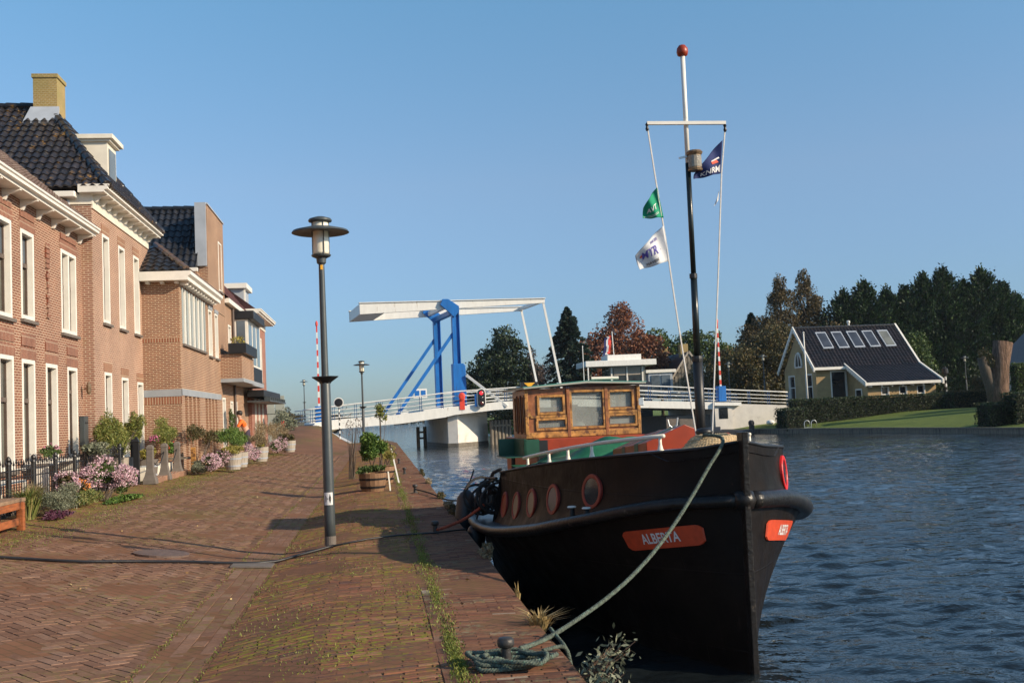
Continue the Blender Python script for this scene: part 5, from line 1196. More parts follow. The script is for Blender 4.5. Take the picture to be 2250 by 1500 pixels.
# back of a road sign beside the end house
bs = thing('road_sign', 'backs of two road sign panels on posts beyond the end house', 'sign', (-5.3, 60, .5))
for x in (-5.75, -5.35): MB().tube([(x, 60, .3), (x, 60, 3.0)], .03).build('post', 'signgreen', bs)
MB().box((-5.95, 59.9, 2.1), (-5.48, 59.94, 3.05)).build('panel', 'signgreen', bs, bev=.01); MB().box((-5.44, 59.9, 2.1), (-4.95, 59.94, 3.05)).build('panel', 'signgreen', bs, bev=.01)
MB().box((-5.85, 59.9, .6), (-5.15, 59.94, 2.07)).build('panel', 'signgreen', bs)
# ================================================================ STREET LAMPS
def make_lamp(label, x, y, z):
    L = thing('street_lamp', label, 'street lamp', (x, y, z), 'grey street lamps with a round disc shade')
    p = MB().lathe([(.072, 0), (.07, .3), (.064, 2.1), (.05, 2.14), (.046, 2.2), (.038, 3.6), (.036, 3.68)], (x, y, z), 18).build('pole', 'lamp', L, smooth=True)
    MB().lathe([(.068, 2.08), (.08, 2.10), (.13, 2.135), (.172, 2.165), (.172, 2.175), (.05, 2.175)], (x, y, z), 6).build('bracket_ring', 'black', L)
    MB().lathe([(.04, 3.64), (.06, 3.66), (.065, 3.72), (.12, 3.745), (.13, 3.765), (.10, 3.775)], (x, y, z), 20).build('collar', 'lamp', L)
    g = MB().lathe([(.10, 3.776), (.105, 3.80), (.105, 4.19), (.10, 4.2)], (x, y, z), 24).build('lantern_glass', 'lampglass', L, smooth=True)
    MB().lathe([(.062, 3.8), (.062, 4.1)], (x, y, z), 16).build('diffuser', 'diffuser', g)
    for k in range(4): a = k*pi/2+.4; MB().tube([(x+.115*cos(a), y+.115*sin(a), z+3.76), (x+.115*cos(a), y+.115*sin(a), z+4.23)], .007, 6).build('stay', 'lamp', L)
    MB().lathe([(.112, 4.075), (.36, 4.055), (.375, 4.06), (.36, 4.085), (.20, 4.125), (.112, 4.13)], (x, y, z), 32).build('disc_shade', 'lamp', L, smooth=False)
    MB().lathe([(.108, 4.20), (.15, 4.205), (.155, 4.225), (.14, 4.245), (.06, 4.27), (.0, 4.275)], (x, y, z), 24).build('cap', 'lamp', L, smooth=True)
    return L
LX, LY = -.66, 14.4
L0 = make_lamp('nearest tall street lamp, white sticker low on its pole', LX, LY, 0)
for (x, y, z), lb_ in zip([(-.65, 50.4, 0), (-6.75, 104, 1.26), (-15.6, 187, 1.2), (31.1, 94, 1.0), (33.6, 92, 1.45), (54.0, 95, .75)],
    ['second street lamp on the quay, rising above the bush in the barrel', 'dark street lamp beyond the raised barrier at the near bridge end', 'small distant street lamp beyond the end house', 'street lamp on the far ramp right of the barrier', 'street lamp against the dark trees left of the ochre brick house', 'street lamp right of the tiled house before the stump']):
    dup(L0, (x, y, z), 0, lb_)
L0['label'] = 'nearest tall street lamp, white sticker low on its pole'
st = MB(); r_p = .0735
def cyl(x0, x1, z0, z1, n, r): return [(LX+r*sin(x0+(x1-x0)*k/n), LY-r*cos(x0+(x1-x0)*k/n), z) for z in (z0, z1) for k in range(n+1)]
def patch(b, x0, x1, z0, z1, r, n=10): b.add(cyl(x0, x1, z0, z1, n, r), [(k, k+1, n+2+k, n+1+k) for k in range(n)])
patch(st, -.9, .75, .52, .68, .0722); sk = st.build('sticker', 'lettering', L0, recalc=False)
b = MB(); zc_ = .60
def cp(a, z): return (LX+.0738*sin(a), LY-.0738*cos(a), z)
b.add([cp(-.15, zc_), cp(-.6, zc_+.05), cp(-.6, zc_-.05)], [(0, 1, 2)]); b.add([cp(.0, zc_), cp(.22, zc_+.065), cp(.45, zc_), cp(.22, zc_-.065)], [(0, 1, 2, 3)]); b.build('sticker_mark', 'black', sk, recalc=False)
b = MB(); b.lathe([(.0745, .0), (.074, .10), (.0735, .12)], (LX, LY, 0), 18); b.build('scuffed_foot', 'stone', L0)
MB().box((LX-.012, LY-.040, 3.57), (LX+.018, LY-.036, 3.63)).build('lamp_number', 'yellow', L0)
# cable over the street
cb = thing('cable', 'black cable lying across the street from the quay to the left edge', 'cable', (-3, 12.8, .1))
pts = [(EDGE, 15.2), (.7, 14.9), (.2, 14.85), (-.2, 14.6), (-.62, 14.3), (-.95, 14.05), (-1.2, 13.8), (-1.5, 13.6), (-2.1, 13.55), (-2.8, 13.45), (-3.4, 13.2), (-4.0, 13.25), (-4.6, 13.2), (-5.4, 12.9), (-6.2, 12.7)]
MB().tube([(x, y, gz(x, y)+.022) for x, y in pts[:5]], .012, 6).build('cable_end', 'rubber', cb, smooth=True)
P3 = [(x, y) for x, y in pts[4:]]; fine = []
for (xa, ya), (xb, yb) in zip(P3, P3[1:]):
    for k in range(5): x = xa+(xb-xa)*k/5; y = ya+(yb-ya)*k/5; fine.append((x, y+.01*sin(x*7), gz(x, y)+.024))
MB().tube(fine, .016, 8).build('cable_run', 'rubber', cb, smooth=True)
dg_ = thing('drain_cover', 'grey steel drain cover in the gutter below the cable', 'drain cover', (-1.55, 13.45, gz(-1.5, 13.45)))
b = MB(); vs = [(x, y, gz(x, y)+dz) for dz in (.004, .022) for x, y in ((-1.78, 13.28), (-1.3, 13.28), (-1.3, 13.62), (-1.78, 13.62))]; b.add(vs, [(3, 2, 1, 0), (4, 5, 6, 7), (0, 1, 5, 4), (1, 2, 6, 5), (2, 3, 7, 6), (3, 0, 4, 7)]); b.build('lid', 'stone', dg_)
M['lidbrown'] = pm('worn_lid', (.13, .085, .065), .6, .3, 12, bst=.3)
mh = thing('manhole_cover', 'dark round manhole cover in the street behind the cable', 'manhole cover', (-2.75, 14.3, gz(-2.75, 14.3)))
b = MB(); b.add([(-2.75+.34*cos(a), 14.3+.34*sin(a), gz(-2.75+.34*cos(a), 14.3)+.0195) for a in np.linspace(0, 2*pi, 25)[:-1]]+[(-2.75+.34*cos(a), 14.3+.34*sin(a), gz(-2.75+.34*cos(a), 14.3)-.01) for a in np.linspace(0, 2*pi, 25)[:-1]], [tuple(range(24))]+[(k, 24+k, 24+(k+1) % 24, (k+1) % 24) for k in range(24)]); b.build('lid', 'lidbrown', mh)
# ================================================================ FAR BANK BUILDINGS
hz = .35
hs = thing('bridge_keeper_house', 'ochre brick house with white verges and five skylights on the far bank', 'house', (41, 91, hz))
b = MB(); XF = lambda u, v, w_: (36.85-w_, u, v)
gw = [(89.3, 90.8, .9, 3.8), (93.2, 94.7, .9, 3.8)]
FYh = FY(88.45)
mw = [(38.6, 40.4, .9, 3.9)]
wall_panel(b, XF, 88.45, 95.6, -.4, 4.2, gw)
wall_panel(b, FYh, 36.85, 45.6, -.4, 4.2, [(38.1, 39.55, 1.0, 3.95)])
b.add([(36.85, 88.45, 4.2), (36.85, 95.6, 4.2), (36.85, 92, 7.6)], [(0, 1, 2)]); b.add([(45.6, 88.45, -.4), (45.6, 95.6, -.4), (45.6, 95.6, 4.2), (45.6, 92, 7.6), (45.6, 88.45, 4.2)], [(0, 1, 2, 3, 4)])
b.add([(36.85, 95.6, -.4), (45.6, 95.6, -.4), (45.6, 95.6, 4.2), (36.85, 95.6, 4.2)], [(0, 1, 2, 3)])
xw = [(42.0-.65, 42.0+.05, 1.2, 2.35), (43.2-.2, 43.7, 1.2, 2.35), (44.6, 45.25, 1.2, 2.35)]
FYe = FY(84.95); xw = [(40.85, 41.55, 1.3, 2.42), (42.4, 43.1, 1.3, 2.42), (43.95, 44.65, 1.3, 2.42)]
wall_panel(b, FYe, 39.7, 45.6, -.2, 2.75, xw)
b.add([(39.7, 84.95, -.2), (39.7, 88.45, -.2), (39.7, 88.45, 4.2), (39.7, 84.95, 2.75)], [(0, 1, 2, 3)]); b.add([(45.6, 84.95, -.2), (45.6, 88.45, -.2), (45.6, 88.45, 4.2), (45.6, 84.95, 2.75)], [(0, 1, 2, 3)])
b.build('wall', 'brhouse', hs, recalc=False)
for h in gw: window(hs, XF, h, .1, 'glassdark', top=2.7, toppane='glassdark', sash='white', dep=.12, sill=False)
window(hs, FYh, (38.1, 39.55, 1.0, 3.95), .12, 'glassdark', dep=.12, sill=False)
for h in xw: window(hs, FYe, h, .07, 'glassdark', top=1.75, toppane='glassdark', sash='white', dep=.12, sill=False)
MB().box((36.8, 91.3, 4.5), (36.84, 92.7, 5.7)).build('gable_window', 'glassdark', hs); b = MB(); b.tube([(36.78, 92+.75*cos(a), 4.55+1.15*sin(a)) for a in np.linspace(0, pi, 13)], .09, 6); b.box((36.74, 91.2, 4.4), (36.83, 92.8, 4.52)); b.box((36.74, 91.96, 4.5), (36.83, 92.04, 5.65)); b.build('gable_window_frame', 'white', hs)
MB().box((39.65, 86.0, .6), (39.69, 87.0, 2.2)).build('side_door', 'glassdark', hs); b = MB(); b.box((39.62, 85.88, .6), (39.66, 86.0, 2.3)); b.box((39.62, 87.0, .6), (39.66, 87.12, 2.3)); b.box((39.62, 86.0, 2.2), (39.66, 87.0, 2.32)); b.build('door_frame', 'white', hs)
for x in (41.85, 42.12, 43.4, 43.67): MB().lathe([(.06, 0), (.06, .02)], (0, 0, 0), 8, X=lambda p, q, t, x=x: (x+p, 84.95-t, 1.95+q*.6)).build('vent', 'black', hs)
Vm = Vector((0, 4, 3.62)); Lm = Vm.length
pantiles('roof', (36.5, 88, 4.25), (1, 0, 0), Vm, 9.4, Lm, 'tilehouse', hs, tu=.30, tv=.36, ns=4, amp=.035)
Ve = Vector((0, 3.5, 1.5)); pantiles('roof_extension', (39.35, 84.5, 2.75), (1, 0, 0), Ve, 6.55, Ve.length, 'tilehouse', hs, tu=.30, tv=.36, ns=4, amp=.035)
b = MB(); b.prism([(88.0, 4.2), (92, 7.82), (96, 4.2)], 36.93, 45.5, lambda p, q, t: (t, p, q)); b.prism([(84.55, 2.68), (88.1, 4.2), (88.3, 4.0), (84.55, 2.6)], 39.75, 45.5, lambda p, q, t: (t, p, q)); b.build('roof_body', 'tilehouse', hs)
def verge(x, pts, w_=.10, h=.34, sawtooth=True):
    b = MB()
    for p, q in zip(pts, pts[1:]): b.add([(x+dx, y, z+dz) for y, z in (p, q) for dz in (-h+.12, .12) for dx in (-w_/2, w_/2)], [(0, 1, 3, 2), (4, 6, 7, 5), (0, 4, 5, 1), (2, 3, 7, 6), (0, 2, 6, 4), (1, 5, 7, 3)])
    o = b.build('verge_board', 'white', hs)
    if sawtooth:
        b = MB()
        for p, q in zip(pts, pts[1:]):
            n = int(abs(q[0]-p[0])/.35)
            for k in range(n): y = p[0]+(q[0]-p[0])*(k+.5)/n; z = p[1]+(q[1]-p[1])*(k+.5)/n-h+.1; b.prism([(y-.16, z+.06), (y+.16, z+.06), (y, z-.16)], x-.02, x+.02, lambda a, c, t: (t, a, c))
        b.build('verge_trim', 'white', o)
verge(36.45, [(87.8, 4.12), (92, 7.92), (96.2, 4.12)]); verge(45.95, [(92, 7.92), (88.0, 4.30), (84.3, 2.72)], .16, .4, False); verge(39.3, [(88.2, 4.42), (84.3, 2.72)])
MB().box((36.5, 87.85, 4.02), (39.3, 88.02, 4.26)).build('gutter', 'white', hs, bev=.02); MB().box((39.3, 84.35, 2.52), (46.0, 84.52, 2.76)).build('gutter', 'white', hs, bev=.02)
for k in range(7): MB().box((39.8+k*.9, 84.5, 2.38), (39.9+k*.9, 84.94, 2.52)).build('bracket', 'white', hs)
for k in range(5):
    x = 38.2+k*1.42; t0, t1 = .44, .86; nrm = Vector((0, -3.62, 4)).normalized()
    def RP(u, t, h, x=x): p = Vector((x+u, 88, 4.25))+Vm*t+nrm*h; return p
    b = MB(); b.add([RP(u, t, h) for h in (.02, .12) for u, t in ((0, t0), (.95, t0), (.95, t1), (0, t1))], [(3, 2, 1, 0), (4, 5, 6, 7), (0, 1, 5, 4), (1, 2, 6, 5), (2, 3, 7, 6), (3, 0, 4, 7)]); so_ = b.build('skylight', 'zinc', hs)
    b = MB(); b.add([RP(u, t, .128) for u, t in ((.09, t0+.03), (.86, t0+.03), (.86, t1-.03), (.09, t1-.03))], [(0, 1, 2, 3)]); b.build('pane', 'curtain' if k == 4 else 'skylight', so_, recalc=False)
MB().lathe([(.1, 0), (.1, .5), (.16, .52), (.16, .7), (.05, .75)], (41.7, 92.2, 7.7), 8).build('flue', 'white', hs)
ridge(hs, (36.5, 92, 7.88), (45.9, 92, 7.88), 'tilehouse', .12)
# control tower by the bridge
ct = thing('bridge_control_cabin', 'white flat-roofed bridge control cabin with large windows and a roof box', 'cabin', (26.5, 113, 0))
MB().box((22.9, 111.2, -.4), (28.4, 116, 3.95)).build('lower_storey', 'glassdark', ct); MB().box((22.95, 111.1, 3.5), (28.3, 111.19, 4.2)).build('blue_panel', 'skylight', ct)
b = MB(); b.box((24.2, 112, 3.95), (28.0, 116, 5.95)); b.build('wall', 'curtain', ct)
for x0, x1 in ((24.6, 25.9), (26.1, 27.5)): MB().box((x0, 111.95, 4.2), (x1, 111.99, 5.75)).build('pane', 'glassdark', ct); MB().box((x0+.05, 111.9, 5.0), (x1-.05, 111.94, 5.75)).build('blind', 'soil' if 0 else 'barrelgrey', ct)
for x in (24.3, 25.95, 27.6): MB().box((x, 111.85, 4.0), (x+.16, 111.95, 5.9)).build('post', 'white', ct)
b = MB(); b.box((21.5, 111.0, 5.95), (29.0, 116.5, 6.55)); b.build('roof', 'bridgewhite', ct, bev=.03); MB().box((24.0, 111.8, 6.55), (27.6, 115, 7.15)).build('roof_box', 'bridgewhite', ct, bev=.03)
for x in (21.7,): MB().box((x, 111.1, 3.6), (x+.12, 111.22, 5.95)).build('corner_post', 'bridgewhite', ct)
fp = thing('flagpole', 'thin white flagpole with a drooping Dutch flag above the control cabin', 'flagpole', (24.6, 112, 7.1)); MB().tube([(24.75, 112, 6.9), (24.65, 112, 9.6)], .05).build('pole', 'bridgewhite', fp)
b = MB()
for k, m_ in enumerate(('fabric_pink', 'flagwhite', 'navy')):
    b.use(m_).grid(lambda u, v, k=k: (24.6-.25*k*.9-u*.3-.25*v, 112+.08*sin(v*9), 9.2-1.9*v-.1*k), 2, 8)
b.build('cloth', None, fp, recalc=False)
# tiled house behind
t2 = thing('tiled_house', 'dark pantiled house with two yellow chimneys behind the control cabin', 'house', (35, 126, 0))
b = MB(); b.prism([(32.1, 2.5), (35.7, 7.65), (39.3, 2.5)], 122.1, 134, lambda p, q, t: (p, t, q)); b.build('roof_body', 'tilehouse', t2)
pantiles('roof', (32.0, 122.0, 2.45), (0, 1, 0), (3.7, 0, 5.25), 12, 6.42, 'tileglaze', t2, tu=.4, tv=.5, ns=4)
pantiles('roof', (39.4, 122.0, 2.45), (0, 1, 0), (-3.7, 0, 5.25), 12, 6.42, 'tileglaze', t2, tu=.4, tv=.5, ns=4)
b = MB()
for k in range(17): x = 32.35+k*.4; zt = 7.55-abs(x+.15-35.7)*1.43; b.box((x, 121.95, 2.3), (x+.33, 122.08, max(2.4, zt)))
b.build('boarding', 'pile', t2)
MB().bar((35.7, 121.9, 7.72), (32.0, 121.9, 2.42), .14, .2).build('verge', 'barrelgrey', t2); MB().bar((35.7, 121.9, 7.72), (39.4, 121.9, 2.42), .14, .2).build('verge', 'barrelgrey', t2)
MB().box((36.3, 121.85, 4.4), (37.3, 121.94, 5.5)).build('window', 'skylight', t2)
d = MB().box((30.6, 121, 3.0), (33.4, 124, 5.4)).build('dormer', 'zinc', t2); MB().box((30.3, 120.8, 5.4), (33.8, 124, 5.75)).build('dormer_roof', 'white', d)
for k in range(2): MB().box((30.9+k*1.2, 120.9, 3.4), (31.9+k*1.2, 120.98, 5.1)).build('pane', 'glass', d)
for y in (123.6, 132.6): MB().box((35.25, y, 7.0), (36.15, y+.9, 8.7)).build('chimney', 'bryel', t2)
# small pieces on the far bank
b = thing('white_boulder', 'white round boulder on the lawn wedge below the ramp wall', 'boulder', (31.2, 86.5, -.35))
bm_ = MB().lathe([(.02, 0), (.3, .05), (.36, .2), (.28, .34), (.1, .4)], (31.6, 85.7, -.3), 10).build('rock', 'bridgewhite', b, smooth=True)
pp = thing('flagpole', 'bare white flagpole standing in front of the ochre house gable', 'flagpole', (33.8, 83, -.5)); MB().tube([(33.8, 83, -.5), (33.75, 83, 6.85)], .05, 10).build('pole', 'white', pp, smooth=True); MB().lathe([(.03, 0), (.1, .06), (.03, .14)], (33.75, 83, 6.85), 10).build('knob', 'white', pp)
ld = thing('swimming_ladder', 'steel ladder with two hoops at the edge of the far lawn', 'ladder', (32.3, 80.2, -.7))
for dx in (0, .42, .62, 1.04): pass
for x0 in (32.0, 32.55): MB().tube([(x0, 79.6, -1.2), (x0, 79.6, -.2)]+[(x0+.22-.22*cos(a), 79.6+.02, -.2+.24*sin(a)) for a in np.linspace(0, pi, 7)][1:]+[(x0+.44, 79.8, -.6)], .028, 6).build('hoop', 'alu', ld, smooth=True)
for k in range(3): MB().tube([(32.0, 79.6, -.5-k*.25), (32.55, 79.6, -.5-k*.25)], .02).build('rung', 'alu', ld)
mb = thing('motorboat', 'small dark open boat with an outboard motor below the far lawn', 'boat', (27.5, 83.5, WAT))
b = MB(); b.prism([(25.2, 82.6), (28.9, 82.4), (29.1, 83.4), (28.9, 84.1), (25.6, 84.2), (24.4, 83.4)], -1.0, -.52, lambda p, q, t: (p, q, t)); b.build('hull', 'rubber', mb, bev=.05)
b = MB(); b.prism([(28.9, -.85), (29.25, -.85), (29.3, -.2), (28.95, -.2)], 83, 83.3, lambda p, q, t: (p, t, q)); b.lathe([(.1, 0), (.24, .05), (.24, .3), (.1, .42)], (29.1, 83.15, -.22), 10); b.build('outboard', 'iron', mb, smooth=False)
MB().box((25.6, 83.2, -.52), (26.6, 83.26, -.2)).build('windscreen', 'skylight', mb)
sp = thing('striped_post', 'black and white striped post right of the ochre house', 'post', (49.6, 91, .5))
for k in range(10): MB().lathe([(.09, 0), (.09, .298)], (49.8, 91, 1.0+k*.3), 8).build('band', 'black' if k % 2 else 'bridgewhite', sp)
MB().lathe([(.2, 0), (.28, .1), (.26, .5), (.1, .6)], (49.8, 91, 3.3), 10).build('head', 'black', sp)
bg_ = thing('barn', 'dark gabled roof with white edge cut off by the right border', 'house', (52, 78, .5))
b = MB(); b.add([(50.9, 77, 3.4), (54.9, 77, 6.9), (58.9, 77, 3.4), (50.9, 86, 3.4), (54.9, 86, 6.9), (58.9, 86, 3.4)], [(0, 1, 4, 3), (1, 2, 5, 4), (0, 2, 1), (3, 4, 5), (0, 3, 5, 2)]); b.build('roof', 'sash', bg_)
MB().box((51.6, 77.4, .3), (58.1, 85.5, 3.4)).build('wall', 'white', bg_)
b = MB(); b.add([(50.8, 76.9, 3.3), (54.9, 76.9, 6.95), (54.9, 76.9, 6.6), (51.2, 76.9, 3.3)], [(0, 1, 2, 3)]); b.build('verge', 'zinc', bg_, solid=.12)
# ================================================================ TREES
def trunk(t, x, y, z0, h, r, seed=0, limbs=6, mat='bark', spread=.5):
    rs = random.Random(seed); b = MB(); pts = [(x+.06*h*.1*sin(k+seed), y, z0+h*k/5) for k in range(6)]; b.tube(pts, [r*(1-.14*k) for k in range(6)], 8)
    for k in range(limbs):
        a = rs.random()*6.28; q = .45+.5*k/limbs; p = Vector((x, y, z0+h*q*.9)); L = h*spread*(.5+.5*rs.random()); d = Vector((cos(a), sin(a), .8)).normalized()
        b.tube([p, p+d*L*.5, p+d*L+Vector((0, 0, L*.2))], [r*.45, r*.3, r*.08], 6)
    return b.build('trunk', mat, t, smooth=True)
def broad(name, label, x, y, z0, ells, mat, n, size, seed, k=9, frac=.36, th=None, cat='tree', group=None, aspect=.6):
    t = thing(name, label, cat, (x, y, z0), group); rs = srnd(seed); L = []
    for e in ells: L += subclumps(rs, e, k, frac)+([(e[0], e[1], e[2], e[3]*.8, e[4]*.8, e[5]*.8)] if mat != 'L_twig' else [])
    zt = max(e[2] for e in ells); trunk(t, x, y, z0, (th or (zt-z0)*1.0), .02*(zt-z0)+.05, seed, spread=.5 if mat == 'L_twig' else .2)
    P = lobes_points(rs, L, n); leaves('crown', P, size, mat, t, seed, aspect=aspect); return t
def conifer(name, label, x, y, z0, H, R, mat, n, size, seed, prof=None, droop=.25, base=.06, cat='tree', sq=1., tip=0):
    t = thing(name, label, cat, (x, y, z0)); rs = srnd(seed); trunk(t, x, y, z0, H*.97, .022*H, seed, 0)
    prof = prof or (lambda h: (1-h)**.85); nb = int(26+H*9); P = []; D = []; per = max(4, n//nb)
    for i in range(nb):
        h = base+(1-base)*(i+rs.rand())/nb; a = i*2.4+rs.rand()*.8; L = R*prof(h)*(.70+.45*rs.rand())+.12; up = (h-.35)*.35
        r = rs.rand(per)**.75; wd = (.30*r+.06)*min(1.0, L*.45)
        da = rs.normal(size=per)*wd/np.maximum(r*L, .35)*.9
        zz = z0+H*h+L*r*up-droop*L*r**2+rs.normal(size=per)*.10*sq
        P.append(np.stack([x+L*r*np.cos(a+da), y+L*r*np.sin(a+da), zz], 1)); D.append(np.stack([np.cos(a+da)+rs.normal(size=per)*.4, np.sin(a+da)+rs.normal(size=per)*.4, rs.normal(size=per)*.35-.15+tip], 1))
    P = np.concatenate(P); D = np.concatenate(D); leaves('crown', P, size, mat, t, seed, aspect=.5, direction=D); return t
E3 = lambda x, y, z, rx, ry, rz: (x, y, z, rx, ry, rz)
broad('pine_tree', 'dark rounded pine at the left end of the far trees', 14.3, 122, .2, [E3(14.6, 122, 9.4, 2.1, 2, 2.4), E3(13.6, 122, 7.0, 3.2, 2.6, 3.2), E3(15.6, 122, 5.2, 3.2, 2.6, 4.2), E3(12.4, 122, 4.6, 3.0, 2.4, 3.6)], 'L_darkpine', 21000, .30, 1, k=15, frac=.30)
broad('pine_tree', 'lower dark pine leaning over the water under the bridge rods', 11.0, 121, .1, [E3(11.0, 121, 3.4, 1.7, 1.6, 3.1)], 'L_darkpine', 5000, .28, 2, k=12, frac=.32)
broad('birch_tree', 'thin reddish bare birch between the dark pine and the tall fir', 18.2, 121, .2, [E3(18.0, 121, 6.8, 1.8, 1.6, 3.0)], 'L_twig', 3200, .22, 3, k=8, aspect=.25)
conifer('fir_tree', 'tall dark fir right of the bridge hanger rods', 21.6, 121, .2, 12.8, 4.9, 'L_fir', 18000, .40, 4, prof=lambda h: (1-h)**.8, droop=.3)
broad('maple_tree', 'rust-red maple behind the control cabin flag', 28.6, 128, .3, [E3(29.2, 128, 10.0, 3.8, 3, 3.9), E3(26.6, 127, 6.8, 4.0, 3, 3.6), E3(32.6, 128, 7.6, 3.0, 2.6, 2.8)], 'L_rust', 22000, .30, 5, k=16, frac=.30)
broad('maple_tree', 'small rust-brown tree at the left of the control cabin', 24.2, 124, .3, [E3(24.6, 124, 5.4, 2.2, 2, 2.6)], 'L_rust', 4500, .28, 6, k=9)
broad('broadleaf_tree', 'wide green tree behind the tiled house', 36.0, 136, .3, [E3(35.5, 138, 8.4, 4.8, 3, 3.0), E3(41.5, 138, 8.6, 5.0, 3, 3.2), E3(45.5, 138, 6.5, 3.4, 3, 3.4)], 'L_green', 17000, .34, 7, k=14, frac=.3)
broad('broadleaf_tree', 'bare greyish tree behind the tall black mast', 41.2, 126, .3, [E3(41.4, 126, 5.5, 2.2, 2, 3.2)], 'L_twig', 3500, .22, 8, k=8, aspect=.25)
conifer('fir_tree', 'dark green fir leaning left of the brown larches', 43.4, 122, .4, 11.4, 4.4, 'L_darkpine', 16000, .36, 9, droop=.1)
broad('larch_tree', 'left one of the two tall brown larches', 46.2, 120, .4, [E3(46.2, 120, 14.6, .95, 1, 1.9), E3(46.2, 120, 12.6, 2.1, 1.5, 2.4), E3(46.2, 120, 9.8, 3.0, 2, 3.2), E3(44.8, 120, 7.0, 4.8, 2.5, 4.8)], 'L_brown', 26000, .26, 10, k=16, frac=.32, aspect=.45)
broad('larch_tree', 'right one of the two tall brown larches', 49.9, 121, .4, [E3(49.6, 121, 15.1, .95, 1, 1.8), E3(49.8, 121, 13.0, 2.1, 1.5, 2.4), E3(50.2, 121, 10.2, 3.0, 2, 3.2), E3(51.2, 121, 7.6, 4.2, 2.5, 4.8)], 'L_brown', 27000, .26, 11, k=16, frac=.32, aspect=.45)
broad('larch_tree', 'low wide brown tree at the foot of the larches', 52, 117, .4, [E3(52.3, 117, 6.6, 3.8, 3, 4.8), E3(47.8, 116, 5.6, 4.0, 3, 5.0)], 'L_brown', 20000, .28, 12, k=14, frac=.3)
broad('broadleaf_tree', 'olive-brown tree left of the ochre house', 37.3, 102, .4, [E3(38.4, 102, 5.6, 3.2, 2.4, 3.2), E3(35.2, 101, 4.3, 2.7, 2.2, 3.2), E3(36.6, 100, 2.1, 3.2, 1.6, 2.0)], 'L_olive', 19000, .24, 13, k=16, frac=.28)
broad('broadleaf_tree', 'dense dark olive tree between the control cabin house and the larches', 42.0, 116, .4, [E3(41.6, 116, 5.4, 3.2, 2.4, 3.9), E3(44.6, 117, 6.4, 3.4, 2.4, 4.6), E3(40.0, 115, 3.4, 2.6, 2, 2.8)], 'L_olive', 24000, .26, 113, k=15, frac=.3)
broad('broadleaf_tree', 'olive-green bush behind the ramp railing', 33.0, 104, .4, [E3(32.6, 106, 3.2, 3.0, 2.2, 3.2), E3(36, 108, 4.4, 3.4, 2, 3.4)], 'L_olive', 10000, .24, 14, k=10, frac=.3)
rsx = random.Random(4)
row = [(53.8, 12.4, 2.0), (56.2, 13.5, 2.0), (58.7, 12.4, 2.1), (61.0, 12.6, 2.0), (63.0, 14.0, 2.2), (65.4, 14.6, 2.3), (67.7, 13.0, 2.1), (69.8, 14.3, 2.3), (72.0, 12.6, 2.1), (73.6, 11.2, 1.6)]
wh_ = ['first from the left, beside the brown larch', 'second from the left', 'third from the left, slightly lower', 'fourth from the left', 'fifth from the left', 'sixth from the left, the tallest', 'seventh from the left, in a dip', 'eighth from the left, tall point', 'ninth from the left', 'last at the right end, lowest']
for k, (x, H, R) in enumerate(row):
    t = conifer('cypress_tree', 'dark cypress behind the ochre house, '+wh_[k], x, 120-(x-53)*.12, .5, H+.5, R*1.75, 'L_cypress', 17000, .33, 40+k, prof=lambda h: min(1, (1-h)*2.5+.02)**.9, droop=-.45, sq=3.5, tip=1.2)
    t['group'] = 'cypress trees in a row behind the ochre house'
broad('broadleaf_tree', 'round mid-green tree just right of the house ridge', 54.3, 103, .5, [E3(53.3, 103, 4.8, 2.4, 2, 3.4)], 'L_green', 6500, .26, 15, k=12, frac=.3)
broad('shrub', 'dark undergrowth bush behind the striped post', 54, 99, .5, [E3(52.5, 99, 2.4, 3.2, 1.6, 2.2), E3(57.5, 98, 2.6, 3.0, 1.6, 2.2)], 'L_hedge', 6000, .24, 16, k=10, frac=.3, cat='shrub')
broad('shrub', 'yellowish bush between the striped post and the stump', 50.2, 86, .4, [E3(50.4, 86, 1.6, 1.3, 1, 1.5)], 'L_olive', 3500, .14, 17, k=8, frac=.35, cat='shrub')
broad('shrub', 'dark shrubs on the bank under the left half of the bridge span', 15.5, 118, -.4, [E3(14.5, 119, .8, 3, 1.5, 1.8), E3(18.5, 115, 1.0, 3, 1.5, 2.0), E3(22, 111, .9, 3, 1.5, 1.8)], 'L_olive', 9000, .24, 18, k=10, frac=.3, cat='shrub')
broad('shrub', 'brown-green reeds and bush at the left shore beneath the fir', 15.5, 124, -.4, [E3(13, 126, 1.0, 2.5, 1.5, 1.8), E3(19, 121, 2.0, 3.5, 1.5, 2.2), E3(25, 119, 2.6, 4, 1.5, 2.4)], 'L_green', 8000, .26, 19, k=10, frac=.3, cat='shrub')
# pollard stump
stp = thing('tree_stump', 'tall pollarded stump with two rough stems between the hedges', 'tree stump', (44.6, 74, .3))
b = MB(); b.tube([(44.5, 74, .2), (44.55, 74, 1.8), (44.75, 74, 3.4), (45.1, 74, 5.15)], [.80, .66, .60, .68], 12); b.build('stem', 'barkred', stp, smooth=True)
b = MB(); b.tube([(44.3, 74.1, .2), (44.0, 74.1, 2.0), (43.6, 74.1, 3.3), (43.4, 74.1, 4.1)], [.5, .44, .38, .30], 10); b.build('stem', 'bark', stp, smooth=True)
leaves('sprouts', lobes_points(srnd(5), [(43.6, 74.0, 4.2, .5, .4, .6), (44.0, 73.9, 3.8, .4, .3, .5)], 900), .12, 'L_olive', stp, 6)
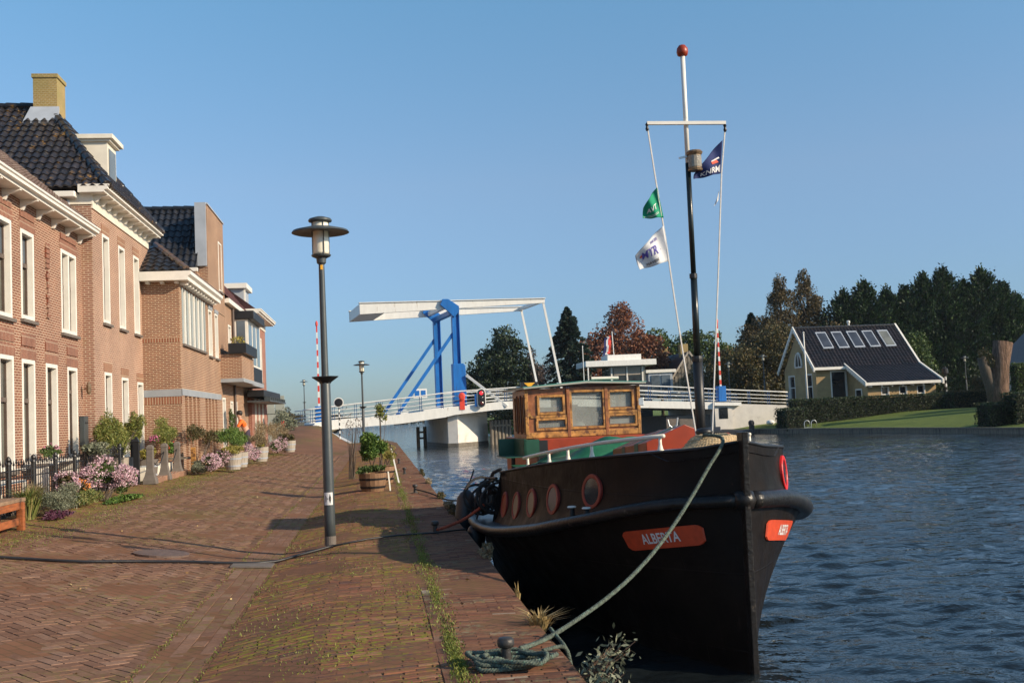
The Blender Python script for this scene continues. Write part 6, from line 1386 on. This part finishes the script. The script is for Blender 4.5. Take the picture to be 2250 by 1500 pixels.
# hedges
def hedge(label, x0, x1, y0, y1, z0, z1, mat='L_hedge', seed=1, dens=260, cat='hedge'):
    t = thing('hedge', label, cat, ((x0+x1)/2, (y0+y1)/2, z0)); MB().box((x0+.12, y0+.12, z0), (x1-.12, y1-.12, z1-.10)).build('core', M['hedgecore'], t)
    rs = srnd(seed); n = int(dens*((x1-x0)*(z1-z0)+(x1-x0)*(y1-y0)+(y1-y0)*(z1-z0))); f = rs.rand(n); a1 = (x1-x0)*(z1-z0); a2 = (x1-x0)*(y1-y0); a3 = 2*(y1-y0)*(z1-z0); s = a1+a2+a3
    P = np.stack([x0+(x1-x0)*rs.rand(n), y0+(y1-y0)*rs.rand(n), z0+(z1-z0)*rs.rand(n)], 1); m1 = f < a1/s; m2 = (f >= a1/s) & (f < (a1+a2)/s); m3 = f >= (a1+a2)/s
    P[m1, 1] = y0; P[m2, 2] = z1; P[m3, 0] = np.where(rs.rand(m3.sum()) < .5, x0, x1); P += rs.normal(size=P.shape)*.045
    leaves('foliage', P, .11, mat, t, seed, aspect=.6); return t
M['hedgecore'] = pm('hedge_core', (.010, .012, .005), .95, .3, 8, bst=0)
hedge('long clipped dark hedge in front of the ochre house', 32.2, 45.6, 82.2, 83.4, -.6, 1.62, seed=2)
hedge('dark hedge end reaching down to the water left of the long hedge', 31.0, 32.6, 80.6, 83.0, -.75, .95, seed=3)
hedge('clipped yellow-green hedge block behind the striped post', 45.7, 49.5, 83.6, 84.8, -.2, 1.75, 'L_olive', seed=4)
hedge('large dark hedge block on the right bank, before the stump', 38.2, 49, 61.8, 63.4, -.62, 1.45, seed=5)
hedge('low dark hedge step left of the large hedge block', 37.0, 38.3, 62.6, 64.4, -.62, .88, seed=6)
hedge('tall sunlit green hedge right of the stump', 46.4, 56, 74.6, 75.8, .2, 3.55, 'L_green', seed=7)
# distance
for i, (x, y, r, h, lb_) in enumerate([(-42, 470, 9, 8.5, 'hazy round tree on the horizon beyond the street'), (-62, 450, 8, 6, 'lower hazy trees left of the round tree on the horizon'), (-22, 520, 9, 4.5, 'low hazy trees behind the bridge railing end')]):
    broad('distant_tree', lb_, x, y, .2, [E3(x, y, h*.55, r, 5, h*.5), E3(x+r*.6, y, h*.35, r*.7, 5, h*.35)], 'L_olive', 3500, 1.0, 70+i, k=9, frac=.4)
broad('reed_bed', 'strip of brown reeds on the far horizon beyond the bridge', 40, 420, -.4, [E3(-8+k*14, 405, .2, 9, 3, 1.5) for k in range(6)], 'L_heath', 5000, .8, 75, k=5, frac=.5, cat='reeds')
# ================================================================ STREET FURNITURE AND PLANTS
G = lambda x, y: gz(x, y)
# bench
bn = thing('bench', 'low red-brown wooden bench at the left edge of the street', 'bench', (-5.6, 16, .3))
zb0 = G(-5.0, 16)+.0
MB().box((-5.42, 12.3, zb0+.40), (-4.98, 16.3, zb0+.45)).build('seat', 'benchtop', bn, bev=.006)
MB().box((-5.02, 12.3, zb0+.30), (-4.985, 16.26, zb0+.398)).build('apron', 'bench', bn, bev=.004); MB().box((-5.40, 16.22, zb0+.30), (-5.02, 16.26, zb0+.398)).build('apron', 'bench', bn, bev=.004)
for y in (16.18, 14.9):
    for x in (-5.06, -5.39): MB().box((x-.0, y-.04, zb0), (x+.09, y+.06, zb0+.398)).build('leg', 'bench', bn, bev=.005)
MB().box((-5.04, 12.5, zb0+.08), (-5.0, 16.13, zb0+.18)).build('stretcher', 'bench', bn, bev=.004)
# iron railing (one fence with individual pickets as parts)
def railing(label, x, y0, y1, z0, h, posts=1.25, step=.125):
    t = thing('iron_fence', label, 'fence', (x, y0, z0)); n = int((y1-y0)/step)
    for k in range(n+1):
        y = y0+k*step; b = MB()
        if k % 10 == 0: b.lathe([(.032, 0), (.032, h), (.045, h+.01), (.03, h+.05), (.045, h+.08), (.03, h+.12), (.005, h+.14)], (x, y, z0), 10); b.build('post', 'black', t)
        else: hh = h-.02+(.03 if k % 2 else 0); b.lathe([(.008, .03), (.008, hh), (.022, hh+.02), (.012, hh+.04), (.002, hh+.09)], (x, y, z0), 6); b.build('picket', 'black', t)
    for z in (.10, h-.22, h-.10): MB().box((x-.012, y0, z0+z), (x+.012, y1, z0+z+.018)).build('rail', 'black', t)
    return t
railing('black iron railing with spear tips beside the bench', -5.72, 15.4, 22.4, .34, .78)
railing('black iron railing behind the pink aster bush', -5.72, 22.5, 25.7, .34, .82, step=.14)
b = thing('gate_post', 'thick black iron gate post at the end of the railing', 'post', (-5.5, 25.95, .34)); MB().lathe([(.085, 0), (.085, .95), (.10, .97), (.06, 1.03), (.02, 1.08)], (-5.5, 25.95, .34), 4, sq=True).build('shaft', 'black', b); MB().lathe([(.06, 0), (.06, .95), (.07, .97), (.02, 1.03)], (-5.62, 26.15, .34), 4, sq=True).build('second_shaft', 'black', b)
MB().box((-6.8, 15, .30), (-5.8, 30, .36)).build('front_terrace', 'stone')['kind'] = 'structure'
# stone posts
sp0 = thing('stone_post', 'grey stone post nearest the iron gate post', 'post', (-5.33, 26.6, .30), 'grey stone posts with flared feet')
MB().lathe([(.22, 0), (.21, .10), (.15, .22), (.115, .36), (.105, .8), (.12, .82), (.11, .88), (.04, .92)], (-5.33, 26.6, .30), 4, sq=True).build('shaft', 'stone', sp0, bev=.012)
for y, x, lb_ in ((28.4, -5.34, 'middle one of the three grey stone posts before the planter'), (30.6, -5.42, 'grey stone post nearest the orange-brown brick house')): dup(sp0, (x, y, .30), 0, lb_)
kb = thing('brick_step', 'low brick kerb joining the grey stone posts', 'kerb', (-5.4, 28.6, .3)); MB().box((-5.55, 26.9, .2), (-5.25, 31.2, .42)).build('course', 'soldier3', kb, bev=.01)
ch_ = thing('chain', 'thin black chain looped between the stone posts', 'chain', (-5.33, 28, .9))
for (xa, ya), (xb, yb) in (((-5.33, 26.6), (-5.34, 28.4)), ((-5.34, 28.4), (-5.42, 30.6))): MB().tube([(xa+(xb-xa)*k/8, ya+(yb-ya)*k/8, 1.05-.35*(1-(k/4-1)**2)) for k in range(9)], .012, 6).build('loop', 'black', ch_)
# garden furniture behind the railing
gf = thing('garden_bench', 'white slatted garden bench with an arched back behind the railing', 'bench', (-6.4, 19.6, .36))
b = MB()
for k in range(12):
    y = 18.4+k*.16; hh = .78+.20*sin(pi*(k+.5)/12); b.box((-6.7, y, .80), (-6.66, y+.11, .36+hh))
b.tube([(-6.68, 18.35+1.95*k/12, .36+.79+.20*sin(pi*k/12)) for k in range(13)], .03, 6); b.build('back', 'white', gf)
MB().box((-6.7, 18.35, .76), (-6.2, 20.35, .80)).build('seat', 'white', gf)
for y in (18.4, 20.25):
    for x in (-6.66, -6.24): MB().box((x, y, .36), (x+.06, y+.06, .76)).build('leg', 'white', gf)
MB().box((-6.7, 20.3, .96), (-6.2, 20.36, 1.0)).build('armrest', 'white', gf)
tb = thing('garden_table', 'narrow white table with pot plants against the brick wall', 'table', (-6.45, 22.8, .36)); MB().box((-6.7, 21.9, 1.02), (-6.2, 23.9, 1.07)).build('table_top', 'white', tb)
for y in (22.0, 23.8): MB().box((-6.6, y, .36), (-6.3, y+.06, 1.02)).build('leg', 'white', tb)
# planters
def tub(name, label, x, y, z, r, h, mat, cat='planter'):
    t = thing(name, label, cat, (x, y, z)); n = 18
    MB().lathe([(r*.80, 0), (r*.90, h*.35), (r*.97, h*.75), (r, h), (r*.93, h), (r*.92, h-.06)], (x, y, z), n).build('staves', mat, t)
    for q in (.18, .62): MB().lathe([(r*(.845+.17*q)+.004, q*h), (r*(.875+.17*q)+.006, q*h+.045)], (x, y, z), n).build('hoop', 'black' if mat == 'barrel' else 'zinc', t)
    MB().lathe([(r*.9, h-.08), (r*.9, h-.06)], (x, y, z), n).build('soil', 'soil', t); return t
def plant(name, label, x, y, z, ells, mats, n, size, seed, k=7, frac=.4, stems=6, cat='plant', aspect=.5, flowers=None, group=None, up=.4):
    t = thing(name, label, cat, (x, y, z), group); rs = srnd(seed); L = []
    for e in ells: L += subclumps(rs, e, k, frac)+[(e[0], e[1], e[2], e[3]*.7, e[4]*.7, e[5]*.7)]
    P = lobes_points(rs, L, n, shell=.3); P[:, 2] = np.maximum(P[:, 2], z+.02); leaves('foliage', P, size, mats, t, seed, aspect=aspect, upbias=up)
    b = MB()
    for i in range(stems): q = P[rs.randint(len(P))]; b.tube([(x+rs.normal()*.04, y+rs.normal()*.04, z), ((x+q[0])/2, (y+q[1])/2, (z+q[2])/2+.05), tuple(q)], [.012, .008, .003], 5)
    if stems: b.build('stems', 'bark', t)
    if flowers:
        fm, fn, fs, fz = flowers; Q = lobes_points(rs, L, fn*4, shell=.93); cc = np.array(ells)[:, :3].mean(0); ee = np.array(ells)
        q = np.min([(((Q-e[:3])/(e[3:]*1.0))**2).sum(1) for e in ee], axis=0); Q = Q[(q > .55) & (Q[:, 2] > cc[2]+fz*ee[:, 5].max())][:fn]
        Q[:, 2] = np.maximum(Q[:, 2], z+.05); cl = 5; Q = np.repeat(Q, cl, 0)+rs.normal(size=(len(Q)*cl, 3))*fs*.55
        leaves('flowers', Q, fs*.72, fm, t, seed+1, aspect=.9, upbias=.6)
    return t
def tuft(name, label, x, y, z, n, h, r, mat, seed, cat='grass tuft', lean=.5):
    t = thing(name, label, cat, (x, y, z)); rs = srnd(seed); V = []; R = []
    for _ in range(n):
        a = rs.rand()*6.28; q = r*.25*rs.rand(); p0 = Vector((x+q*cos(a), y+q*sin(a), z)); L = h*(.6+.5*rs.rand()); out = lean*rs.rand()*r*2
        d = Vector((cos(a), sin(a), 0)); s = Vector((-sin(a), cos(a), 0))*.006*(1+h); p1 = p0+d*out*.35+Vector((0, 0, L*.7)); p2 = p0+d*out+Vector((0, 0, L*(1-.25*rs.rand())))
        V += [p0-s, p0+s, p1+s*.8, p1-s*.8, p1-s*.8, p1+s*.8, p2, p2]; v = rs.rand(); R += [v, v]
    npmesh('blades', np.array([tuple(q) for q in V]), 4, mat, t, np.array(R)); return t
def PZ(x, y): return G(x, y)
# --- left gardens, from the bench onwards
tuft('grass_clump', 'tall green grass clump beside the bench', -5.35, 17.6, PZ(-5.35, 17.6), 520, .52, .42, 'L_grass', 1)
tuft('grass_clump', 'second brownish grass clump right of the bench', -5.5, 18.4, PZ(-5.4, 18.4), 350, .55, .35, 'L_heath', 2)
plant('shrub', 'low dark purple-leaved plant at the foot of the grass clump', -5.0, 17.6, .28, [(-5.0, 17.8, .34, .2, .5, .09)], 'L_purple', 700, .05, 3, stems=0)
plant('shrub', 'grey-green lavender bush left of the pink asters', -5.15, 18.7, .28, [(-5.15, 18.3, .50, .33, .62, .25), (-5.25, 19.3, .52, .3, .6, .25)], 'L_grey', 5600, .045, 4, cat='shrub', aspect=.28)
plant('shrub', 'yellow-green low herbs under the pink asters', -5.15, 20.0, .3, [(-5.1, 20.1, .42, .30, .9, .14)], 'L_grass', 2200, .055, 5, stems=0, aspect=.3)
plant('aster_bush', 'largest pink aster bush, nearest the camera', -5.1, 21.3, .3, [(-5.05, 21.2, .82, .34, .75, .30), (-5.0, 22.3, .66, .30, .7, .30), (-5.15, 20.6, .78, .25, .4, .22)], 'L_green', 3400, .065, 6, k=9, cat='flowering shrub', stems=18, flowers=('L_pink', 1700, .042, -.8))
plant('aster_bush', 'smaller pink aster bush in front of the railing', -5.45, 19.9, .32, [(-5.4, 19.9, .74, .22, .36, .22)], 'L_olive', 1100, .06, 7, cat='flowering shrub', stems=8, flowers=('L_pink', 480, .04, -.8))
plant('marigold', 'orange flowers between the two nearest aster bushes', -5.25, 20.2, .32, [(-5.22, 20.2, .62, .10, .22, .12)], 'L_olive', 350, .05, 8, cat='flowers', flowers=('L_orange', 30, .05, -.5))
plant('ground_cover', 'creeping green plant spilling onto the paving below the largest aster', -4.85, 21.4, .27, [(-4.85, 21.5, .30, .28, 1.1, .08)], 'L_bright', 2600, .045, 9, stems=0, aspect=.7)
plant('standard_shrub', 'variegated pale shrub above the pink asters', -5.5, 22.3, .34, [(-5.5, 22.3, 1.26, .24, .5, .17)], 'L_grey', 1900, .055, 10, stems=4, cat='shrub')
plant('pot_plant', 'dark leafy pot plants on the white garden table', -6.45, 22.9, 1.07, [(-6.45, 22.7, 1.22, .16, .6, .14)], 'L_green', 800, .05, 11, stems=0, flowers=('L_magenta', 20, .05, 0))
tr = tub('planter', 'long grey planter of the bamboo behind the railing', -5.95, 26.2, .34, .38, .62, 'barrelgrey')
plant('bamboo', 'tall leafy bamboo in front of the pink brick house', -5.95, 26.2, .9, [(-5.95, 25.2, 1.60, .26, .75, .58), (-5.9, 27.6, 1.58, .26, .75, .54), (-5.95, 26.3, 1.35, .24, .9, .45)], 'L_bamboo', 12000, .095, 12, k=12, frac=.32, stems=26, cat='bamboo', aspect=.2)
tub('planter', 'dark pot between the first and second stone posts', -5.75, 28.2, .34, .30, .5, 'stone')
plant('conifer_shrub', 'yellow-green feathery shrub before the orange-brown corner', -5.8, 31.2, .85, [(-5.85, 31.2, 1.42, .28, 1.2, .40)], 'L_bamboo', 6500, .07, 13, k=12, cat='shrub', aspect=.22)
plant('shrub', 'yellow-leaved plant between the stone posts', -5.75, 28.1, .8, [(-5.7, 28.1, 1.0, .25, .4, .16)], 'L_yellow', 1100, .06, 14, stems=0, flowers=None, cat='shrub')
plant('hydrangea', 'magenta hydrangea heads above the yellow-leaved plant', -5.9, 29.6, .9, [(-5.8, 29.6, 1.30, .12, .2, .07)], 'L_green', 260, .06, 15, cat='flowers', flowers=('L_magenta', 30, .05, -.4))
plant('geranium', 'green pot plant with red blooms behind the middle stone post', -5.75, 31.4, .6, [(-5.7, 31.4, 1.05, .22, .6, .16)], 'L_bright', 1300, .07, 16, stems=0, cat='flowers', flowers=('L_redbloom', 20, .05, -.9))
wbx = thing('planter_box', 'pale wooden planter box behind the stone posts', 'planter', (-5.8, 28.9, .34)); MB().box((-6.05, 27.4, .34), (-5.6, 30.9, .66)).build('box', 'cream', wbx, bev=.01)
plant('shrub', 'greyish heather at the kerb before the second aster bush', -5.0, 31.0, .3, [(-4.95, 31.2, .48, .28, .8, .22)], 'L_grey', 2400, .05, 17, cat='shrub', aspect=.3)
plant('rose_bush', 'open bush with reddish leaves by the wooden fence post', -5.3, 33.4, .34, [(-5.25, 32.4, 1.38, .24, 1.3, .30), (-5.2, 35.4, 1.3, .24, 1.1, .28)], 'L_olive', 2600, .06, 18, k=10, cat='shrub', flowers=('L_heath', 60, .05, -.6))
wp = thing('fence_post', 'short wooden post among the plants before the brown brick house', 'post', (-5.15, 31.8, .34)); MB().box((-5.25, 31.75, .3), (-5.13, 31.87, 1.02)).build('shaft', 'woodyel', wp); MB().box((-5.9, 31.8, .7), (-5.25, 31.84, .76)).build('rail', 'pile', wp)
plant('aster_bush', 'second pink aster bush beside the first grey barrel', -4.7, 32.3, .3, [(-4.65, 31.4, .60, .24, .9, .24), (-4.6, 33.2, .66, .24, .9, .26)], 'L_green', 1900, .06, 19, k=9, cat='flowering shrub', flowers=('L_pink', 850, .045, -.9))
tub('barrel_planter', 'first grey oak barrel beside the second aster bush', -4.30, 33.3, .28, .26, .48, 'barrelgrey')
plant('grass_plant', 'yellow-green grass in the first grey barrel', -4.30, 33.3, .75, [(-4.32, 33.3, .88, .34, .5, .16)], 'L_yellow', 1600, .09, 20, stems=0, aspect=.18, cat='plant')
plant('broom_shrub', 'big rounded bright green shrub behind the first grey barrel', -4.75, 36.4, .34, [(-4.7, 36.2, 1.22, .42, 1.9, .34), (-4.7, 38.5, 1.12, .35, 1.4, .30)], 'L_bright', 6500, .10, 21, k=13, cat='shrub', aspect=.15)
tub('barrel_planter', 'second grey oak barrel half hidden behind the first', -4.30, 35.0, .28, .26, .46, 'barrelgrey')
plant('aster_bush', 'third pink aster bush before the leaning person', -4.4, 37.8, .3, [(-4.3, 37.3, .70, .20, .9, .26), (-4.3, 39.0, .58, .18, .8, .22)], 'L_green', 1500, .06, 22, k=9, cat='flowering shrub', flowers=('L_pink', 650, .048, -.9))
tub('barrel_planter', 'third grey oak barrel, below the tall heath grass', -4.15, 39.4, .28, .30, .50, 'barrelgrey')
plant('heath_plant', 'brown heath grass in the third grey barrel', -4.15, 39.4, .78, [(-4.15, 39.4, 1.08, .36, .5, .30)], 'L_heath', 1800, .10, 23, stems=0, aspect=.15, cat='plant')
plant('marigold', 'yellow and orange flowers in the third grey barrel', -4.1, 39.2, .76, [(-4.1, 39.15, .84, .22, .25, .07)], 'L_yellow', 300, .05, 24, stems=0, cat='flowers')
plant('tall_shrub', 'tall feathery brown-green shrub beyond the leaning person', -4.75, 47.0, .34, [(-4.7, 45.2, 1.35, .35, 2.0, .50), (-4.6, 49.5, 1.30, .35, 2.6, .48), (-4.5, 53, 1.2, .3, 2.2, .4)], 'L_heath', 5200, .08, 25, k=12, cat='shrub', aspect=.2)
plant('climbing_plant', 'climber on canes before the white door of the brown house', -5.3, 40.9, .34, [(-5.3, 40.9, 1.75, .14, .35, .5), (-5.3, 41.0, 1.2, .14, .3, .5)], 'L_green', 900, .08, 26, cat='plant')
plant('aster_bush', 'fourth pink aster bush, under the tall feathery shrub', -4.3, 48.0, .3, [(-4.3, 46.6, .66, .24, 1.4, .30), (-4.25, 49.4, .7, .24, 1.4, .30)], 'L_green', 1500, .07, 27, k=9, cat='flowering shrub', flowers=('L_pink', 500, .05, -.9))
tub('barrel_planter', 'last grey oak barrel at the far end of the plants', -3.95, 49.6, .29, .30, .5, 'barrelgrey')
plant('shrub', 'small green and yellow plant in the last grey barrel', -3.95, 49.6, .78, [(-3.97, 49.6, .95, .4, .5, .22)], 'L_olive', 900, .08, 28, stems=0, cat='shrub')
plant('shrub', 'pale green shrub beside the road sign backs', -4.8, 57, .5, [(-4.8, 57, 1.6, .7, 2.0, .7)], 'L_grey', 1800, .10, 29, cat='shrub')
# --- quay planters
tub('barrel_planter', 'half barrel of brown oak on the quay, black hoops', -.16, 24.6, 0, .31, .40, 'barrel')
tp_ = plant('topiary', 'round bright green bush on a stem in the oak barrel', -.16, 24.6, .42, [(-.16, 24.6, 1.03, .31, .31, .36)], 'L_bright', 7000, .085, 30, k=16, frac=.36, stems=3, cat='shrub', aspect=.3)
plant('ivy', 'trailing green ivy over the rim of the oak barrel', -.16, 24.6, .42, [(-.2, 24.5, .50, .36, .30, .10), (-.44, 24.4, .38, .10, .15, .10)], 'L_green', 1500, .06, 31, stems=0, aspect=.7)
plant('sapling', 'small tree with thin green leaves behind the round bush', .05, 27.5, .3, [(.08, 27.6, 1.75, .22, .2, .30)], 'L_bamboo', 420, .07, 32, stems=5, cat='tree')
plant('sapling', 'leafless twiggy shrub before the second street lamp', -.75, 30.0, .0, [(-.7, 30, 1.5, .45, .3, .5)], 'L_twig', 160, .05, 33, stems=16, cat='shrub')
tub('barrel_planter', 'second oak barrel hidden behind the first on the quay', .10, 27.6, 0, .28, .40, 'barrel')
plant('shrub', 'yellowish shrub in the hidden oak barrel', .15, 27.6, .44, [(.18, 27.6, .78, .32, .3, .30)], 'L_yellow', 1300, .05, 34, stems=3, cat='shrub')
wps = thing('white_pole', 'leaning white wooden stake beside the quay barrels', 'stake', (.42, 28.4, 0)); MB().bar((.46, 27.0, 0), (.32, 28.6, .80), .035, .02).build('stake', 'white', wps)
wps = thing('white_pole', 'short pale plank leaning on the oak barrel', 'plank', (.22, 24.7, 0)); MB().bar((.22, 24.4, 0), (.19, 24.8, .40), .03, .02).build('plank', 'cream', wps)
# --- plants on the quay edge
def weed(label, x, y, z, seed, h=.35, mat='L_grey'):
    t = thing('wall_weed', label, 'weed', (x, y, z)); rs = srnd(seed); b = MB(); C = []
    for k in range(7):
        a = -.6+1.5*rs.rand(); L = h*(.5+.9*rs.rand()); p = Vector((x, y, z)); d = Vector((cos(a)*.9, sin(a)*.8-.2, .35+.5*rs.rand())).normalized(); q = p+d*L*.5; e = q+(d+Vector((0, 0, .25))).normalized()*L*.5
        b.tube([p, q, e], [.006, .005, .003], 5)
        for j in range(26): s = .4+.6*rs.rand(); w_ = (p.lerp(q, s*2) if s < .5 else q.lerp(e, s*2-1)); C.append(tuple(w_+Vector(rs.normal(size=3))*.022*(1+s)))
    b.build('stems', 'barkred', t); leaves('foliage', np.array(C), .045, mat, t, seed, aspect=.35)
    return t
weed('leafy weed growing from the quay wall beside the nearest bollard', 1.15, 6.75, -.06, 1, .34); weed('second leafy sprig below the nearest bollard', 1.14, 6.4, -.10, 2, .26)
tuft('dry_grass', 'dry straw-coloured grass tuft on the quay edge', 1.17, 8.35, -.08, 95, .20, .15, 'L_dry', 5, lean=.9); tuft('dry_grass', 'single dry stalk on the quay edge beyond the straw tuft', 1.16, 9.6, -.06, 9, .20, .06, 'L_dry', 6)
for i, (y, lb_) in enumerate([(12.4, 'dark ferny weed on the quay edge under the boat strake'), (17.9, 'small reddish weed on the quay edge behind the fender'), (19.0, 'green weed on the quay edge near the dark rope'), (21.5, 'weed on the quay edge past the dark rope'), (26.5, 'far small weed on the sunlit quay edge'), (31.0, 'farthest weed tuft on the quay edge')]):
    plant('wall_weed', lb_, 1.14, y, -.12, [(1.17, y, .04, .10, .45, .12)], 'L_olive' if i % 2 else 'L_heath', 420, .05, 50+i, stems=5, cat='weed', aspect=.4)
# ================================================================ PERSON (leaning over the plants, orange top)
def person():
    x, y, z = -4.95, 42.6, .42; t = thing('person', 'person in an orange top and dark trousers bending over the plants', 'person', (x, y, z))
    J = {'pel': (0, 0, .88), 'wst': (-.05, -.02, 1.02), 'chs': (-.16, -.06, 1.22), 'nek': (-.23, -.10, 1.38), 'hd0': (-.26, -.12, 1.47), 'hd1': (-.28, -.14, 1.60),
         'shL': (-.17, -.26, 1.30), 'elL': (-.30, -.36, 1.08), 'wrL': (-.42, -.28, .92), 'haL': (-.47, -.26, .86), 'shR': (-.19, .12, 1.30), 'elR': (-.34, .20, 1.08), 'wrR': (-.46, .12, .92), 'haR': (-.51, .10, .86),
         'hpL': (.01, -.10, .84), 'knL': (-.02, -.12, .46), 'anL': (.03, -.12, .08), 'toL': (-.12, -.13, .04), 'hpR': (.01, .10, .84), 'knR': (.06, .12, .46), 'anR': (.12, .12, .08), 'toR': (-.03, .13, .04)}
    R = dict(pel=.15, wst=.125, chs=.145, nek=.055, hd0=.075, hd1=.09, shL=.062, elL=.043, wrL=.03, haL=.034, shR=.062, elR=.043, wrR=.03, haR=.034, hpL=.095, knL=.062, anL=.042, toL=.035, hpR=.095, knR=.062, anR=.042, toR=.035)
    ed = [('pel', 'wst'), ('wst', 'chs'), ('chs', 'nek'), ('nek', 'hd0'), ('hd0', 'hd1'), ('chs', 'shL'), ('shL', 'elL'), ('elL', 'wrL'), ('wrL', 'haL'), ('chs', 'shR'), ('shR', 'elR'), ('elR', 'wrR'), ('wrR', 'haR'), ('pel', 'hpL'), ('hpL', 'knL'), ('knL', 'anL'), ('anL', 'toL'), ('pel', 'hpR'), ('hpR', 'knR'), ('knR', 'anR'), ('anR', 'toR')]
    def skin(name, keys, mat, grow=0, sub=2):
        ks = list(keys); me = bpy.data.meshes.new(name); me.from_pydata([J[k] for k in ks], [(ks.index(a), ks.index(c)) for a, c in ed if a in ks and c in ks], [])
        o = bpy.data.objects.new(name, me); COL.objects.link(o); o.modifiers.new('sk', 'SKIN'); ss = o.modifiers.new('su', 'SUBSURF'); ss.levels = ss.render_levels = sub
        for i, k in enumerate(ks): me.skin_vertices[0].data[i].radius = (R[k]+grow,)*2
        me.skin_vertices[0].data[0].use_root = True
        dg = bpy.context.evaluated_depsgraph_get(); nm = bpy.data.meshes.new_from_object(o.evaluated_get(dg)); bpy.data.objects.remove(o); nm.materials.clear(); nm.materials.append(M[mat])
        nm.polygons.foreach_set('use_smooth', [True]*len(nm.polygons)); q = link(name, nm, t); return q
    body = skin('body', J.keys(), 'skin')
    skin('top', ['wst', 'chs', 'shL', 'elL', 'shR', 'elR', 'nek'], 'orange', .014); skin('trousers', ['pel', 'wst', 'hpL', 'knL', 'anL', 'hpR', 'knR', 'anR'], 'trousers', .014)
    b = MB(); b.lathe([(.02, -.10), (.095, -.07), (.12, 0), (.11, .07), (.06, .11), (.01, .12)], (x-.25, y-.10, z+1.60), 14); b.build('hair', 'hair', t, smooth=True)
person()
# red cyclist's scooter far away
rs_ = thing('scooter', 'small red vehicle with a white windscreen far down the street', 'scooter', (-9.0, 100, 1.2))
MB().lathe([(.3, 0), (.5, .2), (.45, .5), (.2, .65)], (-8.6, 100, 1.15), 12).build('body', 'fabric_pink', rs_, smooth=True); MB().box((-9.3, 100, 1.5), (-9.2, 100.3, 2.3)).build('windscreen', 'bridgewhite', rs_); MB().lathe([(.2, 0), (.26, .3), (.1, .5)], (-9.15, 100.3, 1.3), 10).build('seat', 'fabric_pink', rs_)
for x in (-9.4, -8.2): MB().lathe([(.25, 0), (.25, .1)], (0, 0, 0), 14, X=lambda p, q, r, x=x: (x+p, 100.2+r, 1.35+q)).build('wheel', 'rubber', rs_)
# ================================================================ AIR
hzo = MB().box((-700, -60, -4.5), (700, 900, 24)).build('haze', 'white', uv=False); tag(hzo, kind='stuff')
hm = bpy.data.materials.new('haze_air'); hm.use_nodes = True; t = hm.node_tree; t.nodes.clear(); o_ = t.nodes.new('ShaderNodeOutputMaterial'); v = t.nodes.new('ShaderNodeVolumePrincipled')
v.inputs['Density'].default_value = .00013; v.inputs['Color'].default_value = (.80, .88, 1, 1); v.inputs['Anisotropy'].default_value = .2
t.links.new(v.outputs[0], o_.inputs['Volume']); hzo.data.materials.clear(); hzo.data.materials.append(hm)
# check
for o in bpy.data.objects:
    if o.type == 'MESH' and 'kind' not in o and o.parent is None and 'label' not in o: print('UNTAGGED', o.name)
